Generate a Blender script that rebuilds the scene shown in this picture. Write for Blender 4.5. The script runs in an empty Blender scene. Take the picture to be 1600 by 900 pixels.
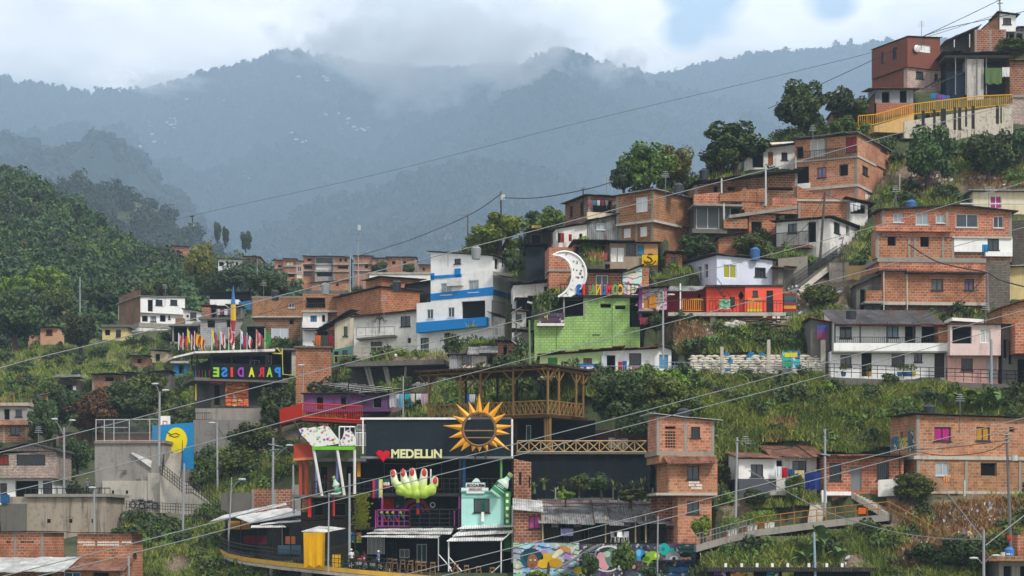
import bpy, math, random
import numpy as np
from mathutils import Vector, Matrix
R = math.radians
F = 3200.0      # focal length in photo pixels
HY = 850.0      # photo row of the horizon
rnd = random.Random(7)
sc = bpy.context.scene
COL = sc.collection

def P(px, py, D):
    return Vector(((px - 800) / F * D, D, (HY - py) / F * D))
def lerp(x, pts):
    if x <= pts[0][0]: return pts[0][1]
    for (a, b), (c, d) in zip(pts, pts[1:]):
        if x <= c: return b + (d - b) * (x - a) / (c - a)
    return pts[-1][1]
S_PTS = [(280, .27), (600, .49), (900, .72)]
D_PTS = [(280, 180), (900, 160)]
def slope(px): return lerp(px, S_PTS)
def D0(px): return lerp(px, D_PTS)
def DB(px, py):
    s = slope(px); d0 = D0(px)
    return (s * d0 + d0 * 50 / F) / (s - (HY - py) / F)

# ---------------------------------------------------------------- materials
def hx(c):
    if not isinstance(c, str): return tuple(c)
    v = [int(c[i:i + 2], 16) / 255 for i in (0, 2, 4)]
    return tuple(x / 12.92 if x <= .04045 else ((x + .055) / 1.055) ** 2.4 for x in v)
MATS = {}
class NT:
    def __init__(s, m):
        m.use_nodes = True
        s.t = m.node_tree; s.b = s.t.nodes['Principled BSDF']
    def n(s, k, **kw):
        q = s.t.nodes.new(k)
        for a, v in kw.items(): setattr(q, a, v)
        return q
    def l(s, a, b): s.t.links.new(a, b)
    def mix(s, fac, a, b, blend='MIX'):
        q = s.n('ShaderNodeMix', data_type='RGBA', blend_type=blend)
        for sock, v in ((q.inputs[0], fac), (q.inputs[6], a), (q.inputs[7], b)):
            if hasattr(v, 'links'): s.l(v, sock)
            elif isinstance(v, (int, float)): sock.default_value = v
            else: sock.default_value = (*v[:3], 1)
        return q.outputs[2]
    def noise(s, vec, scale, detail=4, rough=.6):
        q = s.n('ShaderNodeTexNoise')
        q.inputs['Scale'].default_value = scale; q.inputs['Detail'].default_value = detail
        q.inputs['Roughness'].default_value = rough
        if vec is not None: s.l(vec, q.inputs['Vector'])
        return q.outputs['Fac']
    def ramp(s, f, a, b, c0=(0, 0, 0), c1=(1, 1, 1)):
        q = s.n('ShaderNodeValToRGB')
        q.color_ramp.elements[0].position = a; q.color_ramp.elements[1].position = b
        q.color_ramp.elements[0].color = (*c0, 1); q.color_ramp.elements[1].color = (*c1, 1)
        s.l(f, q.inputs[0]); return q.outputs[0]
    def math(s, op, a, b):
        q = s.n('ShaderNodeMath', operation=op)
        for i, v in enumerate((a, b)):
            if hasattr(v, 'links'): s.l(v, q.inputs[i])
            else: q.inputs[i].default_value = v
        return q.outputs[0]
    def mapped(s, vec, sc_, loc=(0, 0, 0)):
        q = s.n('ShaderNodeMapping'); q.inputs['Scale'].default_value = sc_
        q.inputs['Location'].default_value = loc
        s.l(vec, q.inputs['Vector']); return q.outputs[0]
def scaled(c, k): return tuple(min(1, x * k) for x in c)

def mat(col, kind='plain', rough=.85, metal=0, dirt=.5):
    c = hx(col); key = (c, kind, rough, metal, dirt)
    if key in MATS: return MATS[key]
    m = bpy.data.materials.new('%s_%d' % (kind, len(MATS))); MATS[key] = m
    t = NT(m); b = t.b
    b.inputs['Roughness'].default_value = rough; b.inputs['Metallic'].default_value = metal; b.inputs['Specular IOR Level'].default_value = .15 if rough > .7 else .4
    tc = t.n('ShaderNodeTexCoord'); o = tc.outputs['Object']
    oi = t.n('ShaderNodeObjectInfo'); rn = oi.outputs['Random']
    off = t.n('ShaderNodeVectorMath', operation='MULTIPLY_ADD')
    cmb = t.n('ShaderNodeCombineXYZ'); t.l(rn, cmb.inputs[0]); t.l(rn, cmb.inputs[1]); t.l(rn, cmb.inputs[2])
    t.l(cmb.outputs[0], off.inputs[0]); off.inputs[1].default_value = (37, 53, 71); t.l(o, off.inputs[2])
    v = off.outputs[0]
    if kind in ('plain', 'paint', 'brick', 'block', 'concrete', 'stone'):
        col_out = None
        if kind in ('brick', 'block', 'stone'):
            sp = t.n('ShaderNodeSeparateXYZ'); t.l(o, sp.inputs[0])
            cx = t.n('ShaderNodeCombineXYZ')
            t.l(t.math('ADD', sp.outputs[0], sp.outputs[1]), cx.inputs[0]); t.l(sp.outputs[2], cx.inputs[1])
            bt = t.n('ShaderNodeTexBrick'); t.l(cx.outputs[0], bt.inputs['Vector'])
            bt.inputs['Scale'].default_value = 1
            bt.inputs['Brick Width'].default_value = .46; bt.inputs['Row Height'].default_value = .25
            bt.inputs['Mortar Size'].default_value = .028; bt.inputs['Bias'].default_value = -.15
            if kind == 'brick':
                bt.inputs['Color1'].default_value = (*scaled(c, 1.12), 1)
                bt.inputs['Color2'].default_value = (c[0] * .62, c[1] * .5, c[2] * .47, 1)
                bt.inputs['Mortar'].default_value = (.40, .31, .25, 1)
            elif kind == 'block':
                bt.inputs['Color1'].default_value = (*c, 1); bt.inputs['Color2'].default_value = (*scaled(c, .92), 1)
                bt.inputs['Mortar'].default_value = (*scaled(c, .55), 1)
            else:
                bt.inputs['Brick Width'].default_value = .3; bt.inputs['Row Height'].default_value = .16
                bt.inputs['Color1'].default_value = (*scaled(c, 1.25), 1); bt.inputs['Color2'].default_value = (*scaled(c, .6), 1)
                bt.inputs['Mortar'].default_value = (*scaled(c, .4), 1)
            col_out = bt.outputs['Color']
        base = col_out if col_out is not None else c
        n1 = t.noise(v, .55, 5, .65)
        x = t.mix(t.ramp(n1, .35, .7), base, (c[0] * .72, c[1] * .74, c[2] * .76) if col_out is None else (c[0] * .6, c[1] * .6, c[2] * .66))
        if col_out is not None:
            x = t.mix(t.math('MULTIPLY', t.ramp(n1, .4, .66), .65), base, (c[0] * .42, c[1] * .42, c[2] * .46))
        else:
            x = t.mix(t.math('MULTIPLY', t.ramp(n1, .4, .8), .35), base, scaled(c, .6))
        # grime runs, soot patches
        st = t.noise(t.mapped(v, (1.6, 1.6, .12)), 1.3, 5, .7)
        k = dirt * (.9 if kind == 'concrete' else .6)
        x = t.mix(t.math('MULTIPLY', t.ramp(st, .52, .72), k), x, (.045, .042, .036))
        pt = t.noise(v, 1.7, 6, .75)
        x = t.mix(t.math('MULTIPLY', t.ramp(pt, .54, .68), k * .95), x, (.30, .27, .23) if kind == 'brick' else (.10, .09, .075))
        if kind == 'brick':
            hs = t.n('ShaderNodeHueSaturation'); t.l(x, hs.inputs['Color']); q = t.math('MULTIPLY_ADD', rn, .022); q.node.inputs[2].default_value = .498; t.l(q, hs.inputs['Hue'])
            q = t.math('MULTIPLY_ADD', rn, -.4); q.node.inputs[2].default_value = 1.18; t.l(q, hs.inputs['Value']); x = hs.outputs[0]
        t.l(x, b.inputs['Base Color'])
        bp = t.n('ShaderNodeBump'); bp.inputs['Strength'].default_value = .4; bp.inputs['Distance'].default_value = .03
        t.l(t.noise(v, 9, 4), bp.inputs['Height']); t.l(bp.outputs[0], b.inputs['Normal'])
    elif kind == 'corr':      # corrugated sheets
        n1 = t.noise(v, .8, 5, .7)
        x = t.mix(t.ramp(n1, .3, .7), scaled(c, 1.15), scaled(c, .5))
        cell = t.n('ShaderNodeTexVoronoi'); cell.inputs['Scale'].default_value = 1
        t.l(t.mapped(v, (1.0, .4, .3)), cell.inputs['Vector'])
        bw = t.n('ShaderNodeRGBToBW'); t.l(cell.outputs['Color'], bw.inputs[0]); x = t.mix(.5, x, bw.outputs[0], 'SOFT_LIGHT')
        n2 = t.noise(t.mapped(v, (1.5, .5, .5)), 1.1, 6, .7)
        x = t.mix(t.math('MULTIPLY', t.ramp(n2, .5, .62), .75 * dirt * 2), x, (.10, .05, .03))
        w = t.n('ShaderNodeTexWave', wave_type='BANDS', bands_direction='X')
        w.inputs['Scale'].default_value = 1.6; t.l(o, w.inputs['Vector'])
        bp = t.n('ShaderNodeBump'); bp.inputs['Strength'].default_value = .9; bp.inputs['Distance'].default_value = .06
        t.l(w.outputs['Fac'], bp.inputs['Height']); t.l(bp.outputs[0], b.inputs['Normal'])
        t.l(x, b.inputs['Base Color']); b.inputs['Roughness'].default_value = .6
    elif kind == 'wood':
        n1 = t.noise(t.mapped(v, (6, 6, 1)), 2, 5)
        t.l(t.mix(n1, scaled(c, 1.3), scaled(c, .45)), b.inputs['Base Color'])
    elif kind in ('leaf', 'grass'):
        n1 = t.noise(v, .9 if kind == 'leaf' else .25, 4, .6)
        n2 = t.noise(v, 7, 2)
        x = t.mix(t.ramp(n1, .35, .65), scaled(c, .6), (c[0] * 1.55, c[1] * 1.35, c[2] * 1.1))
        x = t.mix(t.ramp(n2, .5, .75), x, (c[0] * 2.1, c[1] * 1.6, c[2] * 1.2))
        hs = t.n('ShaderNodeHueSaturation'); t.l(x, hs.inputs['Color'])
        t.l(t.math('MULTIPLY_ADD', rn, .05), hs.inputs['Hue']); hs.inputs['Hue'].links[0].from_node.inputs[2].default_value = .475
        mv = t.n('ShaderNodeMath', operation='MULTIPLY_ADD'); t.l(rn, mv.inputs[0]); mv.inputs[1].default_value = .6; mv.inputs[2].default_value = .7
        t.l(mv.outputs[0], hs.inputs['Value'])
        t.l(hs.outputs[0], b.inputs['Base Color']); b.inputs['Roughness'].default_value = .65
        b.inputs['Specular IOR Level'].default_value = .25
    elif kind == 'cloth':
        n1 = t.noise(t.mapped(v, (3, 3, .6)), 2.5, 3)
        t.l(t.mix(n1, scaled(c, 1.1), scaled(c, .6)), b.inputs['Base Color'])
    elif kind == 'mural':     # spray paint swirls in many colours
        n = t.n('ShaderNodeTexVoronoi'); n.inputs['Scale'].default_value = 1.1
        wv = t.n('ShaderNodeVectorMath', operation='ADD')
        nz = t.n('ShaderNodeTexNoise'); nz.inputs['Scale'].default_value = .9; t.l(v, nz.inputs['Vector'])
        t.l(v, wv.inputs[0]); t.l(nz.outputs['Color'], wv.inputs[1]); t.l(wv.outputs[0], n.inputs['Vector'])
        x = t.mix(.55, c, n.outputs['Color'], 'OVERLAY')
        w = t.n('ShaderNodeTexWave', wave_type='RINGS'); w.inputs['Scale'].default_value = .8
        w.inputs['Distortion'].default_value = 9; t.l(v, w.inputs['Vector'])
        x = t.mix(t.math('MULTIPLY', t.ramp(w.outputs['Fac'], .82, .9), .8), x, (.02, .02, .03))
        x = t.mix(t.math('MULTIPLY', t.ramp(t.noise(v, 2.2, 3), .58, .62), .7), x, (.65, .62, .55))
        t.l(x, b.inputs['Base Color'])
    elif kind == 'glass':
        t.l(t.mix(t.noise(v, .8, 2), scaled(c, 1.5), scaled(c, .5)), b.inputs['Base Color'])
        b.inputs['Roughness'].default_value = .12; b.inputs['Specular IOR Level'].default_value = .6
    return m

BRICK = mat('ae6240', 'brick'); BRICK2 = mat('b97451', 'brick'); BRICK3 = mat('8f5138', 'brick'); BRICKF = mat('bd7050', 'brick')
PARA = mat('ad5c3c', 'brick', dirt=.9)
CONC = mat('8f8a82', 'concrete'); CONCL = mat('b3aca0', 'concrete'); CONCD = mat('68655f', 'concrete', dirt=.8)
WHITE = mat('e9e8e6', 'paint', dirt=.3); WHITED = mat('d9d6d0', 'paint', dirt=.8)
DARK = mat('17191b', 'plain', dirt=0); VOID = mat('0c0d0f', 'plain', dirt=0)  # VOID: near-black painted in for the shade inside openings and holes
METAL = mat('86898c', 'plain', .5, .5, .2); METALD = mat('2a2c2e', 'plain', .5, .3, .2); ALU = mat('c2c3c2', 'plain', .4, .3, .1)
GLASS = mat('2c363d', 'glass'); GLASSL = mat('8d979c', 'glass')
TIN = mat('8d8f90', 'corr'); TIND = mat('55565a', 'corr'); TINW = mat('c9c9c6', 'corr', dirt=.2); TINR = mat('8a5f4d', 'corr', dirt=.7)
ROOFD = mat('3c3a39', 'corr', dirt=.3)
WOOD = mat('8a6a48', 'wood'); BAMBOO = mat('86683f', 'wood'); WOODD = mat('4b3726', 'wood')

# ---------------------------------------------------------------- mesh building
class MB:
    def __init__(s): s.v = []; s.f = []; s.m = []; s.cur = 0
    def poly(s, pts):
        i = len(s.v); s.v += [tuple(p) for p in pts]; s.f.append(tuple(range(i, i + len(pts)))); s.m.append(s.cur); return s
    def hexa(s, a, b):   # two quads (bottom loop, top loop)
        i = len(s.v); s.v += [tuple(p) for p in list(a) + list(b)]
        for q in ((3, 2, 1, 0), (4, 5, 6, 7), (0, 1, 5, 4), (1, 2, 6, 5), (2, 3, 7, 6), (3, 0, 4, 7)):
            s.f.append(tuple(i + k for k in q)); s.m.append(s.cur)
        return s
    def box(s, x0, x1, y0, y1, z0, z1):
        return s.hexa([(x0, y0, z0), (x1, y0, z0), (x1, y1, z0), (x0, y1, z0)], [(x0, y0, z1), (x1, y0, z1), (x1, y1, z1), (x0, y1, z1)])
    def tube(s, pts, r, n=6, cap=True):
        pts = [Vector(p) for p in pts]; rs = r if isinstance(r, (list, tuple)) else [r] * len(pts)
        i0 = len(s.v)
        for k, p in enumerate(pts):
            d = (pts[min(k + 1, len(pts) - 1)] - pts[max(k - 1, 0)]).normalized()
            a = d.cross(Vector((0, 0, 1)) if abs(d.z) < .9 else Vector((0, 1, 0))).normalized(); b = d.cross(a)
            for j in range(n):
                t = 2 * math.pi * j / n
                s.v.append(tuple(p + (a * math.cos(t) + b * math.sin(t)) * rs[k]))
        for k in range(len(pts) - 1):
            for j in range(n):
                a = i0 + k * n + j; b = i0 + k * n + (j + 1) % n
                s.f.append((a, b, b + n, a + n)); s.m.append(s.cur)
        if cap:
            s.f.append(tuple(i0 + j for j in range(n))); s.m.append(s.cur)
            s.f.append(tuple(i0 + (len(pts) - 1) * n + j for j in range(n))); s.m.append(s.cur)
        return s
    def extr(s, pts, d):  # polygon extruded by vector d
        d = Vector(d); a = [Vector(p) for p in pts]; b = [p + d for p in a]; n = len(a)
        s.poly(a); s.poly(b)
        for i in range(n): s.poly([a[i], a[(i + 1) % n], b[(i + 1) % n], b[i]])
        return s
    def ball(s, c, r, n=8, m=6):
        c = Vector(c); r = Vector(r) if not isinstance(r, (int, float)) else Vector((r, r, r)); i0 = len(s.v)
        for i in range(m + 1):
            th = math.pi * i / m
            for j in range(n):
                ph = 2 * math.pi * j / n
                s.v.append((c.x + r.x * math.sin(th) * math.cos(ph), c.y + r.y * math.sin(th) * math.sin(ph), c.z + r.z * math.cos(th)))
        for i in range(m):
            for j in range(n):
                a = i0 + i * n + j; b = i0 + i * n + (j + 1) % n
                s.f.append((a, a + n, b + n, b)); s.m.append(s.cur)
        return s
    def build(s, name, mats, parent=None, label=None, smooth=False):
        me = bpy.data.meshes.new(name)
        me.from_pydata(s.v, [], s.f); 
        for m_ in (mats if isinstance(mats, (list, tuple)) else [mats]): me.materials.append(m_)
        if len(me.materials) > 1: me.polygons.foreach_set('material_index', s.m)
        if smooth: me.polygons.foreach_set('use_smooth', [True] * len(me.polygons))
        me.update()
        o = bpy.data.objects.new(name, me); COL.objects.link(o)
        if parent is not None: o.parent = parent
        if label: o['label'] = label
        return o
def mesh_np(name, V, Fq, m, smooth=False):
    me = bpy.data.meshes.new(name)
    k = Fq.shape[1]
    me.vertices.add(len(V)); me.vertices.foreach_set('co', np.ascontiguousarray(V, dtype=np.float32).ravel())
    me.loops.add(Fq.size); me.loops.foreach_set('vertex_index', np.ascontiguousarray(Fq, dtype=np.int32).ravel())
    me.polygons.add(len(Fq)); me.polygons.foreach_set('loop_start', np.arange(0, Fq.size, k, dtype=np.int32))
    me.update(calc_edges=True)
    if smooth: me.polygons.foreach_set('use_smooth', np.ones(len(Fq), dtype=bool))
    me.materials.append(m); return me
def tag(o, label, cat, group=None, kind=None):
    o['label'] = label; o['category'] = cat
    if group: o['group'] = group
    if kind: o['kind'] = kind
    return o
def thing(name, label, cat, loc=(0, 0, 0), rz=0, group=None):
    o = bpy.data.objects.new(name, None); COL.objects.link(o); o.empty_display_size = .5
    o.location = loc; o.rotation_euler = (0, 0, rz)
    return tag(o, label, cat, group)
def struct(o): o['kind'] = 'structure'; return o

# ---------------------------------------------------------------- buildings
FOOT = []   # level footprints cut into the slope
class H:
    def __init__(s, label, xc, pyb, a=0, D=None, name='brick_house', cat='house', group=None):
        D = D or DB(xc, pyb); s.D = D; s.O = P(xc, pyb, D); a = R(a); s.a = a; s.xc = xc; s.pyb = pyb
        s.ux = Vector((math.cos(a), math.sin(a), 0)); s.uy = Vector((-math.sin(a), math.cos(a), 0))
        s.root = thing(name, label, cat, s.O, a, group); s.ap = min(18, max(9, D - DB(xc, pyb) + .8)) if D < 300 else .2
    def loc(s, px, py, v=0):
        r = Vector(((px - 800) / F, 1, (HY - py) / F)); t = (s.O + s.uy * v).dot(s.uy) / r.dot(s.uy)
        w = r * t - s.O; return Vector((w.dot(s.ux), v, w.z))
    def locs(s, px, py, u=0):
        r = Vector(((px - 800) / F, 1, (HY - py) / F)); t = (s.O + s.ux * u).dot(s.ux) / r.dot(s.ux)
        w = r * t - s.O; return Vector((u, w.dot(s.uy), w.z))
    def W(s, u, v, z): return s.O + s.ux * u + s.uy * v + Vector((0, 0, z))
    def blk(s, x0, x1, pyt, pyb=None, v=0, dep=6, sx=None, m=None, name='wall', op=(), sop=(), rise=0, ext=1.6, ground=None, label=None):
        m = m or BRICK
        tl, tr = pyt if isinstance(pyt, tuple) else (pyt, pyt)
        a = s.loc(x0, tl, v); b = s.loc(x1, tr, v); u0, fl, u1, fr = a.x, a.z, b.x, b.z
        if not isinstance(pyt, tuple):
            fl = fr = s.loc(s.xc, tl, v).z
        if pyb is None: zb = -ext; g = True
        else:
            zb = s.loc(s.xc, pyb, v).z; g = False
            if zb > max(fl, fr): raise ValueError('blk upside down')
        if ground is not None: g = ground
        left = s.a > 0
        if sx is not None:
            left = sx < (x0 + x1) / 2
            dep = max(1.5, min(14, s.locs(sx, (s.pyb + tl) / 2, u0 if left else u1).y - v))
        v1 = v + dep; bl, br = fl + rise, fr + rise
        mb = MB(); us = u0 if left else u1
        fo = []; so = []
        for o in op:
            p = s.loc(o[0], o[1], v); q = s.loc(o[2], o[3], v); fo.append((p.x, q.x, q.z, p.z, o))
        for o in sop:
            p = s.locs(o[0], o[1], us); q = s.locs(o[2], o[3], us)
            so.append((min(p.y, q.y), max(p.y, q.y), min(p.z, q.z), max(p.z, q.z), o))
        def face(f, s0, s1, zl, zr, ops, inw):
            hm = min(zl, zr); ok = []
            for (a0, a1, z0, z1, o) in ops:
                a0 = max(a0, s0 + .06); a1 = min(a1, s1 - .06); z0 = max(z0, zb + .03); z1 = min(z1, hm - .05)
                if a1 - a0 > .15 and z1 - z0 > .15: ok.append((a0, a1, z0, z1, o))
            xs = sorted({s0, s1, *[k[0] for k in ok], *[k[1] for k in ok]}); zs = sorted({zb, hm, *[k[2] for k in ok], *[k[3] for k in ok]})
            for i in range(len(xs) - 1):
                for j in range(len(zs) - 1):
                    cx = (xs[i] + xs[i + 1]) / 2; cz = (zs[j] + zs[j + 1]) / 2
                    if any(k[0] < cx < k[1] and k[2] < cz < k[3] for k in ok): continue
                    mb.poly([f(xs[i], zs[j], 0), f(xs[i + 1], zs[j], 0), f(xs[i + 1], zs[j + 1], 0), f(xs[i], zs[j + 1], 0)])
            if abs(zl - zr) > .01:
                pts = [f(s0, hm, 0), f(s1, hm, 0)] + ([f(s1, zr, 0)] if zr > hm else [f(s0, zl, 0)])
                mb.poly(pts)
            for (a0, a1, z0, z1, o) in ok:
                d = .3 if o[4][0] == 'k' else .14
                c = [(a0, z0), (a1, z0), (a1, z1), (a0, z1)]
                for i in range(4):
                    p, q = c[i], c[(i + 1) % 4]
                    mb.poly([f(p[0], p[1], 0), f(q[0], q[1], 0), f(q[0], q[1], d + .02), f(p[0], p[1], d + .02)])
                s.opening(f, a0, a1, z0, z1, o[4], d)
        face(lambda t, z, d: (t, v + d, z), u0, u1, fl, fr, fo, 1)
        sg = 1 if left else -1
        face(lambda t, z, d: (us + sg * d, t, z), v, v1, fl if left else fr, bl if left else br, so, 1)
        uo = u1 if left else u0; of, ob = (fr, br) if left else (fl, bl)
        mb.poly([(uo, v, zb), (uo, v1, zb), (uo, v1, ob), (uo, v, of)])
        mb.poly([(u0, v1, zb), (u1, v1, zb), (u1, v1, br), (u0, v1, bl)])
        mb.poly([(u0, v, fl - .02), (u1, v, fr - .02), (u1, v1, br - .02), (u0, v1, bl - .02)])
        if not g: mb.poly([(u0, v, zb), (u1, v, zb), (u1, v1, zb), (u0, v1, zb)])
        s.top = (u0, u1, v, v1, fl, fr, bl, br, left)
        s.wall = mb.build(name, m, s.root, label)
        if m.name.startswith('brick') and u1 - u0 > 3.2 and fl - zb > 1.8 and int(u1 * 917 + fl * 31) % 5 < 3:
            for q in (u0, u1 - .26, (u0 + u1) / 2 - .13):
                zt = fl + (fr - fl) * (q - u0) / (u1 - u0)
                if all(q + .3 < k[0] or q > k[1] for k in fo): MB().hexa([(q, v - .025, zb), (q + .26, v - .025, zb), (q + .26, v + .02, zb), (q, v + .02, zb)], [(q, v - .025, zt - .04), (q + .26, v - .025, zt - .04), (q + .26, v + .02, zt - .04), (q, v + .02, zt - .04)]).build('concrete_column', CONC, s.root)
        if g: FOOT.append((s.O, s.ux, s.uy, u0 - .5, u1 + .5, v - s.ap, v1 + .35, s.O.z - .08, v))
        return s
    def opening(s, f, a0, a1, z0, z1, kind, d):
        k = kind[0]; colr = kind[1:].lstrip(':')
        if k == 'd':
            mb = MB(); mb.hexa([f(a0, z0, d - .05), f(a1, z0, d - .05), f(a1, z0, d), f(a0, z0, d)], [f(a0, z1, d - .05), f(a1, z1, d - .05), f(a1, z1, d), f(a0, z1, d)])
            mb.build('door', mat(colr or '40434a', 'paint'), s.root)
            return
        w = MB(); fw = .07
        frame = {'g': ALU, 'G': METALD, 'k': CONC, 'b': METALD, 'c': METALD, 's': WHITE}[k]
        if k == 'k': fw = .04
        def bar(p0, p1, q0, q1, dd=0):
            w.hexa([f(p0, q0, d - .07 + dd), f(p1, q0, d - .07 + dd), f(p1, q0, d + dd), f(p0, q0, d + dd)], [f(p0, q1, d - .07 + dd), f(p1, q1, d - .07 + dd), f(p1, q1, d + dd), f(p0, q1, d + dd)])
        bar(a0, a0 + fw, z0, z1); bar(a1 - fw, a1, z0, z1); bar(a0 + fw, a1 - fw, z0, z0 + fw); bar(a0 + fw, a1 - fw, z1 - fw, z1)
        if k in 'gGcs' and a1 - a0 > .6: bar((a0 + a1) / 2 - .03, (a0 + a1) / 2 + .03, z0 + fw, z1 - fw)
        if k == 'b':
            n = max(3, int((a1 - a0) / .16))
            for i in range(1, n):
                x = a0 + (a1 - a0) * i / n; bar(x - .016, x + .016, z0 + fw, z1 - fw)
        if k in 'gGbc': w.hexa([f(a0 - .08, z0 - .09, -.09), f(a1 + .08, z0 - .09, -.09), f(a1 + .08, z0 - .09, .1), f(a0 - .08, z0 - .09, .1)], [f(a0 - .08, z0, -.09), f(a1 + .08, z0, -.09), f(a1 + .08, z0, .1), f(a0 - .08, z0, .1)])
        wo = w.build('window', frame, s.root)
        pm = {'g': GLASSL if colr == 'l' else GLASS, 'G': GLASS, 'k': VOID, 'b': mat('1d2226', 'glass'), 'c': None, 's': None}[k]  # empty openings get a near-black sheet painted in for interior shade
        if pm is None: pm = mat(colr or 'e0dfdc', 'cloth' if k == 'c' else 'paint', dirt=.2)
        pb = MB()
        if k == 'c':   # hanging curtain: pleats
            n = 8
            for i in range(n):
                x0 = a0 + (a1 - a0) * i / n; x1 = a0 + (a1 - a0) * (i + 1) / n; e0 = .02 * (i % 2); e1 = .02 * ((i + 1) % 2)
                pb.poly([f(x0, z0, d - .02 + e0), f(x1, z0, d - .02 + e1), f(x1, z1, d - .02 + e1), f(x0, z1, d - .02 + e0)])
        else: pb.poly([f(a0, z0, d - .012), f(a1, z0, d - .012), f(a1, z1, d - .012), f(a0, z1, d - .012)])
        pb.build('pane', pm, wo)
    def roof(s, m=None, ov=.35, ovs=.25, ovb=.2, th=.05, lift=.05, jag=.12, name='roof', fascia=None, drop=0, label=None):
        u0, u1, v0, v1, fl, fr, bl, br, left = s.top; m = m or TIND
        n = max(2, int((u1 - u0 + 2 * ovs) / 1.1)); mb = MB(); r = random.Random(int(u1 * 1000) + int(fl * 77))
        L = u1 - u0
        def z(u, v):
            t = (u - u0) / L; w = (v - v0) / (v1 - v0)
            return (fl + (fr - fl) * t) * (1 - w) + (bl + (br - bl) * t) * w + lift
        for i in range(n):
            a = u0 - ovs + (L + 2 * ovs) * i / n; b = u0 - ovs + (L + 2 * ovs) * (i + 1) / n + .04
            f0 = v0 - ov - r.uniform(0, jag); f1 = v1 + ovb; dz = r.uniform(0, jag * .4) + .012 * (i % 2)
            q = [(a, f0), (b, f0), (b, f1), (a, f1)]
            mb.hexa([(x, y, z(x, y) + dz) for x, y in q], [(x, y, z(x, y) + dz + th) for x, y in q])
        o = mb.build(name, m, s.root, label)
        if fascia:
            fb = MB(); a, b = u0 - ovs, u1 + ovs; f0 = v0 - ov + .03
            fb.hexa([(a, f0, z(a, f0) - .16), (b, f0, z(b, f0) - .16), (b, f0 + .05, z(b, f0) - .16), (a, f0 + .05, z(a, f0) - .16)],
                    [(a, f0, z(a, f0) - .005), (b, f0, z(b, f0) - .005), (b, f0 + .05, z(b, f0) - .005), (a, f0 + .05, z(a, f0) - .005)])
            fb.build('fascia', fascia, o)
        return s
    def box(s, x0, x1, py0, py1, v0=-.05, v1=0, m=None, name='panel', label=None):
        p0, p1 = py0 if isinstance(py0, tuple) else (py0, py0); q0, q1 = py1 if isinstance(py1, tuple) else (py1, py1)
        a = s.loc(x0, p0, v0); b = s.loc(x1, p1, v0); c = s.loc(x1, q1, v0); d = s.loc(x0, q0, v0)
        if p0 == p1 and q0 == q1:
            zt = s.loc(s.xc, p0, v0).z; zl = s.loc(s.xc, q0, v0).z; a.z = b.z = zt; c.z = d.z = zl
        mb = MB().hexa([(d.x, v0, d.z), (c.x, v0, c.z), (c.x, v1, c.z), (d.x, v1, d.z)], [(a.x, v0, a.z), (b.x, v0, b.z), (b.x, v1, b.z), (a.x, v1, a.z)])
        s.last = mb.build(name, m or CONC, s.root, label); return s
    def sbox(s, x0, x1, py0, py1, d0=0, d1=-.05, u=None, m=None, name='panel', label=None):
        u = (s.top[0] if s.top[8] else s.top[1]) if u is None else u
        sg = 1 if s.top[8] else -1
        a = s.locs(x0, py0, u); c = s.locs(x1, py1, u); y0, y1 = sorted((a.y, c.y)); ua, ub = sorted((u + sg * d0, u + sg * d1))
        MB().box(ua, ub, y0, y1, c.z, a.z).build(name, m or CONC, s.root, label); return s
    def rail(s, x0, x1, pyt, pyb, v=-.5, m=None, n=12, name='railing', r=.025, hor=0):
        a = s.loc(x0, pyt, v); b = s.loc(x1, pyt, v); zb = s.loc(s.xc, pyb, v).z; zt = s.loc(s.xc, pyt, v).z; mb = MB()
        mb.tube([(a.x, v, zt), (b.x, v, zt)], r * 1.5, 4); mb.tube([(a.x, v, zb + .05), (b.x, v, zb + .05)], r, 4)
        for h in range(hor): 
            z = zb + (zt - zb) * (h + 1) / (hor + 1); mb.tube([(a.x, v, z), (b.x, v, z)], r * .8, 4)
        for i in range(n + 1):
            x = a.x + (b.x - a.x) * i / n; mb.tube([(x, v, zb), (x, v, zt)], r if i % 6 else r * 1.4, 4)
        mb.build(name, m or METALD, s.root); return s
    def post(s, px, py0, py1, v=-.5, r=.06, m=None, name='post'):
        a = s.loc(px, py0, v); b = s.loc(px, py1, v)
        MB().tube([tuple(a), tuple(b)], r, 6).build(name, m or METAL, s.root); return s

def cloth(label, px, py0, w, h, D, colr, name='hanging_cloth', cat='laundry', group='laundry hung out to dry', rz=0, stripes=None):
    """a cloth hung from its top edge: centre px, top py0, size in photo px"""
    o = P(px, py0, D); W = w / F * D; Hh = h / F * D; mb = MB(); nx, nz = 8, 6; r = random.Random(int(px * 31 + py0))
    ph = r.uniform(0, 6)
    def p(i, j):
        x = (i / nx - .5) * W; z = -j / nz * Hh * (1 + .05 * math.sin(i * 1.7 + ph))
        return (x * (1 - .06 * j / nz), .07 * math.sin(i * 1.9 + ph) * j / nz + .02 * math.sin(i), z)
    for i in range(nx):
        for j in range(nz):
            mb.cur = 0 if not stripes else (int(i / nx * len(stripes)) if stripes[0] != '-' else int(j / nz * (len(stripes) - 1)))
            mb.poly([p(i, j), p(i + 1, j), p(i + 1, j + 1), p(i, j + 1)])
    ms = [mat(colr, 'cloth', dirt=.1)] if not stripes else [mat(c, 'cloth') for c in stripes if c != '-']
    ob = mb.build(name, ms, smooth=True); ob.location = o; ob.rotation_euler = (0, 0, rz)
    return tag(ob, label, cat, group)

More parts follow.
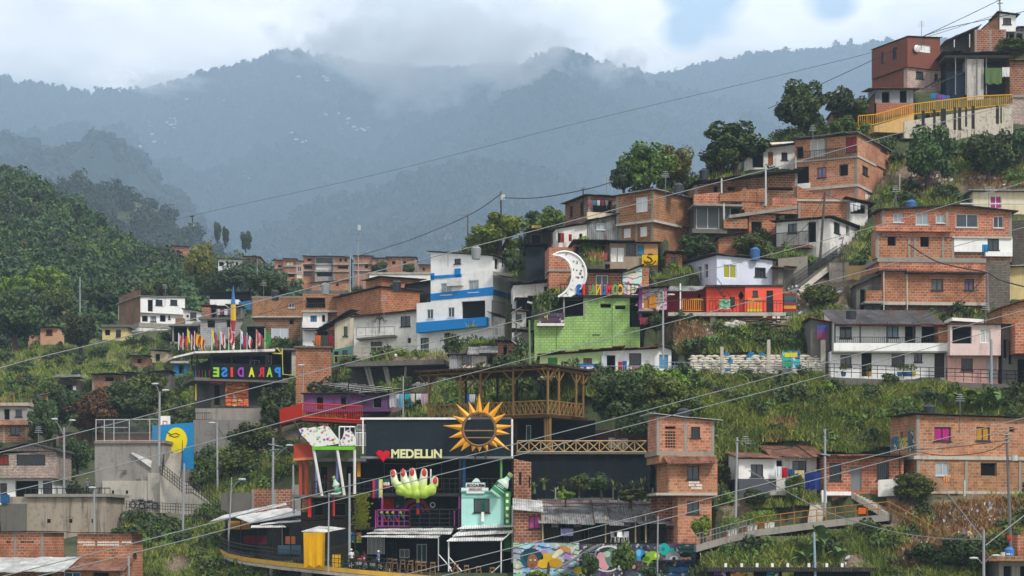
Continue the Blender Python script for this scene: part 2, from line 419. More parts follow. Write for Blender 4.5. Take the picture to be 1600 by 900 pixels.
def text_mesh(txt, height, extr, mirror=False, bold=0):
    cu = bpy.data.curves.new('lettering', 'FONT'); cu.body = txt; cu.size = 1; cu.extrude = .5; cu.offset = bold
    ob = bpy.data.objects.new('lettering', cu); COL.objects.link(ob); bpy.context.view_layer.update()
    me = bpy.data.meshes.new_from_object(ob.evaluated_get(bpy.context.evaluated_depsgraph_get()))
    bpy.data.objects.remove(ob); bpy.data.curves.remove(cu)
    co = np.empty(len(me.vertices) * 3, dtype=np.float32); me.vertices.foreach_get('co', co); co = co.reshape(-1, 3)
    x0, x1, y0, y1 = co[:, 0].min(), co[:, 0].max(), co[:, 1].min(), co[:, 1].max()
    k = height / (y1 - y0); out = np.zeros_like(co)
    out[:, 0] = (co[:, 0] - (x0 + x1) / 2) * k * (-1 if mirror else 1); out[:, 2] = (co[:, 1] - y0) * k; out[:, 1] = co[:, 2] * extr
    me.vertices.foreach_set('co', out.ravel()); me.update(); return me, (x1 - x0) * k
def lettering(txt, px, py0, py1, D, colr, depth=.12, mirror=False, width=None, parent=None, name='lettering', rz=0, bold=.02, matr=None):
    h = (py1 - py0) / F * D; me, w = text_mesh(txt, h, depth, mirror, bold)
    me.materials.append(matr or mat(colr, 'paint', dirt=.1)); o = bpy.data.objects.new(name, me); COL.objects.link(o)
    o.location = P(px, py1, D); o.rotation_euler = (0, 0, rz)
    if width: o.scale = (width / F * D / w, 1, 1)
    if parent is not None:
        bpy.context.view_layer.update(); o.parent = parent; o.matrix_parent_inverse = parent.matrix_world.inverted()
    return o
# ================================================================ RIGHT SIDE, TOP
h = H('rust red box house on the hilltop with pale lower storey and white shutters', 1418, 141, 25)
h.blk(1418, 1470, 104, v=.35, sx=1362, m=mat('c9b0a4', 'block'), op=[(1431, 111, 1443, 124, 'G'), (1460, 115, 1466, 126, 'G')]); h.sbox(1363, 1412, 103, 143, .05, -.02, m=mat('7a4a3d', 'paint', dirt=.8), name='rust_cladding')
h.blk(1418, 1469, (58, 60), 104, sx=1362, m=mat('7a4a3d', 'paint', dirt=.8), name='upper_storey', op=[(1436, 69, 1454, 83, 's')], sop=[(1377, 82, 1381, 97, 'G'), (1395, 75, 1401, 90, 'G'), (1378, 125, 1382, 136, 'G'), (1395, 119, 1402, 129, 'G')])
h.roof(mat('6e4338', 'corr'), ov=.1, ovs=.1, ovb=.1)
dm = MB().ball((0, 0, 0), (.45, .1, .45), 10, 6).build('satellite_dish', ALU, h.root); dm.location = h.loc(1433, 76, -.25)
h = H('grey board shack with red patterned brick base below the rust red house', 1369, 177, 0)
h.blk(1369, 1428, 161, m=mat('b5765c', 'block'), dep=5, name='wall')
h.blk(1367, 1427, 140, 161, m=mat('8f9298', 'paint', dirt=.9), v=.1, dep=4.5, name='upper_storey', op=[(1378, 143, 1390, 161, 'k'), (1406, 141, 1417, 161, 'k')], rise=.6)
h.roof(TINR, ov=.7, ovs=.8)
h = H('dark lean-to shed of slanted boards at the hill edge beside grey shack', 1340, 190, 0, name='shed', cat='shed')
h.blk(1340, 1366, (176, 147), m=WOODD, dep=4, op=[(1347, 170, 1362, 188, 'k')]); h.roof(ROOFD, ov=.6, ovs=.5)
h = H('low brick room under trees left of the dark lean-to shed', 1301, 192, 0)
h.blk(1301, 1337, 177, m=BRICK3, dep=4); h.roof(TIN, ov=.3)
h = H('grey stained shack with dark blue tarp wall and open porch behind the yellow railing', 1476, 150, 0, name='shack', cat='shack')
h.blk(1478, 1584, 96, m=mat('34353a', 'plain'), v=2.5, dep=4)
h.blk(1511, 1537, 92, m=mat('b9b3ac', 'concrete', dirt=.9), dep=3, name='side_wall')
h.blk(1479, 1510, 112, m=mat('232c3a', 'cloth'), v=.3, dep=1.5, name='tarp_wall')
h.blk(1476, 1584, 86, 90, m=CONCD, v=0, dep=5, name='roof_slab'); h.roof(ROOFD, ov=.8, ovs=.5, jag=.4)
for x in (1493, 1509, 1527, 1541): h.post(x, 90, 148, v=-.1)
cloth('dark green blanket hung on the porch of the grey hilltop shack', 1552.5, 106, 27, 25, DB(1476, 150) - .4, '5c7347')
cloth('white sheet hung beside the dark green blanket on the hilltop', 1572, 105, 12, 15, DB(1476, 150) - .4, 'd8d8d8')
h = H('unplastered brick house at the right edge beside the yellow railing', 1578, 150, 0)
h.blk(1578, 1640, 96, m=BRICK3, dep=5); h.roof(mat('9a6a3d', 'corr'), ov=.5)
h = H('brick storey with white pattern at the far right edge below the yellow railing', 1583, 190, 0)
h.blk(1583, 1640, 151, m=mat('c7b1a6', 'stone'), dep=4); h.box(1582, 1640, 148, 152, -.2, 4)
h = H('highest brick and white house with curved lean-to roof at the skyline', 1523, 73, 0)
h.blk(1523, 1572, 46, m=BRICK3, dep=5)
h.blk(1536, 1562, (44, 21), 46, v=1.0, m=BRICK3, dep=4, name='gable_wall'); h.roof(ROOFD, ov=.3)
h.blk(1562, 1587, (21, 24), 49, v=.8, m=WHITE, dep=4, name='upper_storey', op=[(1567, 28, 1580, 38, 'G')]); h.roof(ROOFD, ov=.4, ovs=.4)
h.blk(1575, 1600, 49, v=1.2, m=mat('6d6e72', 'paint'), dep=4, name='porch', op=[(1577, 52, 1585, 64, 'k'), (1588, 52, 1598, 64, 'k')])
h.blk(1473, 1523, (71, 49), v=2.5, m=mat('5b5552', 'paint', dirt=.9), dep=3, name='lean_to', ext=.5, ground=False); h.roof(TIN, ov=2.4)
for x in (1491, 1515): h.post(x, 62 if x == 1491 else 53, 74, v=.2, r=.05, m=WHITE)
h = H('tiny grey shack at the skyline on the right edge', 1591, 56, 0, name='shack', cat='shack')
h.blk(1591, 1640, 44, m=mat('77777a', 'paint'), dep=3, op=[(1594, 47, 1599, 54, 'k')]); h.roof(TINR, ov=.5)

# ---- brick block with red curtains, its terrace neighbours
h = H('three storey brick corner house with red curtains high on the right', 1340, 316, -28)
h.blk(1252, 1340, 291, sx=1392, m=BRICK2, sop=[(1352, 299, 1361, 314, 's'), (1376, 303.6, 1384, 319, 's')])
h.box(1241, 1340.5, 287, 291, -.25, 6, CONCL, 'floor_slab')
h.blk(1241.6, 1340, 245.5, 288, sx=1404, m=BRICK2, name='middle_storey', op=[(1244, 261, 1264, 288, 'k'), (1277, 262, 1291, 277, 'c:8a7f9a'), (1311, 257.5, 1325, 274, 'k')], sop=[(1347.5, 258, 1356.5, 275.5, 'G'), (1380, 264, 1388.5, 282, 'G')])
h.box(1243.5, 1265.5, 279, 291, -.12, -.02, WHITE, 'balcony_front')
h.box(1241, 1340.5, 242, 245.5, -.2, 6, CONCL, 'floor_slab')
h.blk(1241.6, 1340, 210, 242, v=0.02, sx=1404, m=BRICK2, name='top_storey', op=[(1244, 230, 1255, 247, 'k'), (1266, 219, 1288, 244, 's:b9b8b4'), (1322, 215, 1338, 237, 'c:a8324a')], sop=[(1376, 219, 1386, 240, 'c:a8324a')])
h.roof(TIN, ov=.7, ovs=.3, jag=.3)
h.rail(1256, 1339, 229, 243, v=-.45, n=30)
h.post(1406, 272, 318, v=4, r=.05, m=WHITE); h.post(1243.5, 245, 289, v=-.3, r=.07, m=ALU)
cloth('small green towel hanging from a window of the brick corner house', 1279, 277, 7, 14, DB(1340, 316) + 2.2, '4c7a66')
h = H('white rooftop room with dark door and orange canopy beside the brick corner house', 1165, 262, 6)
h.blk(1163, 1242, (236, 226), m=WHITED, dep=4, op=[(1176, 241, 1193, 262, 'k'), (1200, 236, 1208, 258, 'd:8a5430'), (1221, 238, 1230.5, 250, 'G')]); h.roof(TIND, ov=.8, ovs=.8)
h.post(1148, 244, 266, v=-.6, r=.07, m=WHITE)
h.box(1176, 1222, (228, 224), (234, 230), 1.5, 4, mat('c98a45', 'paint'), 'canopy'); h.box(1180, 1240, (224, 221), (228, 225), 2, 5, WHITE, 'canopy_edge')
h = H('stacked brick terrace house with open porch, half built walls and grey metal doors', 1090, 363, 7)
h.blk(1086, 1246, (289, 270), 318, v=2.2, dep=5, m=BRICK3, name='upper_storey', ground=True, op=[(1115, 286, 1122.5, 302, 'k'), (1136.5, 283, 1149, 298, 'k'), (1160, 282, 1168, 297, 'c:aebacb'), (1200, 268, 1239, 298, 'k')])
h.roof(ROOFD, ov=1.6, ovs=.3, jag=.5)
h.blk(1084, 1125, (304, 300), 320, v=.2, dep=.25, m=PARA, name='parapet'); h.blk(1125, 1196, (303, 294), 313, v=0, dep=.25, m=PARA, name='parapet')
h.blk(1085, 1160, 319, v=1.2, dep=5, m=CONCD, op=[(1088, 322, 1124, 358, 's:6b7176'), (1133, 322, 1142, 341, 's:6b7176'), (1142, 320, 1156, 334, 'k')])
h.box(1084, 1162, 318, 321, -.2, 3, CONC, 'floor_slab'); h.box(1082, 1136, 357, 364, -.4, 3, CONCD, 'floor_slab')
h.blk(1131, 1168, (343, 341), 356, v=-.6, dep=.25, m=PARA, name='parapet')
h.blk(1159, 1188, 294, 326, v=.1, dep=3, m=BRICK, name='side_wall'); h.box(1187, 1199, 300, 324, .3, .4, mat('8b8e8c', 'paint'), 'door')
h.blk(1170, 1212, 333, v=-.3, dep=5, m=BRICK, name='lower_storey', op=[(1174, 346, 1190.5, 367, 'k')], ground=True)
h.box(1139, 1246, (336, 321), (341, 326), -.9, 3, CONC, 'floor_slab'); h.blk(1164, 1246, (323, 318), 331, v=-.8, dep=.2, m=PARA, name='parapet')
h.blk(1207, 1246, 306, 326, v=-.6, dep=.2, m=mat('bd8069', 'block'), name='parapet')
for x, a, b in ((1196.5, 258, 322), (1127.5, 279, 302), (1131, 318, 343)): h.post(x, a, b, v=-.9, r=.09, m=ALU)
h = H('little broken brick outhouse in the bushes under the terrace house', 1123, 390, 0, name='outhouse', cat='outhouse')
h.blk(1123, 1160, (372, 365), m=PARA, dep=3, op=[(1152, 366, 1160, 385, 'k')]); h.roof(ROOFD, ov=.5)
h = H('long bare brick storey above the white graffiti house', 1247, 338, 4)
h.blk(1247, 1327, 313, m=PARA, dep=5); h.box(1245, 1328, 311, 314, -.15, 5, CONCL, 'floor_slab')
h.blk(1327, 1356, (313, 320), m=WHITED, v=.1, dep=4, name='porch', op=[(1329, 315, 1352, 334, 'k')]); h.roof(ROOFD, ov=1.0, ovs=.6)
h.blk(1245, 1292, (290, 311), 312, v=.4, dep=.3, m=PARA, name='sloped_wall')
for i, x in enumerate((1331, 1337, 1342)): cloth('white cloth hung in the porch beside the bare brick storey', x, 317, 5, 14 - i * 2, DB(1247, 338) - .3, 'e4e4e6', group='white laundry in the porch')
h = H('white plastered corner house with spray paint tag and barred balcony above the black stairs', 1297, 398, -30)
h.blk(1213, 1297, 341, sx=1350, m=WHITED, op=[(1231, 350, 1245, 364, 'G'), (1262, 347, 1275, 378, 'k')], sop=[(1303, 346, 1312.5, 366, 'G'), (1322, 351, 1327.5, 370, 'k'), (1341, 358, 1347, 376, 'k')], ext=4)
h.roof(ROOFD, ov=.5, ovs=.5, jag=.3)
h.blk(1275, 1297, 378, 412, v=-.25, dep=3, m=WHITED, name='buttress')
h.box(1210, 1264, 379, 384, -1.1, 1, TINR, 'balcony_floor'); h.rail(1213, 1263, 358, 380, v=-1.0, n=26)
h.box(1238, 1261, 386, 402, -.5, -.4, mat('8a8c88', 'corr'), 'shutter'); h.box(1235, 1241, 384, 405, -.75, -.5, BRICK3, 'column')
# the purple tag sprayed on the side wall
tg = MB()
for pts in ([(1312, 372), (1318, 370), (1316, 380), (1321, 388), (1315, 391), (1312, 386)], [(1322, 378), (1324, 390), (1328, 380), (1330, 391), (1333, 381)], [(1338, 377), (1333, 382), (1338, 388), (1334, 394)], [(1313, 382), (1322, 384), (1331, 386), (1338, 384)]):
    tg.tube([tuple(h.locs(x, y, h.top[1] + .03)) for x, y in pts], .05, 5)
tg.build('graffiti_tag', mat('7d5a82', 'paint'), h.root)

# ---- the big brick block on the right
h = H('large three storey brick block with many windows and white panelled corner on the right', 1372, 488, 4)
h.blk(1384, 1540, 474, v=.8, dep=6, m=BRICK3)
h.blk(1380, 1541, (422, 422), 473, v=-.3, dep=7, m=BRICK, name='lower_storey', op=[(1455.6, 435.6, 1473.4, 453.6, 'c:6a6d70'), (1507, 435.6, 1522, 453.6, 'c:6b6078')], ground=False)
h.box(1378, 1542, 471.5, 476, -.5, 7, CONCL, 'floor_slab')
h.box(1380, 1418, 420.5, 423, -.8, 2, TIND, 'canopy'); h.box(1417, 1542, 423.5, 426, -.9, 2, ROOFD, 'canopy'); h.box(1416.5, 1418.5, 421, 472, -.36, -.3, CONCL, 'pilaster')
h.blk(1374, 1540, 404, 422, v=.1, dep=6, m=BRICK, name='band_storey', ground=False); h.box(1371, 1541, 402.5, 409, .02, 6, CONC, 'floor_slab')
h.blk(1368, 1491, 361, 403, v=.1, sx=1361, m=BRICK, name='middle_storey', ground=False, op=[(1387, 366, 1400, 384, 'k'), (1438, 368, 1452, 386, 'k')])
for x in (1370, 1419, 1472): h.box(x, x + 3.4, 361, 403, .04, .1, CONC, 'pilaster')
h.box(1368, 1490, 361, 365, .05, .1, CONC, 'lintel_beam')
h.blk(1490, 1581, 390, 407, v=.3, dep=5, m=BRICK3, name='corner_base', ground=False)
h.blk(1491, 1582, 369, 392, v=.05, dep=5, m=WHITE, name='white_storey', ground=False, op=[(1543, 373, 1561, 391, 'G')]); h.box(1540, 1582, 391, 398.5, -.04, .3, WHITE, 'white_panel')
h.blk(1368, 1490, 352.5, 361, v=-.5, dep=.25, m=PARA, name='parapet', ground=False)
h.blk(1378, 1581, (328, 330), 369, v=.0, sx=1366, m=BRICK, name='top_storey', ground=False, op=[(1395.6, 333.5, 1410.4, 347.4, 'g:l'), (1431, 333, 1451, 351.4, 'g:l'), (1462.4, 335, 1476, 348.4, 'g:l'), (1493.4, 334.4, 1528, 355.4, 'g'), (1552, 337.6, 1568, 356, 'g')])
u0, u1, v0, v1, fl, fr, bl, br, lf = h.top; pk = h.loc(1494, 321.5); 
MB().extr([(u0, 0, fl), (u1, 0, fr), (pk.x, 0, pk.z)], (0, v1, 0)).build('gable_wall', BRICK, h.root)
rf = MB()
for a, za, b, zb_ in ((u0 - .5, fl - .05, pk.x, pk.z), (pk.x, pk.z, u1 + .5, fr - .1)):
    rf.hexa([(a, -.5, za), (b, -.5, zb_), (b, v1, zb_), (a, v1, za)], [(a, -.5, za + .1), (b, -.5, zb_ + .1), (b, v1, zb_ + .1), (a, v1, za + .1)])
rf.build('roof', ROOFD, h.root)
h.box(1488, 1582, 367.5, 370.5, -.12, 3, CONCL, 'floor_slab')
h.blk(1353, 1381, 454, 472, v=-.5, dep=.25, m=PARA, name='balcony_parapet'); h.blk(1355, 1381, 428, 472, v=2, dep=3, m=CONCD, name='porch_wall', op=[(1358, 436, 1367, 470, 'k'), (1369, 436, 1378, 452, 'k')])
h.box(1351, 1382, 470.5, 474, -.6, 2.5, CONC, 'balcony_floor'); h.post(1381, 421, 494, v=-.6, r=.05, m=ALU); h.post(1417.5, 470, 494, v=-.6, r=.05, m=ALU)
cloth('bright blue towel hung on the white corner of the big brick block', 1539, 382, 9, 12, DB(1372, 488) - .5, '1f86b8')
h = H('white two storey row house with long veranda, dark posts and corrugated roof', 1298, 588, 2)
h.blk(1298, 1479, 549, m=WHITE, dep=5, op=[(1313, 554.6, 1330.5, 573, 'G'), (1346, 552, 1362, 588, 'd:1d1f22'), (1393, 553.5, 1413.7, 571.5, 'b'), (1428, 553.5, 1441, 566, 'G'), (1460, 552, 1476, 590, 'd:3d3835')])
h.blk(1303, 1484, 535.5, 549, v=-1.0, dep=.2, m=WHITE, name='veranda_parapet', ground=False); h.box(1302, 1485, 548, 550.5, -1.0, 0, CONC, 'veranda_floor')
h.blk(1304, 1466, 503, 549, v=.3, dep=5, m=WHITE, name='upper_storey', ground=False, rise=1.5, op=[(1312, 510, 1331, 529, 'G'), (1386, 509, 1404, 527.6, 'c:9fb4c8'), (1414, 509, 1431, 545, 'k'), (1440, 509, 1464, 545, 'k')])
h.roof(TIND, ov=1.4, ovs=.3, jag=.15, fascia=mat('6a3a38', 'paint'))
h.blk(1466, 1484, 504, 549, v=-.95, dep=4, m=BRICK, name='brick_pier', ground=False)
for x in (1304.6, 1344, 1386, 1427): h.post(x, 504, 536, v=-.95, r=.07, m=METALD)
h.rail(1305, 1465, 526.5, 535.5, v=-.95, n=50, r=.018)
h.box(1488, 1537, (496, 499), (501, 504), 0, 3, WHITE, 'roof_sheet')
h = H('pale pink two storey house with plant filled window beside the white row house', 1484, 594, 2)
h.blk(1481, 1560, 555, m=mat('cfa39a', 'paint', dirt=.6), dep=5, op=[(1502, 560, 1520, 579, 'b'), (1541, 562.5, 1556, 594, 'd:a9adb2')])
h.blk(1484.5, 1564, 507, 555, v=-1, dep=6, m=mat('d6bdb8', 'paint', dirt=.6), name='upper_storey', ground=False, rise=.5, op=[(1488, 510, 1518.5, 537, 'k'), (1531, 514, 1548, 536, 's:bcbcb8')]); h.roof(TINR, ov=.3)
h = H('narrow grey shed left of the white row house', 1267, 572, 0, name='shed', cat='shed')
h.blk(1267, 1296, (499, 505), m=mat('6b6864', 'paint', dirt=.9), dep=4); h.roof(TINR, ov=.6, ovs=.3); h.box(1283, 1290, 531, 586, -.7, -.3, CONCL, 'column')
cloth('mauve and blue printed cloth on the narrow grey shed', 1285, 508, 17, 22, DB(1267, 572) - .4, '6a4a86', stripes=['-', '46509a', '7a4a80', '93466c'])
h = H('brick house cut off by the right edge with sloped roof, above grey ground floor', 1566, 612, 0)
h.blk(1566, 1640, 505, v=1.5, m=CONCD, dep=5, op=[(1568, 530, 1574, 560, 'k'), (1576, 532, 1582, 570, 'k'), (1590, 560, 1605, 610, 'k')])
h.blk(1566, 1640, (481, 458), 506, v=1, m=BRICK, dep=6, name='upper_storey', ground=False); h.roof(TINR, ov=.5)
h.blk(1586, 1640, 503, 552, v=-.3, m=BRICK, dep=5, name='brick_bay', ground=False)
h = H('yellow plastered house at the right edge with white roof edge', 1577, 462, 0)
h.blk(1577, 1640, (418, 415), m=mat('cdb884', 'paint'), dep=5); h.roof(TINW, ov=.6, ovs=.9)
h = H('cream house with magenta shutter and white roof edge at the right edge', 1520, 330, 0)
h.blk(1520, 1640, 300, m=mat('d8ccae', 'paint'), dep=5, op=[(1547, 306, 1565, 326, 's:a43f7c')]); h.roof(TINW, ov=.6, ovs=.5); h.box(1500, 1600, 317, 319, -1.2, -1.0, ALU, 'gutter')
# ---- lower right
h = H('brick corner house with magenta and yellow striped curtains at the lower right', 1432, 770, 14)
h.blk(1432, 1660, 715, sx=1393, m=BRICK2, op=[(1462, 722, 1483, 743, 'g:l'), (1532.4, 723, 1557.4, 744, 'k')])
for x in (1433, 1508, 1592): h.box(x, x + 4, 718, 769, -.05, 0, CONC, 'pilaster')
h.box(1428, 1662, 712, 717.5, -.15, 6, CONCL, 'floor_slab')
h.blk(1432, 1660, (648, 656), 712, v=-.05, sx=1391, m=BRICK2, name='upper_storey', ground=False, op=[(1460, 667, 1485.6, 689, 'c:b0287c'), (1525.4, 667, 1546.6, 689, 'c:b8862a'), (1577, 667.4, 1585, 675, 'k')], sop=[(1406, 675, 1411, 690, 'k')])
h.roof(ROOFD, ov=.4, ovs=.5); h.box(1429, 1662, 767, 771, -.15, 4, CONCL, 'floor_slab'); h.box(1506, 1509, 750, 790, -.9, -.75, CONCL, 'post')
h.sbox(1393, 1404, 683, 702, .06, -.02, m=mat('3a7f7a', 'mural'), name='wall_painting'); h.sbox(1406, 1418, 685, 702, .06, -.02, m=mat('c2a15a', 'mural'), name='wall_painting'); h.sbox(1419, 1429, 672, 706, .06, -.02, m=mat('5a7a6a', 'mural'), name='wall_painting')
cloth('peach towel under a window of the lower right brick house', 1479, 743, 9, 10, DB(1432, 770) - .3, 'd9975f')
h = H('low brick row house with grey door, two barred windows and white leaning board', 1294, 770, 3)
h.blk(1290, 1412, 714, m=BRICK, dep=5, op=[(1296, 723, 1315, 751, 'b'), (1329, 729, 1346, 766, 'd:77797d'), (1370, 722, 1389, 750, 'b')], rise=.3); h.roof(ROOFD, ov=1, ovs=.3, jag=.25)
h.box(1293, 1365, 710, 717, -.12, 0, PARA, 'brick_band'); h.box(1285, 1330, 768, 774, -.8, 0, WHITE, 'front_step'); h.box(1284, 1292, 766, 786, -.9, -.6, WHITE, 'pier')
h.box(1372, 1411, (750, 747), (776, 774), -.65, -.58, WHITED, 'leaning_board')
h = H('white shack with grey painted base and patchwork rusty roof', 1155, 770, 6, name='shack', cat='shack')
h.blk(1154, 1213, 748, m=mat('53565c', 'paint', dirt=.4), dep=4); h.blk(1154, 1213, 717, 748, v=.01, m=WHITE, dep=4, name='upper_wall', ground=False, op=[(1173, 725.5, 1192.4, 745, 'G')], rise=.5); h.roof(TINR, ov=.4, jag=.4)
h.blk(1212, 1276, 714, v=1.6, m=WHITED, dep=4, name='rear_wall', op=[(1212.5, 719.4, 1222.6, 729, 'k'), (1238, 720, 1260, 739, 'G')], rise=.9); h.roof(TINR, ov=.7, ovs=.6, jag=.5)
dd = DB(1155, 770) - .2
for t_, x, y, w_, hh, cc in (('white sheet', 1216, 729, 11, 15, 'dcdfe4'), ('red towel', 1226.5, 731, 11, 16, 'b3243f'), ('blue towel', 1236.5, 733, 10, 16, '2d4f86'), ('cream and gold towel', 1249, 735, 15, 18, 'c9b37c'), ('large dark blue blanket', 1270, 737, 25, 28, '25397c'), ('small teal rag', 1230, 752, 9, 7, '4a8a92')):
    cloth('%s on the washing line of the white shack' % t_, x, y, w_, hh, dd, cc, group='washing line at the white shack')
h = H('tall narrow brick tower house of three stepped storeys with rusty tin awning', 1048, 822, 8)
h.blk(1059, 1112, 774, v=.3, dep=5, m=BRICK2, op=[(1073.6, 783, 1092.6, 803, 'G')]); h.box(1025, 1121, 770, 774, -.3, 5, CONCL, 'floor_slab')
h.blk(1028, 1060, 774, 812, v=2.5, dep=3, m=BRICK3, name='rear_storey', ground=False)
h.blk(1045, 1121, 723, 770, v=-.2, sx=1026, m=BRICK2, name='middle_storey', ground=False, op=[(1073.6, 728.6, 1092.6, 749, 'G')])
h.blk(1030, 1119, 711, 723.5, v=.1, dep=5, m=BRICK2, name='parapet', ground=False)
h.box(1026, 1116, 705, 711.5, .25, 5, CONC, 'floor_slab')
h.blk(1026, 1116, (649, 658), 705, v=.3, sx=1012, m=BRICK2, name='top_storey', ground=False, op=[(1039, 666, 1055.6, 670.5, 'k'), (1079.6, 667, 1094, 684, 'b')]); h.roof(TINW, ov=.3, ovs=.6)
aw = MB(); a = h.loc(1034, 712, .3); b = h.loc(1118, 713, .3); c = h.loc(1122, 724, -1.1); d = h.loc(1044, 725, -1.1)
for i in range(8):
    p = a.lerp(b, i / 8); q = a.lerp(b, (i + 1) / 8); e = d.lerp(c, (i + 1) / 8); g = d.lerp(c, i / 8)
    aw.hexa([p, q, e, g], [tuple(x + Vector((0, 0, .04 + .02 * (i % 2)))) for x in (p, q, e, g)])
aw.build('awning', TINR, h.root)
pb = MB()
for i in range(4):
    for j in range(6): pb.box(*[sorted((h.loc(1040 + i * 4, 0, .28).x, h.loc(1042.6 + i * 4, 0, .28).x))[k] for k in (0, 1)], .27, .3, h.loc(1048, 676.5 + j * 4.5, .3).z, h.loc(1048, 674 + j * 4.5, .3).z)
pb.build('vent_blocks', VOID, h.root)
pb = MB()
for i, j in ((0, 0), (1, 0), (2, 0), (3, 0), (0, 1), (1, 1), (3, 1), (4, 1), (1, 2), (2, 2), (3, 2), (4, 2)):
    x0 = h.loc(1076 + i * 4, 0, -.2).x; pb.box(x0, x0 + .26, -.215, -.19, h.loc(1048, 755 + j * 4.6, -.2).z, h.loc(1048, 751.8 + j * 4.6, -.2).z)
pb.build('paint_marks', WHITED, h.root)
h = H('small grey concrete house with orange slab roof and blue tank at the bottom right corner', 1560, 905, 0, D=158)
h.blk(1561, 1640, 878, m=CONC, dep=4, op=[(1568, 884, 1581, 905, 'k'), (1594, 884, 1610, 905, 'k')], ext=2.5); h.box(1545, 1640, 869, 877, -.9, 4, PARA, 'roof_slab')
h.blk(1590, 1640, (836, 834), 869, v=2, dep=3, m=BRICK, name='upper_storey', ground=False)
# ================================================================ CENTRE, UPPER
h = H('two storey brick corner house with white shutters and narrowing lower floor', 1021, 376, -38)
h.blk(968, 1021, 346, sx=1074, m=BRICK, v=.4, op=[(974.4, 357.6, 985.4, 371, 's'), (1000, 355, 1011, 369, 's')])
h.box(962, 1021.5, 343, 346.5, -.2, 5, CONCL, 'floor_slab')
h.blk(963, 1021, (307, 298), 343, sx=1080, m=BRICK, name='upper_storey', ground=False, op=[(993.6, 309, 1011.6, 330, 's:cfd2d8')]); h.roof(TINW, ov=.4, ovs=.4)
h = H('small brick house with laundry on its cream balcony', 920, 347, 22)
h.blk(919, 964, 306, sx=883, m=BRICK3, op=[(926, 312, 957, 333, 'k')], sop=[(890, 323, 895, 338, 'b'), (906, 317, 912, 335, 'b')]); h.roof(ROOFD, ov=.4, ovs=.5)
h.box(918, 957, 331, 342, -.6, -.4, mat('cfc2a6', 'paint'), 'balcony_front')
for i in range(5): cloth('small garment on the cream balcony line', 922 + i * 6.5, 313, 5, 8, DB(920, 347) - .3, ['a05a70', '4a7a9a', 'c0c0c8', '8a3a4a', '707880'][i], group='garments over the cream balcony')
h = H('grey tin clad shack with white plastered left half', 870, 384, 8, name='shack', cat='shack')
h.blk(869, 918, (358, 350), m=WHITED, dep=5, op=[(905, 365, 910, 380, 'k')]); h.roof(TIND, ov=.4, jag=.3)
h.blk(918, 968, (347, 336), v=-.1, m=TIN, dep=5, name='tin_wall', op=[(932, 346, 945, 359, 'g:l')]); h.roof(TIND, ov=.4, jag=.3)
for i, (x, cc) in enumerate(((874, '1c1c22'), (879, 'a3243a'), (891, '9a2238'))): cloth(['black', 'dark red', 'short crimson'][i] + ' trousers hung in front of the white plastered shack', x, 364 + (i == 2) * 2, 5, 15 - 4 * (i == 2), DB(870, 384) - .5, cc)
h = H('long low brick house with red balcony rail, white doors and yellow banner', 858, 440, 4)
h.blk(858, 896, 386, m=BRICK, dep=5, rise=.2); h.box(856, 897, 421, 424, -.12, 3, CONC, 'floor_slab')
h.blk(896, 952, 381, 424, v=1.4, m=BRICK3, dep=4, name='porch_wall', op=[(899, 385, 925, 401, 'k'), (929, 380, 946, 394, 'k')]); h.roof(ROOFD, ov=1.6, jag=.5)
h.box(896, 953, 408, 412, -.2, 3, CONCD, 'floor_slab'); h.blk(919, 949, 394, 406, v=-.1, dep=.15, m=mat('93443f', 'paint'), name='balcony_front'); h.rail(900, 919, 394, 407, v=-.1, n=8)
h.blk(953, 1028, 379, 440, v=.3, m=mat('9a8a76', 'paint'), dep=4, name='annex', op=[(955, 387, 964.5, 409, 's'), (965.5, 387, 975, 409, 's'), (978, 378.5, 994, 398, 'b')], ground=True); h.roof(TIND, ov=.6, jag=.4)
h.box(997, 1006, 382, 396, .15, .3, mat('2f6f95', 'paint'), 'blue_board'); h.box(1006.5, 1027, 379, 396, .18, .3, mat('c08f5c', 'wood'), 'plywood_board')
bn = MB(); bn.box(h.loc(1003, 0).x, h.loc(1028, 0).x, .0, .1, h.loc(858, 413).z, h.loc(858, 396.5).z); bo = bn.build('banner', mat('dcb41a', 'cloth'), h.root)
em = MB(); cx = h.loc(1015.5, 404)
em.tube([(cx.x + .28, -.02, cx.z + .42), (cx.x - .1, -.02, cx.z + .45), (cx.x - .26, -.02, cx.z + .2), (cx.x + .12, -.02, cx.z), (cx.x + .24, -.02, cx.z - .22), (cx.x - .05, -.02, cx.z - .4), (cx.x - .34, -.02, cx.z - .28)], .07, 6)
em.tube([(cx.x - .6, -.02, cx.z - .2), (cx.x - .3, -.02, cx.z - .55), (cx.x + .3, -.02, cx.z - .55), (cx.x + .6, -.02, cx.z - .2)], .06, 6)
em.build('banner_emblem', mat('4a1c18', 'paint'), bo)
h.box(892, 955, 428, 433, -.4, 3, TIND, 'lower_roof'); h.box(918, 1003, 427, 431, -1.6, 1, ROOFD, 'lower_roof')
h = H('row of small workshops with graffiti wall behind the moon terrace', 918, 452, 3, name='workshop', cat='workshop')
h.blk(918, 974, 426, m=BRICK3, dep=4, op=[(931, 430, 950, 446, 's:6a6d70')]); h.roof(ROOFD, ov=.7, jag=.5)
h.blk(973, 1003, (427, 416), v=-.3, m=mat('c9cac8', 'mural'), dep=3, name='painted_wall'); h.roof(TIND, ov=.4)
h.blk(1003, 1014, 418, v=-.2, m=BRICK, dep=3, name='end_wall')
h = H('dark tarpaulin shelter beside the long low brick house', 822, 420, 0, name='shelter', cat='shelter')
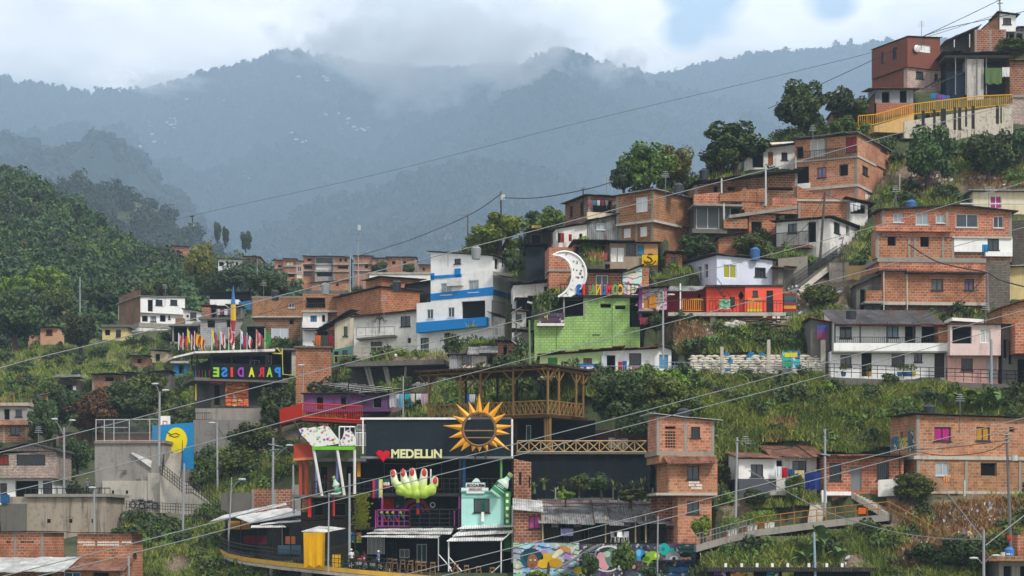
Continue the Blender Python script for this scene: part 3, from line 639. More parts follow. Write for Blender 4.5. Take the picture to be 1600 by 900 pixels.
h.blk(822, 851, 386, m=mat('2b3238', 'cloth'), dep=3); h.roof(mat('23282c', 'cloth'), ov=.6, jag=.6); h.blk(826, 866, 362, 387, v=2, m=mat('3a2a33', 'paint'), dep=3, name='upper_shed', ground=False, op=[(830, 366, 846, 384, 'k')]); h.roof(mat('5a3a3f', 'corr'), ov=.5, jag=.4)
h.box(831, 846, 352, 361, 2.6, 3.6, mat('c7b25e', 'paint'), 'yellow_tank')
h = H('bright green painted block house with terrace on its roof', 835, 548, 0)
h.blk(835, 914, (500, 493), m=mat('9abf72', 'block', dirt=.5), dep=5); GREEN = h.wall.data.materials[0]
h.blk(914, 984, 464, v=-.02, m=GREEN, dep=7, name='tall_wall', op=[(938, 474.4, 955, 481, 'k'), (961, 477, 977.4, 483.6, 'k')])
h.blk(984, 1000, 511, v=.1, m=GREEN, dep=5, name='side_wall')
h.blk(880, 914, 464, 497, v=.4, m=DARK, dep=5, name='open_room_shade', ground=False, op=[(882, 468, 912, 494, 'k')])  # near-black block paints in the shade of the covered terrace
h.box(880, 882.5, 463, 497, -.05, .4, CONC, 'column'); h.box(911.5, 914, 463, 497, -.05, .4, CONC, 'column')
h.box(874, 1000, 461, 464.5, -.3, 7, METALD, 'terrace_floor'); h.rail(876, 998, 444, 462, v=-.25, n=20, r=.03, hor=1)
h.box(843, 881, 489, 506, -.5, .5, mat('4a4446', 'mural'), 'painted_box'); h.box(839, 882, 505, 509, -.7, .5, WHITED, 'ledge')
for x, a, b in ((956, 466, 545), (869, 508, 545)): h.box(x, x + 1.0, a, b, -.05, -.02, mat('5b8a49', 'paint'), 'joint')
vb = MB()
for i in range(4): vb.box(h.loc(926 + i * 3, 0).x, h.loc(927.6 + i * 3, 0).x, -.04, 0, h.loc(835, 525).z, h.loc(835, 522).z)
vb.build('vent_holes', VOID, h.root)
GH = h
h = H('tangle of low tin roofs and dark sheds left of the green house', 800, 470, 3, name='shack', cat='shack')
h.blk(802, 880, (446, 440), m=WHITED, dep=4, op=[(850, 446, 862, 462, 'k')]); h.roof(TIND, ov=.6, jag=.6)
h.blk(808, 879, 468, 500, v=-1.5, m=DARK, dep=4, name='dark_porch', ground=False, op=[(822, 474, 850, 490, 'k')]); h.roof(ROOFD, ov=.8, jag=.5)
h.box(824, 856, (470, 478), (473, 481), -2.6, -1.6, ALU, 'roof_beam')
h = H('pale lilac blue house with olive shutters above the red house', 1120, 449, 22)
h.blk(1120, 1207, (399, 407), sx=1016, m=mat('cdd3e2', 'paint', dirt=.25), op=[(1130.6, 413, 1150.6, 435, 's:9a9a3c'), (1179.4, 417.6, 1196.6, 433, 'b')], sop=[(1021, 423, 1029, 440, 'k'), (1049, 420, 1060.6, 437, 'k'), (1067, 418, 1074, 440, 's:b9a5b5'), (1078, 417, 1084, 440, 's:9aa0b0'), (1091, 417.6, 1096, 437, 'k'), (1100, 413.6, 1106, 433, 'k')])
h.roof(TIND, ov=.35, ovs=.7, jag=.3)
h = H('coral red house with orange bay, black door and striped canopy', 1042, 489, 0)
h.blk(1104, 1164, 449, m=mat('e0543f', 'paint', dirt=.15), dep=4, op=[(1140, 464, 1148.4, 478, 'b')]); h.blk(1039, 1104, 452, v=1.5, m=mat('a3333a', 'paint'), dep=4, name='porch_wall', op=[(1090, 458, 1096, 478, 'k'), (1101, 457, 1103.6, 484, 'k')])
h.blk(1164, 1223, 447, v=-.5, m=mat('e85b45', 'paint', dirt=.15), dep=5, name='bay', op=[(1176, 454, 1184, 463.6, 'G'), (1197.6, 454, 1208, 489, 'd:262930')])
h.box(1168, 1190, 465, 487, -.56, -.5, mat('e2803a', 'paint', dirt=.1), 'orange_panel')
h.box(1103, 1224, 445, 448, -.6, 4, ROOFD, 'roof'); h.box(1044, 1228, 488, 493.5, -1.4, 4, CONCL, 'floor_slab')
cn = MB(); a, b, c, d = h.loc(1040, 437, 1.4), h.loc(1108, 447, 1.4), h.loc(1086, 455, -1.3), h.loc(1022, 446, -1.3)
a.z += .2; b.z = c.z + .75; a.z = b.z; d.z = c.z
cn.hexa([d, c, b, a], [tuple(x + Vector((0, 0, .08))) for x in (d, c, b, a)]); cn.build('canopy', TIN, h.root)
h.post(1063, 443, 488, v=-1.2, r=.07, m=WHITE); h.rail(1066, 1098, 468, 486, v=-1.2, m=mat('d38b1d', 'paint'), n=10, r=.04); h.rail(1098, 1224, 470, 488, v=-1.3, n=24, r=.02)
h.box(1168, 1190, 483, 487, -1.25, -1.2, mat('d8c23a', 'paint'), 'yellow_bar'); h.box(1124, 1141, 468, 483, -1.45, -1.4, mat('8fb08a', 'mural'), 'painted_board')
dm = MB().extr([(0, 0, .45), (.27, 0, 0), (0, 0, -.45), (-.27, 0, 0)], (0, .05, 0)).build('diamond_window', VOID, h.root); dm.location = h.loc(1158, 462, -.06)
for x, a_, b_ in ((1110, 493, 508), (1220, 493, 513), (1229, 494, 513)): h.box(x, x + 8, a_, b_, -.9, 0, CONCL, 'column')
st = MB()
for i in range(6): st.box(h.loc(1121 + i * 4, 0).x, h.loc(1125 + i * 4, 0).x, -.9, -.4, h.loc(1042, 452 + i * 6).z - .05, h.loc(1042, 452 + i * 6).z + .02)
st.tube([tuple(h.loc(1120, 450, -.9)), tuple(h.loc(1146, 486, -.9))], .04, 4); st.tube([tuple(h.loc(1120, 434, -.9)), tuple(h.loc(1146, 470, -.9))], .03, 4)
st.build('outside_stair', METALD, h.root)
h = H('flight of wooden steps painted in rainbow bands beside the coral house', 1225, 492, 0, name='painted_steps', cat='steps')
for i, cc in enumerate(('3c6a5a', '8a2f33', 'c9972e', '8a3038', '34506f', '3c6a5a', '7a3a3a')): h.box(1225, 1244, 492 - (i + 1) * 4.8, 492 - i * 4.8, i * .3, i * .3 + 2, mat(cc, 'paint'), 'step')
# ---- green and white low house
h = H('low house half pale green half white with patched roof and blue panel', 844, 592, 0)
h.blk(844, 942, (556, 549), m=mat('bcd394', 'paint'), dep=5, op=[(856, 559, 871, 585, 'd:3f8a45'), (911.4, 559.6, 925, 572, 'c:7a5a48')]); h.roof(TINR, ov=.6, jag=.5)
h.box(899, 940, 568, 592, -.05, 0, mat('2458a4', 'paint', dirt=.2), 'blue_panel'); h.box(895, 897, 560, 592, -.04, 0, WHITED, 'trim')
h.blk(941, 1030, (549, 545), m=WHITE, v=.05, dep=5, name='white_wall', op=[(948, 555, 961.6, 592, 'k'), (983, 552, 1002, 570, 'b')]); h.roof(TINR, ov=.6, jag=.6)
h.blk(1028, 1049, (540, 547), m=WHITE, v=.2, dep=5, name='gable_wall', op=[(1029, 554, 1044, 576, 'd:5a8fb5')]); h.roof(TIND, ov=.3)
h.box(940, 948, 553, 592, -.3, .05, mat('b9c0c8', 'paint'), 'door_surround'); h.box(840, 1050, 590, 594, -1.6, 1, CONCD, 'floor_slab')
h.rail(898, 1078, 572, 591, v=-1.5, m=mat('8fa0b5', 'paint'), n=14, r=.025, hor=1)
DG = DB(844, 592)
cloth('white cloth pinned on the blue panel of the green and white house', 922.5, 573, 12, 25, DG - .4, 'e4e4e8'); cloth('small white towel left of the blue panel cloth', 907.5, 574, 9, 8, DG - .4, 'dfdfe4')
cloth('rounded red garment hung by the white wall', 969, 565, 7, 16, DG - .5, 'a8322c'); cloth('rounded blue garment hung by the white wall', 976, 564, 7, 17, DG - .5, '29598c'); cloth('pink patterned blanket over the rail of the green and white house', 1000, 573, 26, 9, DG - 1.55, 'b06a78'); cloth('grey patterned garment hung near the blue door', 1012, 563, 8, 14, DG - .5, 'a9a2a0')
h = H('tin shack with broad grey roof and one brick corner below the blue and white house', 702, 582, 0, D=202, name='shack', cat='shack')
h.blk(735, 797, 553, m=BRICK3, dep=4, op=[(762, 558, 771, 570, 'k')], rise=.9); h.roof(TIN, ov=1.0, ovs=.3, jag=.4)
h.box(737, 760, 556, 571, -.1, 0, WHITED, 'slat_screen'); h.blk(702, 735, 555, v=-.1, m=TIN, dep=3, name='tin_wall'); h.roof(TIND, ov=.3); h.box(730, 762, 571, 583, -.2, 0, BRICK, 'brick_base')

h = H('pinkish shack with orange arched door and dark open underside right of the green house', 1000, 505, 0, name='shack', cat='shack')
h.blk(1000, 1042, (452, 449), 484, m=mat('b98f98', 'mural'), dep=4, ground=True, op=[(1006, 466, 1014, 482, 'd:a8743a')]); h.roof(ROOFD, ov=.5, jag=.5)
m_ = MB(); c = h.loc(1020, 470, -.05); m_.extr([(c.x - .35, -.05, c.z - .7), (c.x + .35, -.05, c.z - .7), (c.x + .35, -.05, c.z + .2), (c.x + .2, -.05, c.z + .5), (c.x, -.05, c.z + .65), (c.x - .2, -.05, c.z + .5), (c.x - .35, -.05, c.z + .2)], (0, .06, 0)); m_.build('arched_door', mat('b8792f', 'paint'), h.root)
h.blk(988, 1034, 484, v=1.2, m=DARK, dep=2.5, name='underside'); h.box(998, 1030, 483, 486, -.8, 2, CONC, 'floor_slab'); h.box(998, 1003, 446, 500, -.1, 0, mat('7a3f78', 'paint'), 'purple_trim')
cloth('red and white bundle hanging under the pinkish shack', 1006, 496, 13, 11, h.D - .6, '8a3f48')

for lab, x0, x1, t_, b_, mm_, rf_, op in (('small grey block shack with white door under the tin tangle', 803, 832, 518, 552, CONC, TIN, [(808, 526, 815, 550, 's')]), ('low brick shack with dark doorway left of the green painted pole', 778, 803, 534, 562, BRICK3, TIND, [(786, 541, 793, 560, 'k')]), ('narrow white room with barred window squeezed beside the stepped annex', 800, 822, 486, 512, WHITED, TINR, [(806, 491, 815, 501, 'b')]), ('half plastered brick shack above the coral house canopy', 1042, 1066, 396, 420, PARA, TIND, [(1049, 402, 1056, 410, 'G')]), ('low grey shack with rusty roof behind the pale lilac house', 1208, 1240, 420, 446, CONCD, TINR, [(1216, 426, 1224, 444, 'k')]), ('small cream shack on the green slope left of the rainbow letter bar', 236, 262, 548, 566, mat('c9b592', 'paint', dirt=.8), TIN, [(243, 553, 250, 565, 'k')]), ('little brick shack with tin roof between the yellow bungalow and the blue hut', 206, 232, 556, 574, BRICK3, TIN, [(214, 560, 221, 568, 'k')])):
    h = H(lab, x0, b_, 0, name='shack', cat='shack', D=DB(x0, b_) + 1.5); h.blk(x0, x1, (t_, t_ + 2), m=mm_, dep=3, op=op); h.roof(rf_, ov=.6, jag=.5)
# ================================================================ CENTRE LEFT
h = H('tall white house with bright blue bands and blue balcony', 770, 556, -24, D=213)
h.blk(652, 770, 512, m=WHITE, dep=7, op=[(657, 528, 670, 549, 'G'), (694, 520, 704, 550, 'k'), (707, 524, 717, 540, 'b')], ext=2)
h.blk(651, 768, (474, 463), 512, v=-.4, dep=7, m=WHITE, name='middle_storey', ground=False, op=[(667, 483.5, 677, 498, 'g'), (700, 480.5, 710, 495.5, 'g'), (721, 465, 758, 496, 'k')])
h.box(650, 759, (504, 495), (520, 509), -1.1, -.4, mat('1a7cc2', 'paint', dirt=.2), 'blue_balcony')
h.blk(673, 770, (437, 420), 469, v=-.3, sx=806, m=WHITE, name='third_storey', ground=False, op=[(689, 443, 706, 460, 'g:l'), (732, 438, 748, 456, 'g:l')])
h.box(672.5, 770.5, (459, 448), (469.5, 461), -.38, -.3, mat('1a7cc2', 'paint', dirt=.2), 'blue_band')
h.sbox(771, 796, 452, 468, .06, -.02, m=mat('1a7cc2', 'paint', dirt=.2), name='blue_band')
h.blk(673, 770, (394, 400), 437, v=-.25, sx=806, m=WHITE, name='top_storey', ground=False, op=[(710, 397.5, 720, 412, 'G')], sop=[(773, 403, 780, 422, 'k')])
h.roof(TIND, ov=.3, ovs=.4)
h.box(672.5, 721, (431, 428), (436, 433), -.36, -.25, mat('1a7cc2', 'paint', dirt=.2), 'blue_band'); h.box(673, 678, 421, 432, -.36, -.25, mat('1a7cc2', 'paint', dirt=.2), 'blue_block'); h.box(710, 719, 416, 430, -.36, -.25, mat('1a7cc2', 'paint', dirt=.2), 'blue_block')
h.box(698, 721, 432, 443, -.8, -.3, mat('d8d5d0', 'paint'), 'sign_box'); h.rail(652, 720, 541, 556, v=-1.1, m=ALU, n=7, hor=1)
h.box(770, 803, (424, 428), (428, 433), -.8, 2, CONC, 'side_canopy')
h = H('white stepped annex with posts and tin roofs right of the blue and white house', 772, 545, -12, D=213, name='annex', cat='house')
h.blk(768, 800, (493, 500), m=WHITED, dep=4, op=[(772, 500, 780, 525, 's:b9bcc0'), (788, 505, 797, 530, 'k')]); h.roof(TINR, ov=.6, jag=.5)
h.blk(766, 812, (402, 425), 440, v=3.5, m=CONCL, dep=3, name='upper_wall', ground=False); h.roof(TIND, ov=.8, jag=.5); h.rail(768, 800, 512, 525, v=-1, m=WHITE, n=6)
h = H('white plastered house with dark balcony and brown roof edge left of the blue bands', 555, 560, -16)
h.blk(553, 652, (496, 486), m=WHITED, dep=6, op=[(626, 494, 641, 510, 'G'), (579, 534, 597, 551, 'b'), (637, 528, 642, 536, 'k')], ext=2); h.roof(mat('5a403a', 'corr'), ov=.6, ovs=.2, fascia=mat('4a302c', 'paint'))
h.box(557, 616, (528, 523), (531, 526), -1.0, 0, CONCD, 'balcony_floor'); h.rail(557, 616, 512, 526, v=-.95, n=4, m=METAL)
h.rail(552, 650, 543, 558, v=-1.2, n=8, m=mat('b5a886', 'paint'), hor=1); h.box(552, 655, 557, 563, -1.4, 0, CONCL, 'walkway_edge')
br = MB(); c0 = h.loc(593, 497, -.1)
for k in (-1, 1): br.tube([c0 + Vector((0, 0, -.2)), c0 + Vector((k * .3, -.05, .1)), c0 + Vector((k * .55, -.05, -.4)), c0 + Vector((k * .9, -.05, -.25))], [.06, .08, .06, .02], 5)
br.tube([c0 + Vector((0, 0, .3)), c0 + Vector((0, 0, -1.6))], .05, 4); br.build('wall_ornament', mat('6a6660', 'concrete'), h.root)
h = H('orange brick upper storey with two visible sides and thin roof edge', 596, 500, 30)
h.blk(596, 656, (449, 455), sx=526, m=mat('b8633c', 'brick', dirt=.1), ext=1); h.roof(TIND, ov=.3, ovs=.5)
h.blk(596, 656, (434, 438), 452, v=4.5, dep=4, m=mat('b8633c', 'brick', dirt=.2), name='rear_room', ground=False, op=[(610, 438, 617, 446, 'c:a89078')]); h.roof(mat('6a5648', 'corr'), ov=.5, ovs=.6)
h = H('dark tarpaulin covered shed between brick storey and blue and white house', 636, 474, 4, D=DB(596, 500) + 4, name='shed', cat='shed')
h.blk(636, 673, (446, 440), m=mat('3a3c3f', 'cloth'), dep=4); h.roof(TIND, ov=.5)
h = H('plain white wall house far behind the orange brick storey', 577, 455, 0, D=262)
h.blk(577, 672, 427, m=WHITE, dep=6); h.box(576, 673, 425.5, 428, -.15, 6, CONCL, 'roof_slab')
h = H('cream stucco house with stepped tin alley roof', 522, 556, -10)
h.blk(523, 552, (505, 492), m=mat('c9bda6', 'paint', dirt=.8), dep=6, op=[(537, 510, 543, 525, 'G')], ext=2); h.roof(TIND, ov=.3)
h.blk(492, 523, 516, v=1, m=BRICK3, dep=4, name='alley_wall', op=[(495, 517, 512, 531, 'k')]);
ar = MB()
for i in range(8):
    a = h.loc(490 + i * 7, 517 - i * 4.2, -.9); b = h.loc(499 + i * 7, 513 - i * 4.2, -.9); ar.hexa([(a.x, -.9, a.z), (b.x, -.9, b.z), (b.x, 3, b.z + .3), (a.x, 3, a.z + .3)], [(a.x, -.9, a.z + .08), (b.x, -.9, b.z + .08), (b.x, 3, b.z + .38), (a.x, 3, a.z + .38)])
ar.build('stepped_roof', TIND, h.root)
DC = DB(522, 556)
for i, (x, cc, t_) in enumerate(((497, 'c4602f', 'orange'), (507, '3a4a40', 'dark green'), (516, '7c1f2c', 'dark red'))): cloth('%s cloth hung in front of the cream stucco house' % t_, x, 524, 9, 16, DC - 1, cc)
h = H('teal painted hut with door and small yellow rail', 519, 571, -8, name='hut', cat='hut')
h.blk(518, 552, (547, 540), m=mat('6aa39a', 'paint'), dep=3, op=[(522, 549, 529, 567, 'd:1d2a2c'), (535, 543, 543, 556, 'G')]); h.rail(522, 552, 556, 568, v=-.7, n=5, m=mat('c9b43a', 'paint'), r=.04)
# ---- brick houses behind the flags
h = H('wide two storey brick house with white sliding window behind the flags', 397, 545, 0)
h.blk(399, 473, 496, m=BRICK3, dep=6, op=[(386, 511, 413, 529, 'k'), (424, 511, 451, 529, 's:b9bdc4'), (452, 498, 459, 507, 'k')], ext=2); h.box(392, 473, 493.5, 496, -.4, 6, CONCL, 'floor_slab')
h.blk(394, 472, 464.5, 494, v=-.2, m=BRICK, dep=6, name='upper_storey', ground=False, op=[(451, 473, 460, 481, 'g')]); h.box(393, 473, 463, 465, -.25, 6, CONC, 'roof_edge'); h.box(385, 414, 507, 510, -.9, 0, CONCD, 'canopy')
h.box(386, 399, 509, 545, .2, 2, VOID, 'open_room_shade')  # solid near-black block paints in the room's inner shade
h = H('brick and white house with open roof terrace and blue arched window', 475, 545, 0)
h.blk(473, 512, 487, m=WHITE, dep=5, op=[(485, 493, 495, 504, 'c:5a7fae'), (503, 492, 508, 503, 'k')], ext=2); h.blk(511, 526, 487, v=.4, m=BRICK, dep=5, name='side_wall')
h.box(472, 504, 503, 514, -1.0, -.8, WHITE, 'balcony_front'); h.box(472, 504, 512, 515, -1.0, 0, CONC, 'balcony_floor')
h.blk(473, 531, 459, 486, v=-.1, m=BRICK, dep=6, name='upper_storey', ground=False, op=[(478, 465, 508, 481, 'k')]); h.box(471, 532, 485, 487.5, -.4, 5, CONCL, 'floor_slab'); h.box(473, 540, 454, 459, 0, 6, CONCD, 'roof_slab')
h.rail(478, 508, 474, 481, v=-.15, n=10)
h = H('grey block house with cluttered roof terrace behind the flag row', 313, 548, 0)
h.blk(313, 380, 498, m=mat('b0aeab', 'block', dirt=.9), dep=6, op=[(324, 500, 336, 512, 'k'), (354, 500, 360, 512, 'k')], ext=2); h.box(310, 394, 496, 499, -.3, 6, CONCD, 'floor_slab')
h.blk(316, 378, 481, 497, v=2.5, m=CONCD, dep=3, name='terrace_wall', ground=False, op=[(322, 483, 336, 496, 'k'), (345, 482, 352, 495, 'k')]); h.roof(TINR, ov=1.2, jag=.6); h.blk(315, 328, 480, 497, v=.3, m=BRICK3, dep=2, name='brick_room', ground=False)
for x in (316, 340, 362, 377): h.post(x, 482, 497, v=.2, r=.06)
for i in range(6): cloth('garment on the cluttered roof terrace behind the flags', 341 + i * 6, 483, 5, 9, DB(313, 548) + .2, ['c9c4c4', '8a4a52', 'd8d8dc', '6a7a8a', 'b58a94', '4a4a54'][i], group='garments on the cluttered roof terrace')
h = H('white rooftop shed with dark roof and blue tarp in front of the trees', 328, 486, 0, D=DB(313, 548) + 14, name='shed', cat='shed')
h.blk(328, 373, 468, m=WHITE, dep=3); h.blk(328, 392, 457, 468, v=1.5, m=DARK, dep=4, name='dark_upper', ground=False); h.roof(ROOFD, ov=.6); h.box(373, 393, (472, 469), 484, -.3, -.1, mat('3d6f9c', 'cloth'), 'blue_tarp')
h = H('unfinished concrete frame house with dark open rooms left of the flags', 268, 540, 0)
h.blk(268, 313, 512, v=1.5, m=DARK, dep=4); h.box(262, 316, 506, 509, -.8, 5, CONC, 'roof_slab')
for x in (269, 292, 309): h.box(x, x + 2.4, 508, 541, -.3, 0, CONC, 'column')
h.box(266, 316, 534, 541, -.3, 2, CONC, 'plinth'); h.box(274, 287, 497, 506, 0, 1.5, WOOD, 'crate_stack'); h.box(297, 311, 502, 506, 0, 1, WHITED, 'sack_heap')
# ---- white villa at the left
h = H('white two storey house with four dark windows and brick gable side', 219, 514, 27)
h.blk(219, 287, 489, sx=186, m=WHITE, op=[(222, 493, 231, 503, 'k'), (235, 494, 244, 503, 'c:9aa3ac'), (250, 492, 259, 503, 'k'), (263, 493, 266, 499, 'G')], ext=.5)
h.blk(219, 289, (464, 465), 488, v=-.6, sx=185, m=WHITE, name='upper_storey', ground=False, op=[(231, 468, 239, 487, 'k'), (243, 468, 254, 477.6, 'G'), (266, 468, 277, 477, 'G')]); h.roof(TINW, ov=.3, ovs=.4)
h.sbox(186, 219, 464.5, 514, .05, -.02, m=BRICK3, name='brick_gable'); h.box(217, 290, 504, 511, -.7, 3, CONC, 'plinth'); h.box(216, 290, 512, 524, -1.2, 2, WHITED, 'base_wall')
h = H('low white extension with small windows right of the white villa', 286, 512, 4)
h.blk(286, 314, (483, 487), m=WHITED, dep=4, op=[(291, 492, 295, 496, 'k'), (297, 488, 307, 500, 'b')]); h.roof(ROOFD, ov=.4)
h = H('small yellow bungalow with two windows under a flat roof', 160, 530, 0, name='bungalow')
h.blk(160, 199, 511, m=mat('d3c084', 'paint'), dep=4, op=[(164, 515, 172, 524, 'k'), (181, 515, 189, 527, 'b')]); h.box(157, 203, 507, 511, -.5, 4, CONCD, 'roof_slab')
h = H('little peach bungalow with red window between two dark trees', 63, 535, 0, name='bungalow')
h.blk(63, 91, 512, m=mat('d0a283', 'paint'), dep=4, op=[(72, 515, 82, 523, 'c:8a2a38')]); h.roof(ROOFD, ov=.5); h.blk(44, 63, 524, v=.5, m=mat('c08f7c', 'paint'), dep=3, name='porch_wall')
# ---- shacks in the greenery
h = H('dark ramshackle hut with pale tin roof deep in the bushes', 90, 615, 0, name='hut', cat='hut')
h.blk(90, 124, 594, m=mat('4a3f3a', 'paint'), dep=3, op=[(102, 600, 112, 611, 'k'), (114, 603, 119, 614, 's')]); h.roof(TINW, ov=.8, jag=.8); h.box(88, 126, 585, 588, .5, 3, TIN, 'upper_roof')
h = H('brick hut with single dark window and tin roof above the bushes', 144, 612, 0, name='brick_hut', cat='hut')
h.blk(144, 196, 586, m=BRICK3, dep=4, op=[(164, 588.5, 178, 596, 'k')]); h.roof(TIND, ov=.5, jag=.4); h.blk(196, 266, (584, 582), v=.6, m=CONCD, dep=4, name='grey_annex', op=[(201, 586, 214, 602, 'k')]); h.roof(TIND, ov=.6, jag=.6)
h = H('tiny yellow hut half hidden by bushes at the left', 48, 632, 0, name='hut', cat='hut')
h.blk(48, 74, (621, 617), m=mat('d19a4c', 'paint'), dep=3); h.roof(TIN, ov=.5)
h = H('small bright blue hut beside the dark terrace bar', 272, 586, 0, name='hut', cat='hut')
h.blk(272, 303, 567, m=mat('2f82ba', 'paint'), dep=3, op=[(279, 570, 287, 584, 'k')]); h.box(266, 306, 564, 567.5, -.7, 3, CONCL, 'roof_slab')
h = H('grey and brick two storey house cut by the left edge with open timber roof', -30, 690, 0)
h.blk(-30, 42, 664, m=BRICK3, dep=5, op=[(16, 666, 31, 679, 'G')], ext=3); h.blk(-30, 44, 634, 664, v=-.1, m=mat('97938f', 'paint'), dep=5, name='upper_storey', ground=False, op=[(6, 639, 15, 656, 'k'), (24, 640, 34.4, 651, 'G')]); h.box(-32, 45, 629, 634, -.5, 5, mat('b5a195', 'concrete'), 'roof_slab'); h.box(-30, 44, 656.5, 664, -.6, -.1, mat('b5745c', 'brick'), 'balcony_parapet')
tb = MB()
for a, b in (((-4, 617), (8, 632)), ((6, 630), (18, 615)), ((21, 613), (22, 630))): tb.tube([h.loc(*a, 1), h.loc(*b, 1)], .09, 5)
tb.build('roof_timbers', WOOD, h.root)
h = H('pinkish stone clad house with gabled roof and white garage floor', -20, 786, 0)
h.blk(-20, 83, 748, m=WHITE, dep=6, op=[(0, 755, 11, 772, 'b'), (24, 751, 60, 786, 'k'), (67, 751, 82, 774, 'b')], ext=2)
h.blk(-20, 88, 705, 748, v=-.7, m=mat('bba79b', 'stone'), dep=7, name='upper_storey', ground=False, op=[(-2, 710, 13.6, 726.5, 'c:8a3a30'), (26, 710, 71, 727.6, 'b')])
u0, u1, v0, v1 = h.top[:4]; pk = h.loc(43, 693, -.7); zz = h.top[4]; e0 = zz - .15
MB().extr([(pk.x - 3.2, v0, zz - .3), (u1, v0, zz - .02), (pk.x, v0, pk.z - .05)], (0, 6, 0)).build('gable_wall', mat('bba79b', 'stone'), h.root)
rf = MB()
for a, za, b, zb_ in ((u0, e0 - .1, pk.x, pk.z), (pk.x, pk.z, u1 + .4, e0 + .15)): rf.hexa([(a, v0 - .6, za), (b, v0 - .6, zb_), (b, v1, zb_), (a, v1, za)], [(a, v0 - .6, za + .14), (b, v0 - .6, zb_ + .14), (b, v1, zb_ + .14), (a, v1, za + .14)])
rf.build('roof', TIND, h.root); h.box(-20, 88, 727.5, 747, -.95, -.7, mat('bba79b', 'stone'), 'balcony_front')
h = H('long brick wall house seen through the ball court fence', 88, 712, 0, D=236)
h.blk(88, 146, 677, m=BRICK3, dep=4); h.box(86, 240, 675, 677.5, -.2, 4, CONCD, 'roof_edge'); h.blk(146, 240, 677, v=.3, m=BRICK2, dep=4, name='brick_annex')
h = H('brick house corner with small vent holes at the bottom left', -20, 876, -10, D=178)
h.blk(-20, 68, 832, sx=100, m=BRICK, ext=2.5); h.roof(ROOFD, ov=.25, ovs=.3)
vb = MB()
for x in (11, 14, 33, 36, 39, 43, 46, 50): vb.box(h.loc(x, 0).x, h.loc(x + 1.6, 0).x, -.03, .02, h.loc(68, 848).z, h.loc(68, 845.5).z)
vb.build('vent_holes', VOID, h.root)
h = H('brick house with two rows of white painted bricks at the bottom left', 121, 880, -8, D=176)
h.blk(121, 206, 834, sx=223, m=BRICK, ext=2.5); h.roof(ROOFD, ov=.3, ovs=.8)
wb = MB()
for i in range(22):
    if i in (7, 17): continue
    wb.box(h.loc(122 + i * 3.8, 0).x, h.loc(125.2 + i * 3.8, 0).x, -.02, .02, h.loc(206, 848.5).z, h.loc(206, 846).z)
    if 1 < i < 18: wb.box(h.loc(122 + i * 3.8, 0).x, h.loc(125.2 + i * 3.8, 0).x, -.02, .02, h.loc(206, 852.5).z, h.loc(206, 850).z)
wb.build('white_bricks', WHITED, h.root)
tr = MB()
for i in range(16): tr.cur = 0; t0, t1 = i * math.pi / 8, (i + 1) * math.pi / 8; cc = h.locs(211, 869, h.top[1] + .08); tr.tube([cc + Vector((0, math.cos(t0) * .28, math.sin(t0) * .28)), cc + Vector((0, math.cos(t1) * .28, math.sin(t1) * .28))], .06, 5)
tr.build('hung_tyre', DARK, h.root)
h = H('low shack with white and rusty corrugated roof along the bottom left edge', -20, 915, 0, D=170, name='shack', cat='shack')
h.blk(-20, 95, 893, m=BRICK3, dep=5, rise=.9, ext=3, op=[(60, 897, 80, 915, 'k')]); h.roof(TINW, ov=1, ovs=.5, jag=.4)
h = H('low shack with brown tin roof and blue shutter at the bottom left', 98, 915, 0, D=171, name='shack', cat='shack')
h.blk(98, 192, 890, m=BRICK, dep=4, rise=.7, ext=3, op=[(100, 894, 126, 906, 's:2f6a9c'), (145, 894, 170, 910, 'k')]); h.roof(TINR, ov=.7, jag=.5)
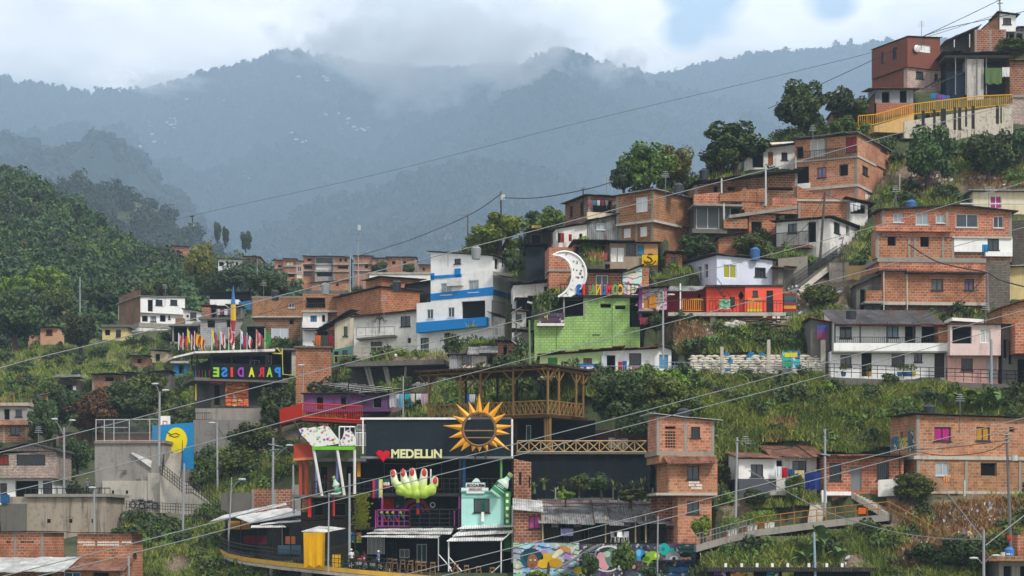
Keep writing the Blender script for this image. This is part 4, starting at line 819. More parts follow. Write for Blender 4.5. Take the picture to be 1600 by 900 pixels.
# ---- far houses across the dip
FARH = [(429, 443, 407, 440, BRICKF, [(434, 414, 440, 421, 'k'), (433, 428, 440, 435, 'k')], 'narrow brick house at the left end of the distant terrace'),
        (443, 463, 404, 440, BRICKF, [(447, 409, 459, 415, 'c:d8c8b8'), (447, 426, 460, 433, 'k')], 'distant brick house with dark balcony second from the left'),
        (463, 473.5, 408, 438, mat('c9a08c', 'brick'), [(464.5, 417, 471, 424, 'g'), (464, 429, 472, 434, 's:d0d0d0')], 'distant slim brick house with blue grey window'),
        (473.5, 492, 400, 448, BRICKF, [(480, 403.5, 487, 408, 'k'), (475, 414, 488, 420, 'k'), (475, 425, 487, 430, 'b')], 'tallest brick house in the distant terrace'),
        (492, 521, 401, 442, mat('9a938f', 'paint', dirt=.9), [(494, 403, 519, 410, 'b'), (494, 414, 517, 421, 's:d5d5d2'), (495, 425, 519, 432, 'k')], 'distant grey house with laundry filled balconies'),
        (521, 546, 401, 450, BRICKF, [(530, 404, 534, 409, 'k'), (538, 404, 542, 409, 'k'), (528, 415, 544, 420, 'k')], 'distant brick house with stepped roof right of the grey one'),
        (553, 582, 400, 446, BRICKF, [(557, 410, 562, 416, 'k'), (570, 412, 575, 419, 'k')], 'distant brick house behind the tall mast'),
        (582, 604, 404, 446, mat('b97e68', 'brick'), [(588, 410, 593, 416, 'k')], 'distant darker brick house right of the mast'),
        (604, 650, 402, 424, BRICKF, [(612, 408, 618, 413, 'k'), (630, 408, 635, 413, 'k')], 'distant low wide brick house with sloped roof'),
        (655, 673, 414, 430, BRICKF, [(660, 418, 664, 423, 'k')], 'distant small brick house beside the blue and white house'),
        (341, 380, 405, 420, WHITE, [(342, 409, 349, 416, 'k'), (354, 409, 357, 414, 'k'), (368, 409, 372, 415, 'k')], 'distant white house at the tree line'),
        (380, 406, 401, 422, BRICKF, [(396, 405, 400, 410, 'k')], 'distant brick house right of the white tree line house'),
        (394, 424, 421, 432, WHITED, [(400, 424, 405, 429, 'k'), (414, 424, 418, 429, 'k')], 'distant low white house in front of the tree line'),
        (177, 217, 380, 393, mat('c98a70', 'brick'), [(184, 383, 188, 388, 'k')], 'brick house alone on the wooded left hillside'),
        (240, 256, 392, 402, BRICKF, [], 'little brick house left of the white one on the hillside'),
        (254, 272, 390, 404, WHITE, [(258, 398, 268, 402, 'g')], 'small white house with blue shade on the hillside'),
        (268, 296, 385, 404, BRICKF, [(275, 392, 281, 397, 'k')], 'brick house at the right of the hillside cluster')]
for x0, x1, t_, b_, m_, op, lab in FARH:
    h = H(lab, x0, b_, 0, D=(418 if x0 > 320 else 478) + (x0 % 5), group='distant houses across the dip')
    h.blk(x0, x1, (t_, t_ + (x0 % 3) * .6), m=m_, dep=7, op=op, ext=8, ground=False); h.roof(TINR if x0 % 2 else ROOFD, ov=.5, ovs=.2)
    if b_ - t_ > 30:
        for y in (t_ + 11, t_ + 22): h.box(x0 - .3, x1 + .3, y, y + 1.4, -.35, .2, CONCL, 'floor_slab')
h = H('pinkish brick lower row in front of the distant terrace', 487, 456, 0, D=412, group='distant houses across the dip')
h.blk(487, 546, (442, 438), m=BRICKF, dep=4, op=[(500, 444, 506, 449, 'k'), (525, 442, 529, 447, 'k')], ext=6, ground=False); h.roof(ROOFD, ov=.4)
# ================================================================ LANDMARKS
def at(o, px, py, D): o.location = P(px, py, D); return o
def px2m(d, D): return d / F * D
BLACK = mat('151c21', 'paint', dirt=.25)
# ---- main bar building
DBAR = 172.0
h = BAR = H('black three storey bar with open balconies and pink railings', 560, 893, 0, D=DBAR, name='bar_building', cat='bar')
h.blk(556, 800, 826, v=3, dep=7, m=DARK, op=[(604, 848, 620, 880, 'c:20282c'), (651, 850, 667, 880, 's:3c5a56'), (624, 858, 640, 872, 's:777b80')], ext=2)
h.blk(556, 722, 775, 826, v=2.4, dep=7, m=BLACK, name='second_storey', ground=False)
h.blk(556, 800, 716, 775, v=3, dep=6, m=DARK, name='third_storey', ground=False, op=[(600, 724, 640, 760, 'k'), (650, 724, 690, 765, 'k')])
h.box(556, 722, 823, 827, -.2, 3, METALD, 'floor_slab'); h.box(556, 800, 771, 775.5, -.3, 4, METALD, 'floor_slab'); h.box(563, 800, 713, 716.5, -.2, 5, METAL, 'floor_slab')
h.box(572, 800, 655, 713, -.1, .15, mat('1c262c', 'paint', dirt=.3), 'black_panel'); h.box(563, 735, 652.5, 655.5, -.25, .3, WHITE, 'white_edge')
h.post(567, 655, 709, v=-.25, r=.06, m=WHITE); h.box(563, 800, 652, 656, .31, 7, CONCD, 'terrace_floor')
h.post(718, 775, 822, v=-.1, r=.1, m=mat('b84fa0', 'paint')); h.post(597, 772, 826, v=-.1, r=.1, m=mat('b84fa0', 'paint')); h.post(587, 797, 826, v=-.2, r=.06, m=mat('b84fa0', 'paint')); h.post(710, 798, 822, v=-.2, r=.06, m=mat('b84fa0', 'paint'))
h.post(719, 716, 772, v=-.1, r=.12, m=METALD); h.post(725, 716, 772, v=1, r=.14, m=mat('2f6aa8', 'paint')); h.post(783, 716, 768, v=.2, r=.1, m=mat('6d9a58', 'paint')); h.post(800, 655, 716, v=-.1, r=.09, m=WHITE); h.post(673, 733, 772, v=-.3, r=.06, m=WHITE)
h.rail(590, 640, 797, 823, v=-.2, m=mat('b84fa0', 'paint'), n=6, r=.04, hor=2); h.rail(640, 718, 796, 824, v=-.3, n=5, r=.035, hor=3); h.rail(560, 720, 748, 772, v=-.25, n=18, r=.025, hor=2); h.rail(722, 800, 748, 771, v=-.25, n=10, r=.025, hor=2)
h.box(598, 616, 778, 796, 1.8, 2.0, mat('c8271f', 'corr', dirt=.1), 'red_panel'); h.box(615, 634, 776, 800, 2.1, 2.3, mat('27485f', 'mural'), 'painted_panel')
ar = MB()
for k, (r0, r1) in enumerate(((16, 22), (9, 13))):
    cx = h.loc(650, 800, 1.9); n = 18
    for i in range(n):
        t0, t1 = math.pi * i / n, math.pi * (i + 1) / n
        f = lambda r, t: (cx.x + px2m(r, DBAR) * math.cos(t), 1.9, cx.z + px2m(r, DBAR) * math.sin(t))
        ar.extr([f(r0, t0), f(r1, t0), f(r1, t1), f(r0, t1)], (0, .15, 0))
ar.build('painted_arch', mat('8a2a4a', 'paint'), h.root)
rg = MB(); cx = h.loc(676, 789, 1.9)
for i in range(16): rg.tube([cx + Vector((math.cos(i * math.pi / 8) * .2, 0, math.sin(i * math.pi / 8) * .2)), cx + Vector((math.cos((i + 1) * math.pi / 8) * .2, 0, math.sin((i + 1) * math.pi / 8) * .2))], .05, 5)
rg.build('white_ring', WHITE, h.root)
# slat screen and boards in the ground floor
sl = MB()
for i in range(14):
    x = h.loc(574 + i * 2, 0, 2.4).x; sl.box(x, x + .05, 2.35, 2.42, h.loc(0, 866, 2.4).z, h.loc(0, 840, 2.4).z)
sl.build('slat_screen', ALU, h.root)
for x, cc in ((547, '4a6a8a'), (557, 'b9a23a')): h.box(x, x + 8, 832, 848, 1.2, 1.3, mat(cc, 'mural'), 'poster')
# left red framed wing of the bar
RED = mat('a3402c', 'paint', dirt=.3)
for x in (467, 476): h.box(x, x + 5, 720, 777, -.3, .2, RED, 'column')
h.box(459, 489, (694, 692), (716, 714), -.6, 1.5, RED, 'red_parapet'); h.box(458, 490, (716, 714), (720, 718), -.7, 1.5, mat('c07a60', 'paint'), 'ledge')
h.blk(486, 562, 722, 775, v=3, dep=3, m=mat('6d5a4a', 'paint'), name='side_room', ground=False, op=[(500, 728, 512, 770, 'k'), (540, 728, 556, 770, 'k')]); h.box(455, 566, 773, 777, -.4, 4, CONCD, 'floor_slab'); h.box(486, 572, 716, 721, -.2, 4, CONCD, 'floor_slab')
h.blk(470, 556, 778, 826, v=2, dep=4, m=mat('3a332e', 'paint'), name='lower_room', ground=False, op=[(490, 784, 505, 806, 'k'), (520, 786, 540, 806, 'k')]); h.box(481, 486, 778, 808, -.2, .1, mat('c22f27', 'paint'), 'column'); h.box(520, 523, 778, 806, -.1, .1, mat('c22f27', 'paint'), 'column'); h.box(558, 563, 722, 745, .5, .8, mat('d08a1f', 'paint'), 'column')
h.rail(488, 562, 752, 774, v=-.3, n=16, r=.025, hor=1)
h.blk(472, 486, 768, 800, v=.3, dep=2, m=PARA, name='brick_pier', ground=False)
# white lattice frame on the roof beside the black panel
h.rail(530, 555, 667, 697, v=.4, m=WHITE, n=3, r=.04); h.rail(556, 579, 676, 697, v=.2, m=WHITE, n=9, r=.035); h.rail(558, 579, 664, 673, v=.3, m=ALU, n=7, r=.04)
# awnings
def awning(label, pts, D0_, D1_, m=TINW, parent=None, name='awning', drop=.1):
    """pts: back left, back right, front right, front left in photo px"""
    q = [P(pts[0][0], pts[0][1], D1_), P(pts[1][0], pts[1][1], D1_), P(pts[2][0], pts[2][1], D0_), P(pts[3][0], pts[3][1], D0_)]
    o = sum(q, Vector()) / 4; mb = MB(); n = max(3, int((q[3] - q[2]).length / .9))
    for i in range(n):
        a, b = q[0].lerp(q[1], i / n) - o, q[0].lerp(q[1], (i + 1) / n) - o; d, c = q[3].lerp(q[2], i / n) - o, q[3].lerp(q[2], (i + 1) / n) - o
        up = Vector((0, 0, .06 + .03 * (i % 2))); mb.hexa([d, c, b, a], [d + up, c + up, b + up, a + up])
    mb.cur = 0
    if parent is not None:
        ob = mb.build(name, m, parent); ob.location = o - parent.location; return ob
    ob = mb.build(name, m); ob.location = o; return tag(ob, label, 'awning', 'white awnings over the terrace')
for pts in (((598, 826), (712, 824), (706, 829), (584, 829)), ((588, 831), (708, 829), (704, 835), (573, 834)), ((576, 837), (690, 836), (684, 841), (564, 839))):
    k = [(598, 826), (588, 831), (576, 837)].index(pts[0]); awning('', pts, DBAR - 1.2 - k, DBAR + .6 - k, mat('dad9d6', 'corr', dirt=.05), BAR.root)
for k, pts in enumerate((((735, 819), (790, 819), (808, 823), (714, 827)), ((720, 829), (797, 828), (802, 833), (707, 838)), ((710, 838), (790, 838), (784, 845), (698, 846)))):
    awning('', pts, DBAR - 2.2 - k * .9, DBAR - .4 - k * .9, mat('e2e1df', 'corr', dirt=.05), BAR.root)
h.post(685, 840, 892, v=-2.6, r=.05, m=ALU); h.post(701, 845, 893, v=-3.6, r=.055, m=WHITE); h.post(783, 845, 900, v=-3.6, r=.055, m=WHITE)
bb = MB()
for a, b in (((701, 870), (722, 893)), ((783, 882), (765, 898)), ((701, 885), (706, 893)), ((783, 846), (802, 828)), ((685, 866), (705, 888))): bb.tube([h.loc(*a, -3.5), h.loc(*b, -3.5)], .045, 4)
bb.build('brace', WHITE, h.root)
# mint tower
h = H('narrow mint green tower room with sliding window beside the black bar', 721, 893, 0, D=DBAR - 1.2, name='tower_room', cat='house')
h.blk(721, 787, 768, m=mat('a6d8cf', 'paint', dirt=.15), dep=4, op=[(740, 779, 765, 801, 'G')], ext=2); h.box(720, 788, 766.5, 769, -.2, 4, mat('6fb3a8', 'paint'), 'roof_edge'); h.box(721, 787, 770, 777.5, -.06, 0, mat('8cc4bb', 'paint'), 'fascia')
h.box(752, 757, 781, 800, .05, .1, mat('1c6a55', 'paint'), 'green_curtain'); h.box(752, 756.5, 800, 815, -.3, -.06, WHITE, 'meter_box')
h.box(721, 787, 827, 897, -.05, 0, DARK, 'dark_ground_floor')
h.box(788, 797.5, 768, 862, -.3, .1, mat('3f8a3a', 'paint', dirt=.2), 'green_sign')
sg = h.last; mk = MB()
for i, y in enumerate((771, 781, 792, 803, 812)): mk.box(h.loc(790.5, 0).x, h.loc(794.5, 0).x, -.33, -.3, h.loc(0, y + 5).z, h.loc(0, y).z)
mk.build('sign_letter', WHITE, sg); h.post(801, 790, 880, v=-.2, r=.12, m=ALU)
h = H('slim brick stair tower with dish, right of the mint green tower room', 800, 893, 8, D=DBAR + 1.5, name='brick_tower', cat='house')
h.blk(803, 830, (717, 722), sx=798, m=BRICK3, op=[(811, 738, 815, 758, 'k'), (826, 745, 829, 762, 'k')], ext=2)
# mirador sign, bottle signs
sg = thing('sign', 'white rooftop sign with mirrored dark lettering over the mint tower', 'sign', P(743, 772, DBAR - 1.3))
def sub(o, par): o.parent = par; o.location = o.location - par.location; return o
b = MB(); w = px2m(1, DBAR)
b.box(-15.5 * w, 15.5 * w, -.05, .05, 10 * w, 18 * w); b.box(-22 * w, 20 * w, -.06, .06, 5.2 * w, 9.8 * w); b.box(-14 * w, 14 * w, -.1, -.02, 1 * w, 5 * w)
b.extr([(-6 * w, 0, 18 * w), (8 * w, 0, 18 * w), (5 * w, 0, 23 * w), (1 * w, 0, 25 * w), (-3 * w, 0, 22 * w)], (0, .08, 0)); b.build('board', mat('d5e2dc', 'paint', dirt=.1), sg)
fr = MB(); 
for a, c_ in ((-15.8, -15.2), (15.2, 15.8)): fr.box(a * w, c_ * w, -.08, .06, 9.6 * w, 18.4 * w)
fr.box(-15.8 * w, 15.8 * w, -.08, .06, 17.8 * w, 18.4 * w); fr.build('border', METALD, sg)
sub(lettering('MIRADOR', 743, 756, 761, DBAR - 1.38, '20242a', .04, True, width=28, bold=.015), sg)
sub(lettering('COLORES', 743, 762.8, 766.2, DBAR - 1.39, 'b3384f', .03, True, width=20), sg)
def bottle(label, px0, py0, px1, py1, wpx, D, parent=None):
    """from base centre to mouth centre"""
    A, B_ = P(px0, py0, D), P(px1, py1, D); L = (B_ - A).length; r = px2m(wpx / 2, D)
    o = thing('bottle_sign', label, 'bottle sign', A, group='giant beer bottle signs')
    ang = math.atan2((B_ - A).x, (B_ - A).z); o.rotation_euler = (0, ang, 0)
    prof = [(0, .0), (.9, .005), (1, .04), (1, .5), (.9, .58), (.45, .72), (.38, .8), (.36, .95), (.42, .96), (.42, 1), (0, 1)]
    def lathe(pr, sy=.55, off=1):
        m_ = MB(); n = 14
        for (a, za), (c, zc) in zip(pr, pr[1:]):
            for j in range(n):
                t0, t1 = 2 * math.pi * j / n, 2 * math.pi * (j + 1) / n
                m_.poly([(a * r * off * math.cos(t0), a * r * off * sy * math.sin(t0), za * L), (a * r * off * math.cos(t1), a * r * off * sy * math.sin(t1), za * L), (c * r * off * math.cos(t1), c * r * off * sy * math.sin(t1), zc * L), (c * r * off * math.cos(t0), c * r * off * sy * math.sin(t0), zc * L)])
        return m_
    lathe(prof).build('bottle_body', mat('b9cfc0', 'paint', .35, dirt=.1), o, smooth=True)
    lathe([(1, .1), (1, .26)], .56, 1.02).build('label_band', mat('2f8a5a', 'paint'), o); lathe([(1, .30), (1, .47)], .56, 1.02).build('label_band', mat('1d6a48', 'paint'), o); lathe([(.37, .84), (.35, .92)], .56, 1.05).build('neck_band', mat('2f8a5a', 'paint'), o)
    st = MB()
    for k in range(2): st.hexa([(-r * .6, -r * .6, L * (.33 + k * .06)), (r * .5, -r * .6, L * (.37 + k * .06)), (r * .5, -r * .55, L * (.37 + k * .06)), (-r * .6, -r * .55, L * (.33 + k * .06))], [(-r * .6, -r * .6, L * (.35 + k * .06)), (r * .5, -r * .6, L * (.39 + k * .06)), (r * .5, -r * .55, L * (.39 + k * .06)), (-r * .6, -r * .55, L * (.35 + k * .06))])
    st.build('label_stripe', WHITE, o)
    MB().tube([(0, 0, L * .99), (0, 0, L * 1.04)], r * .4, 10).build('cap', mat('c9a02a', 'paint'), o); return o
bottle('giant pale green bottle sign leaning beside the mirrored rooftop sign', 773, 773, 798, 741, 20, DBAR - 2.2)
bottle('smaller giant bottle sign leaning on the railing of the red framed bar wing', 530, 772, 521, 745, 12, DBAR - 1)
# heart and city lettering
sg = thing('sign', 'pale cream capital lettering with a red heart on the black panel', 'sign', P(645, 716, DBAR - .3))
hp = []
for i in range(36):
    t = 2 * math.pi * i / 36; hp.append((16 * math.sin(t) ** 3, 13 * math.cos(t) - 5 * math.cos(2 * t) - 2 * math.cos(3 * t) - math.cos(4 * t)))
k = w * 22 / 33.0; cx = (599 - 645) * w; cz = 4.2 * w
m_ = MB(); m_.extr([(cx + x * k, 0, cz + z * k) for x, z in hp], (0, -.25, 0)); m_.extr([(cx + x * k * .8, -.25, cz + z * k * .8) for x, z in hp], (0, -.12, 0)); m_.build('heart', mat('c4162f', 'paint', dirt=.05), sg)
sub(lettering('MEDELLiN', 651, 702, 716, DBAR - .42, 'd9d7a2', .25, False, width=79, parent=None, bold=.035), sg)
# sun sculpture
DS = DBAR - 1.5
sg = thing('sun_sculpture', 'large golden sun with pointed rays around a round frame above the bar', 'sculpture', P(748.6, 671, DS)); w = px2m(1, DS)
m_ = MB(); n = 40
for i in range(n): m_.tube([(25.5 * w * math.cos(2 * math.pi * i / n), 0, 25.5 * w * math.sin(2 * math.pi * i / n)), (25.5 * w * math.cos(2 * math.pi * (i + 1) / n), 0, 25.5 * w * math.sin(2 * math.pi * (i + 1) / n))], .11, 6)
m_.build('ring', mat('8a6a4a', 'wood'), sg)
for (x, y) in ((543, 370), (625, 430), (730, 435), (755, 530), (820, 625), (785, 690), (785, 820), (690, 800), (612, 828), (545, 832), (488, 830), (400, 825), (310, 828), (305, 720), (258, 625), (330, 545), (358, 450), (460, 435)):
    dx, dz = (x - 543) / 5 * w, (655 - y) / 5 * w; Lr = math.hypot(dx, dz); ux, uz = dx / Lr, dz / Lr; r0 = 27.5 * w; hw = 5.2 * w if Lr > 40 * w else 4 * w
    m_ = MB(); tip = (dx, 0, dz); a = (ux * r0 - uz * hw, 0, uz * r0 + ux * hw); b_ = (ux * r0 + uz * hw, 0, uz * r0 - ux * hw); rg = (ux * r0, -.16, uz * r0)
    m_.poly([a, rg, tip]); m_.poly([rg, b_, tip]); m_.poly([b_, a, tip]); m_.poly([a, b_, rg]); m_.build('ray', mat('e09a18', 'paint', .5, dirt=.15), sg)
m_ = MB(); 
for z in (-2, -13): m_.tube([(-24 * w, .1, z * w), (24 * w, .1, z * w)], .07, 5)
m_.build('crossbar', WOOD, sg); m_ = MB()
for x in (-6, 10): m_.tube([(x * w, .15, -25 * w), (x * w, .15, -45 * w)], .09, 5)
m_.build('support_post', METALD, sg)
# giant hand
DHND = DBAR - 2
hm = bpy.data.materials.new('hand_paint'); t = NT(hm); tc = t.n('ShaderNodeTexCoord'); sp = t.n('ShaderNodeSeparateXYZ'); t.l(tc.outputs['Object'], sp.inputs[0])
zz = t.math('ADD', sp.outputs[2], t.math('MULTIPLY', t.noise(tc.outputs['Object'], 2.5), .7))
mr = t.n('ShaderNodeMapRange'); t.l(zz, mr.inputs[0]); mr.inputs[1].default_value = .2; mr.inputs[2].default_value = 2.0
q = t.n('ShaderNodeValToRGB'); t.l(mr.outputs[0], q.inputs[0]); e = q.color_ramp.elements; e[0].color = (.26, .40, .015, 1); e[1].color = (.70, .74, .60, 1); e.new(.5).color = (.46, .60, .09, 1)
t.l(q.outputs[0], t.b.inputs['Base Color']); t.b.inputs['Roughness'].default_value = .5
sg = thing('hand_sculpture', 'giant pale green open hand with red fingernails on the bar balcony', 'sculpture', P(647, 775, DHND)); w = px2m(1, DHND)
def hp_(x, y): return Vector(((440 + x / 5 - 647) * w, 0, (775 - 600 - y / 5) * w))
m_ = MB()
FING = [([(1000, 850), (930, 815), (885, 770), (872, 690)], [.36, .36, .33, .27]), ([(1015, 850), (980, 800), (960, 750), (950, 688)], [.36, .36, .32, .26]), ([(1040, 850), (1035, 800), (1028, 740), (1021, 678)], [.38, .38, .34, .27]), ([(1095, 850), (1100, 800), (1108, 740), (1114, 684)], [.38, .38, .34, .29]), ([(1110, 855), (1165, 830), (1190, 790), (1197, 748)], [.4, .42, .36, .30])]
vs, es, rs = [], [], []
pal = [(hp_(930, 838), .36), (hp_(990, 852), .42), (hp_(1050, 858), .44), (hp_(1110, 856), .44), (hp_(1165, 838), .38)]
hand = MB()
for pts, rr in FING:
    L = [hp_(*p) for p in pts]; fine = []; fr_ = []
    for i in range(len(L) - 1):
        for kx in range(4): fine.append(L[i].lerp(L[i + 1], kx / 4)); fr_.append(rr[i] + (rr[i + 1] - rr[i]) * kx / 4)
    fine.append(L[-1]); fr_.append(rr[-1]); d = (L[-1] - L[-2]).normalized()
    fine += [L[-1] + d * rr[-1] * .6, L[-1] + d * rr[-1] * .95]; fr_ += [rr[-1] * .8, rr[-1] * .3]
    hand.tube(fine, fr_, 10)
for p, r_ in pal: hand.ball(p, (r_ * 1.25, r_, r_), 10, 8)
ho = hand.build('hand', hm, sg)
rm = ho.modifiers.new('remesh', 'REMESH'); rm.mode = 'VOXEL'; rm.voxel_size = .07; sm = ho.modifiers.new('smooth', 'SMOOTH'); sm.iterations = 4
bpy.context.view_layer.update()
me = bpy.data.meshes.new_from_object(ho.evaluated_get(bpy.context.evaluated_depsgraph_get())); ho.modifiers.clear(); ho.data = me
me.polygons.foreach_set('use_smooth', [True] * len(me.polygons))
for (x, y, a) in ((872, 700, .1), (950, 693, .03), (1021, 688, 0), (1116, 694, .0), (1200, 758, -.15)):
    nb = MB().ball((0, 0, 0), (.19, .1, .36), 10, 8).build('fingernail', mat('c8322c', 'paint', .25, dirt=0), sg, smooth=True); nb.location = hp_(x, y) + Vector((0, -.27, 0)); nb.rotation_euler = (0, a * -1, 0)
# wing sculpture
sg = thing('wing_sculpture', 'white mosaic wing sculpture covered with small coloured figures on stilts', 'sculpture', P(515, 776, DBAR - 1.2)); w = px2m(1, DBAR - 1.2)
def wp(x, y): return Vector(((x - 515) * w, 0, (776 - y) * w))
wm = bpy.data.materials.new('mosaic'); t = NT(wm); tc = t.n('ShaderNodeTexCoord'); vo = t.n('ShaderNodeTexVoronoi'); vo.inputs['Scale'].default_value = 3.4; t.l(tc.outputs['Object'], vo.inputs['Vector'])
x_ = t.mix(.5, vo.outputs['Color'], (.25, .05, .04)); t.l(t.mix(t.ramp(vo.outputs['Distance'], .36, .42), x_, (.68, .67, .64)), t.b.inputs['Base Color'])
poly = [(467, 671), (474, 668), (482, 669), (490, 667), (498, 667), (506, 665), (514, 667), (520, 675), (527, 684), (533, 692), (520, 695), (504, 697), (489, 698), (483, 693), (478, 686), (471, 680)]
MB().extr([wp(*p) for p in poly], (0, .3, 0)).build('wing', wm, sg)
MB().extr([wp(*p) for p in [(530, 690), (535, 684), (538, 674), (545, 671), (551, 676), (556, 686), (556, 695), (532, 695)]], (0, .35, 0)).build('bird_head', wm, sg)
m_ = MB(); m_.box(wp(488, 0).x, wp(555, 0).x, -.15, .35, wp(0, 703).z, wp(0, 697.5).z); m_.build('green_beam', mat('6fb52f', 'paint'), sg)
m_ = MB()
for a, b in (((490, 703), (503, 775)), ((527, 703), (538, 774)), ((554, 703), (554, 772))): m_.tube([wp(*a), wp(*b)], .12, 6)
m_.build('stilt', WHITED, sg); m_ = MB()
for x in (492, 525): m_.tube([wp(x, 703) + Vector((0, 1, 0)), wp(x, 770) + Vector((0, 1, 0))], .1, 6)
m_.build('rear_stilt', mat('6a6aa8', 'paint'), sg)
# parrots on the balcony rail
def parrot(i, px, py, D, label):
    o = thing('parrot_figure', label, 'parrot figure', P(px, py, D), group='painted parrot figures on the pink rail'); w = px2m(1, D)
    b = MB().ball((0, 0, 0), (1.9 * w, 1.8 * w, 4.6 * w), 8, 8).build('body', mat(['1f6f8a', '2f7a3a', '1f5f7a', '2f8a6a'][i], 'paint'), o, smooth=True); b.rotation_euler = (0, -.4, 0)
    MB().ball((-3 * w, 0, 5.4 * w), 2.1 * w, 8, 6).ball((-4.8 * w, -.02, 5 * w), (.9 * w, .7 * w, .9 * w), 6, 4).build('head', mat('c9cc3a', 'paint'), o, smooth=True)
    MB().hexa([(1 * w, -.05, -3 * w), (3 * w, -.05, -3 * w), (3 * w, .05, -3 * w), (1 * w, .05, -3 * w)][::-1], [(4 * w, -.04, -9 * w), (5.4 * w, -.04, -9 * w), (5.4 * w, .04, -9 * w), (4 * w, .04, -9 * w)]).build('tail', mat(['c8321f', '2a6a8a', 'd2452a', '1f6a7a'][i], 'paint'), o)
for i, (x, l_) in enumerate(((599, 'blue painted parrot with yellow head and red tail, beside the pink post'), (608, 'green painted parrot with yellow head and blue tail'), (617, 'blue painted parrot with orange red tail'), (629, 'sea green painted parrot at the right of the row'))): parrot(i, x, 806, DBAR - .6, l_)
# moon
DM = GH.D - .35
sg = thing('moon_sculpture', 'tall white perforated crescent moon on the roof of the green house', 'sculpture', P(880, 463, DM)); w = px2m(1, DM)
mm = bpy.data.materials.new('perforated_white'); t = NT(mm); tc = t.n('ShaderNodeTexCoord'); vo = t.n('ShaderNodeTexVoronoi'); vo.inputs['Scale'].default_value = 2.6; t.l(tc.outputs['Object'], vo.inputs['Vector'])
nz = t.noise(tc.outputs['Object'], 1.5, 2); t.l(t.mix(t.math('MULTIPLY', t.ramp(vo.outputs['Distance'], .3, .36, (1, 1, 1), (0, 0, 0)), t.ramp(nz, .36, .46)), (.72, .71, .69), (.13, .12, .12)), t.b.inputs['Base Color'])
out = [(864, 399), (871, 395), (879, 393), (888, 393.5), (897, 396.5), (905, 402), (911, 410), (915, 420), (916, 430), (913.5, 441), (908, 450), (900, 458), (890, 463.5)]
inn = [(872, 464), (880, 459), (887, 452), (891.5, 443), (894, 433), (893.5, 422), (890, 412), (883, 404), (874, 400)]
def shape(pl, k=1.0): return [((x - 880) * w, 0, (463 - y) * w) for x, y in pl]
o_, i_ = shape(out), shape(inn)[::-1]
m_ = MB(); n = 12
def samp(pl, t):
    d = [0]
    for a, b in zip(pl, pl[1:]): d.append(d[-1] + math.dist(a, b))
    s = t * d[-1]
    for k in range(len(pl) - 1):
        if s <= d[k + 1] + 1e-9: f = (s - d[k]) / (d[k + 1] - d[k]); return Vector(pl[k]).lerp(Vector(pl[k + 1]), f)
    return Vector(pl[-1])
tip = o_[0]; inner = [tip] + i_
n = 26; rim = MB()
for k in range(n):
    a, b = samp(o_, k / n), samp(o_, (k + 1) / n); c, d = samp(inner, (k + 1) / n), samp(inner, k / n)
    m_.extr([a, b, c, d], (0, .35, 0))
    for p, q in ((a, b), (d, c)): rim.tube([p + Vector((0, -.03, 0)), q + Vector((0, -.03, 0))], .11, 5)
m_.build('crescent', mm, sg); rim.build('rim', WHITE, sg)
# mirrored letters on the green house terrace
sg = thing('letter_sign', 'row of mirrored rainbow capital letters with a number on the green house roof rail', 'sign', P(937, 461, DM - .1))
for ch, x, cc, wd in (('3', 904.5, '1f62b8', 8), ('1', 912.5, 'c8352f', 4), ('A', 926.5, '4a9a4a', 8), ('N', 935, 'd9a81a', 8.4), ('U', 943.5, '1f5fae', 7.5), ('M', 952, 'c8303a', 8.4), ('O', 961, '57a84a', 8), ('C', 970, 'e0b21a', 7.5)):
    sub(lettering(ch, x, 444, 461, DM - .15, cc, .15, True, width=wd, name='letter', bold=.03), sg)
# paradise terrace bar
h = H('open terrace bar with white edged roof and rainbow lettered black balcony', 330, 636, 20, D=224, name='terrace_bar', cat='bar'); DPB = h.D
h.blk(330, 440, 594, v=.6, sx=304, m=mat('4d4844', 'paint'), op=[(335, 600, 345, 634, 'k'), (389, 599, 408, 634, 'd:27322f'), (412, 600, 425, 634, 'k')], ext=5)
h.box(352, 388, 595, 634, .5, .58, mat('d9713a', 'mural'), 'painted_wall'); h.box(330, 350, 593, 599, -.2, .5, mat('b5565a', 'paint'), 'red_beam'); h.rail(343, 390, 622, 636, v=-.4, n=5, hor=1); h.post(306, 600, 626, v=-.2, r=.07, m=mat('c9b43a', 'paint'))
h.box(304, 462, 590, 595, -1.1, 6, CONCD, 'terrace_floor'); h.blk(330, 458, 549, 592, v=4, dep=2, m=DARK, name='bar_wall', ground=False, op=[(390, 562, 406, 576, 's:4a4444'), (415, 555, 425, 572, 's:6a6a70')])
h.box(330, 441, 567, 591, -1.15, -1.05, BLACK, 'front_panel'); h.sbox(304, 330, 572, 594, 0, -.1, u=h.loc(330, 580, -1.1).x, m=BLACK, name='side_panel')
h.box(304, 430, (549, 545), (552, 549), -1.8, 6, WHITED, 'roof'); h.box(271, 305, (557, 549), (560, 552), -1.5, 4, WHITED, 'roof_wing'); h.box(426, 517, 540, 543, -.3, 5, CONCD, 'upper_slab')
for x in (331, 362, 392, 441): h.post(x, 549, 592, v=-1.0, r=.07, m=METALD)
h.post(300, 551, 580, v=.6, r=.06, m=METALD); h.post(218 + 90, 551, 594, v=.2, r=.06, m=METALD)
h.box(456, 462, 545, 590, .2, .6, CONCL, 'column'); h2 = H('square bare brick room with slab roof right of the rainbow letter balcony', 464, 610, 4, D=216); h2.blk(462, 517, 543, m=BRICK, dep=5); h2.box(460, 519, 540.5, 543, -.3, 5, CONCD, 'roof_slab'); h.blk(441, 470, 588, 640, v=.8, m=PARA, dep=4, name='base_wall')
yp = MB(); YC = mat('cfc35a', 'paint')
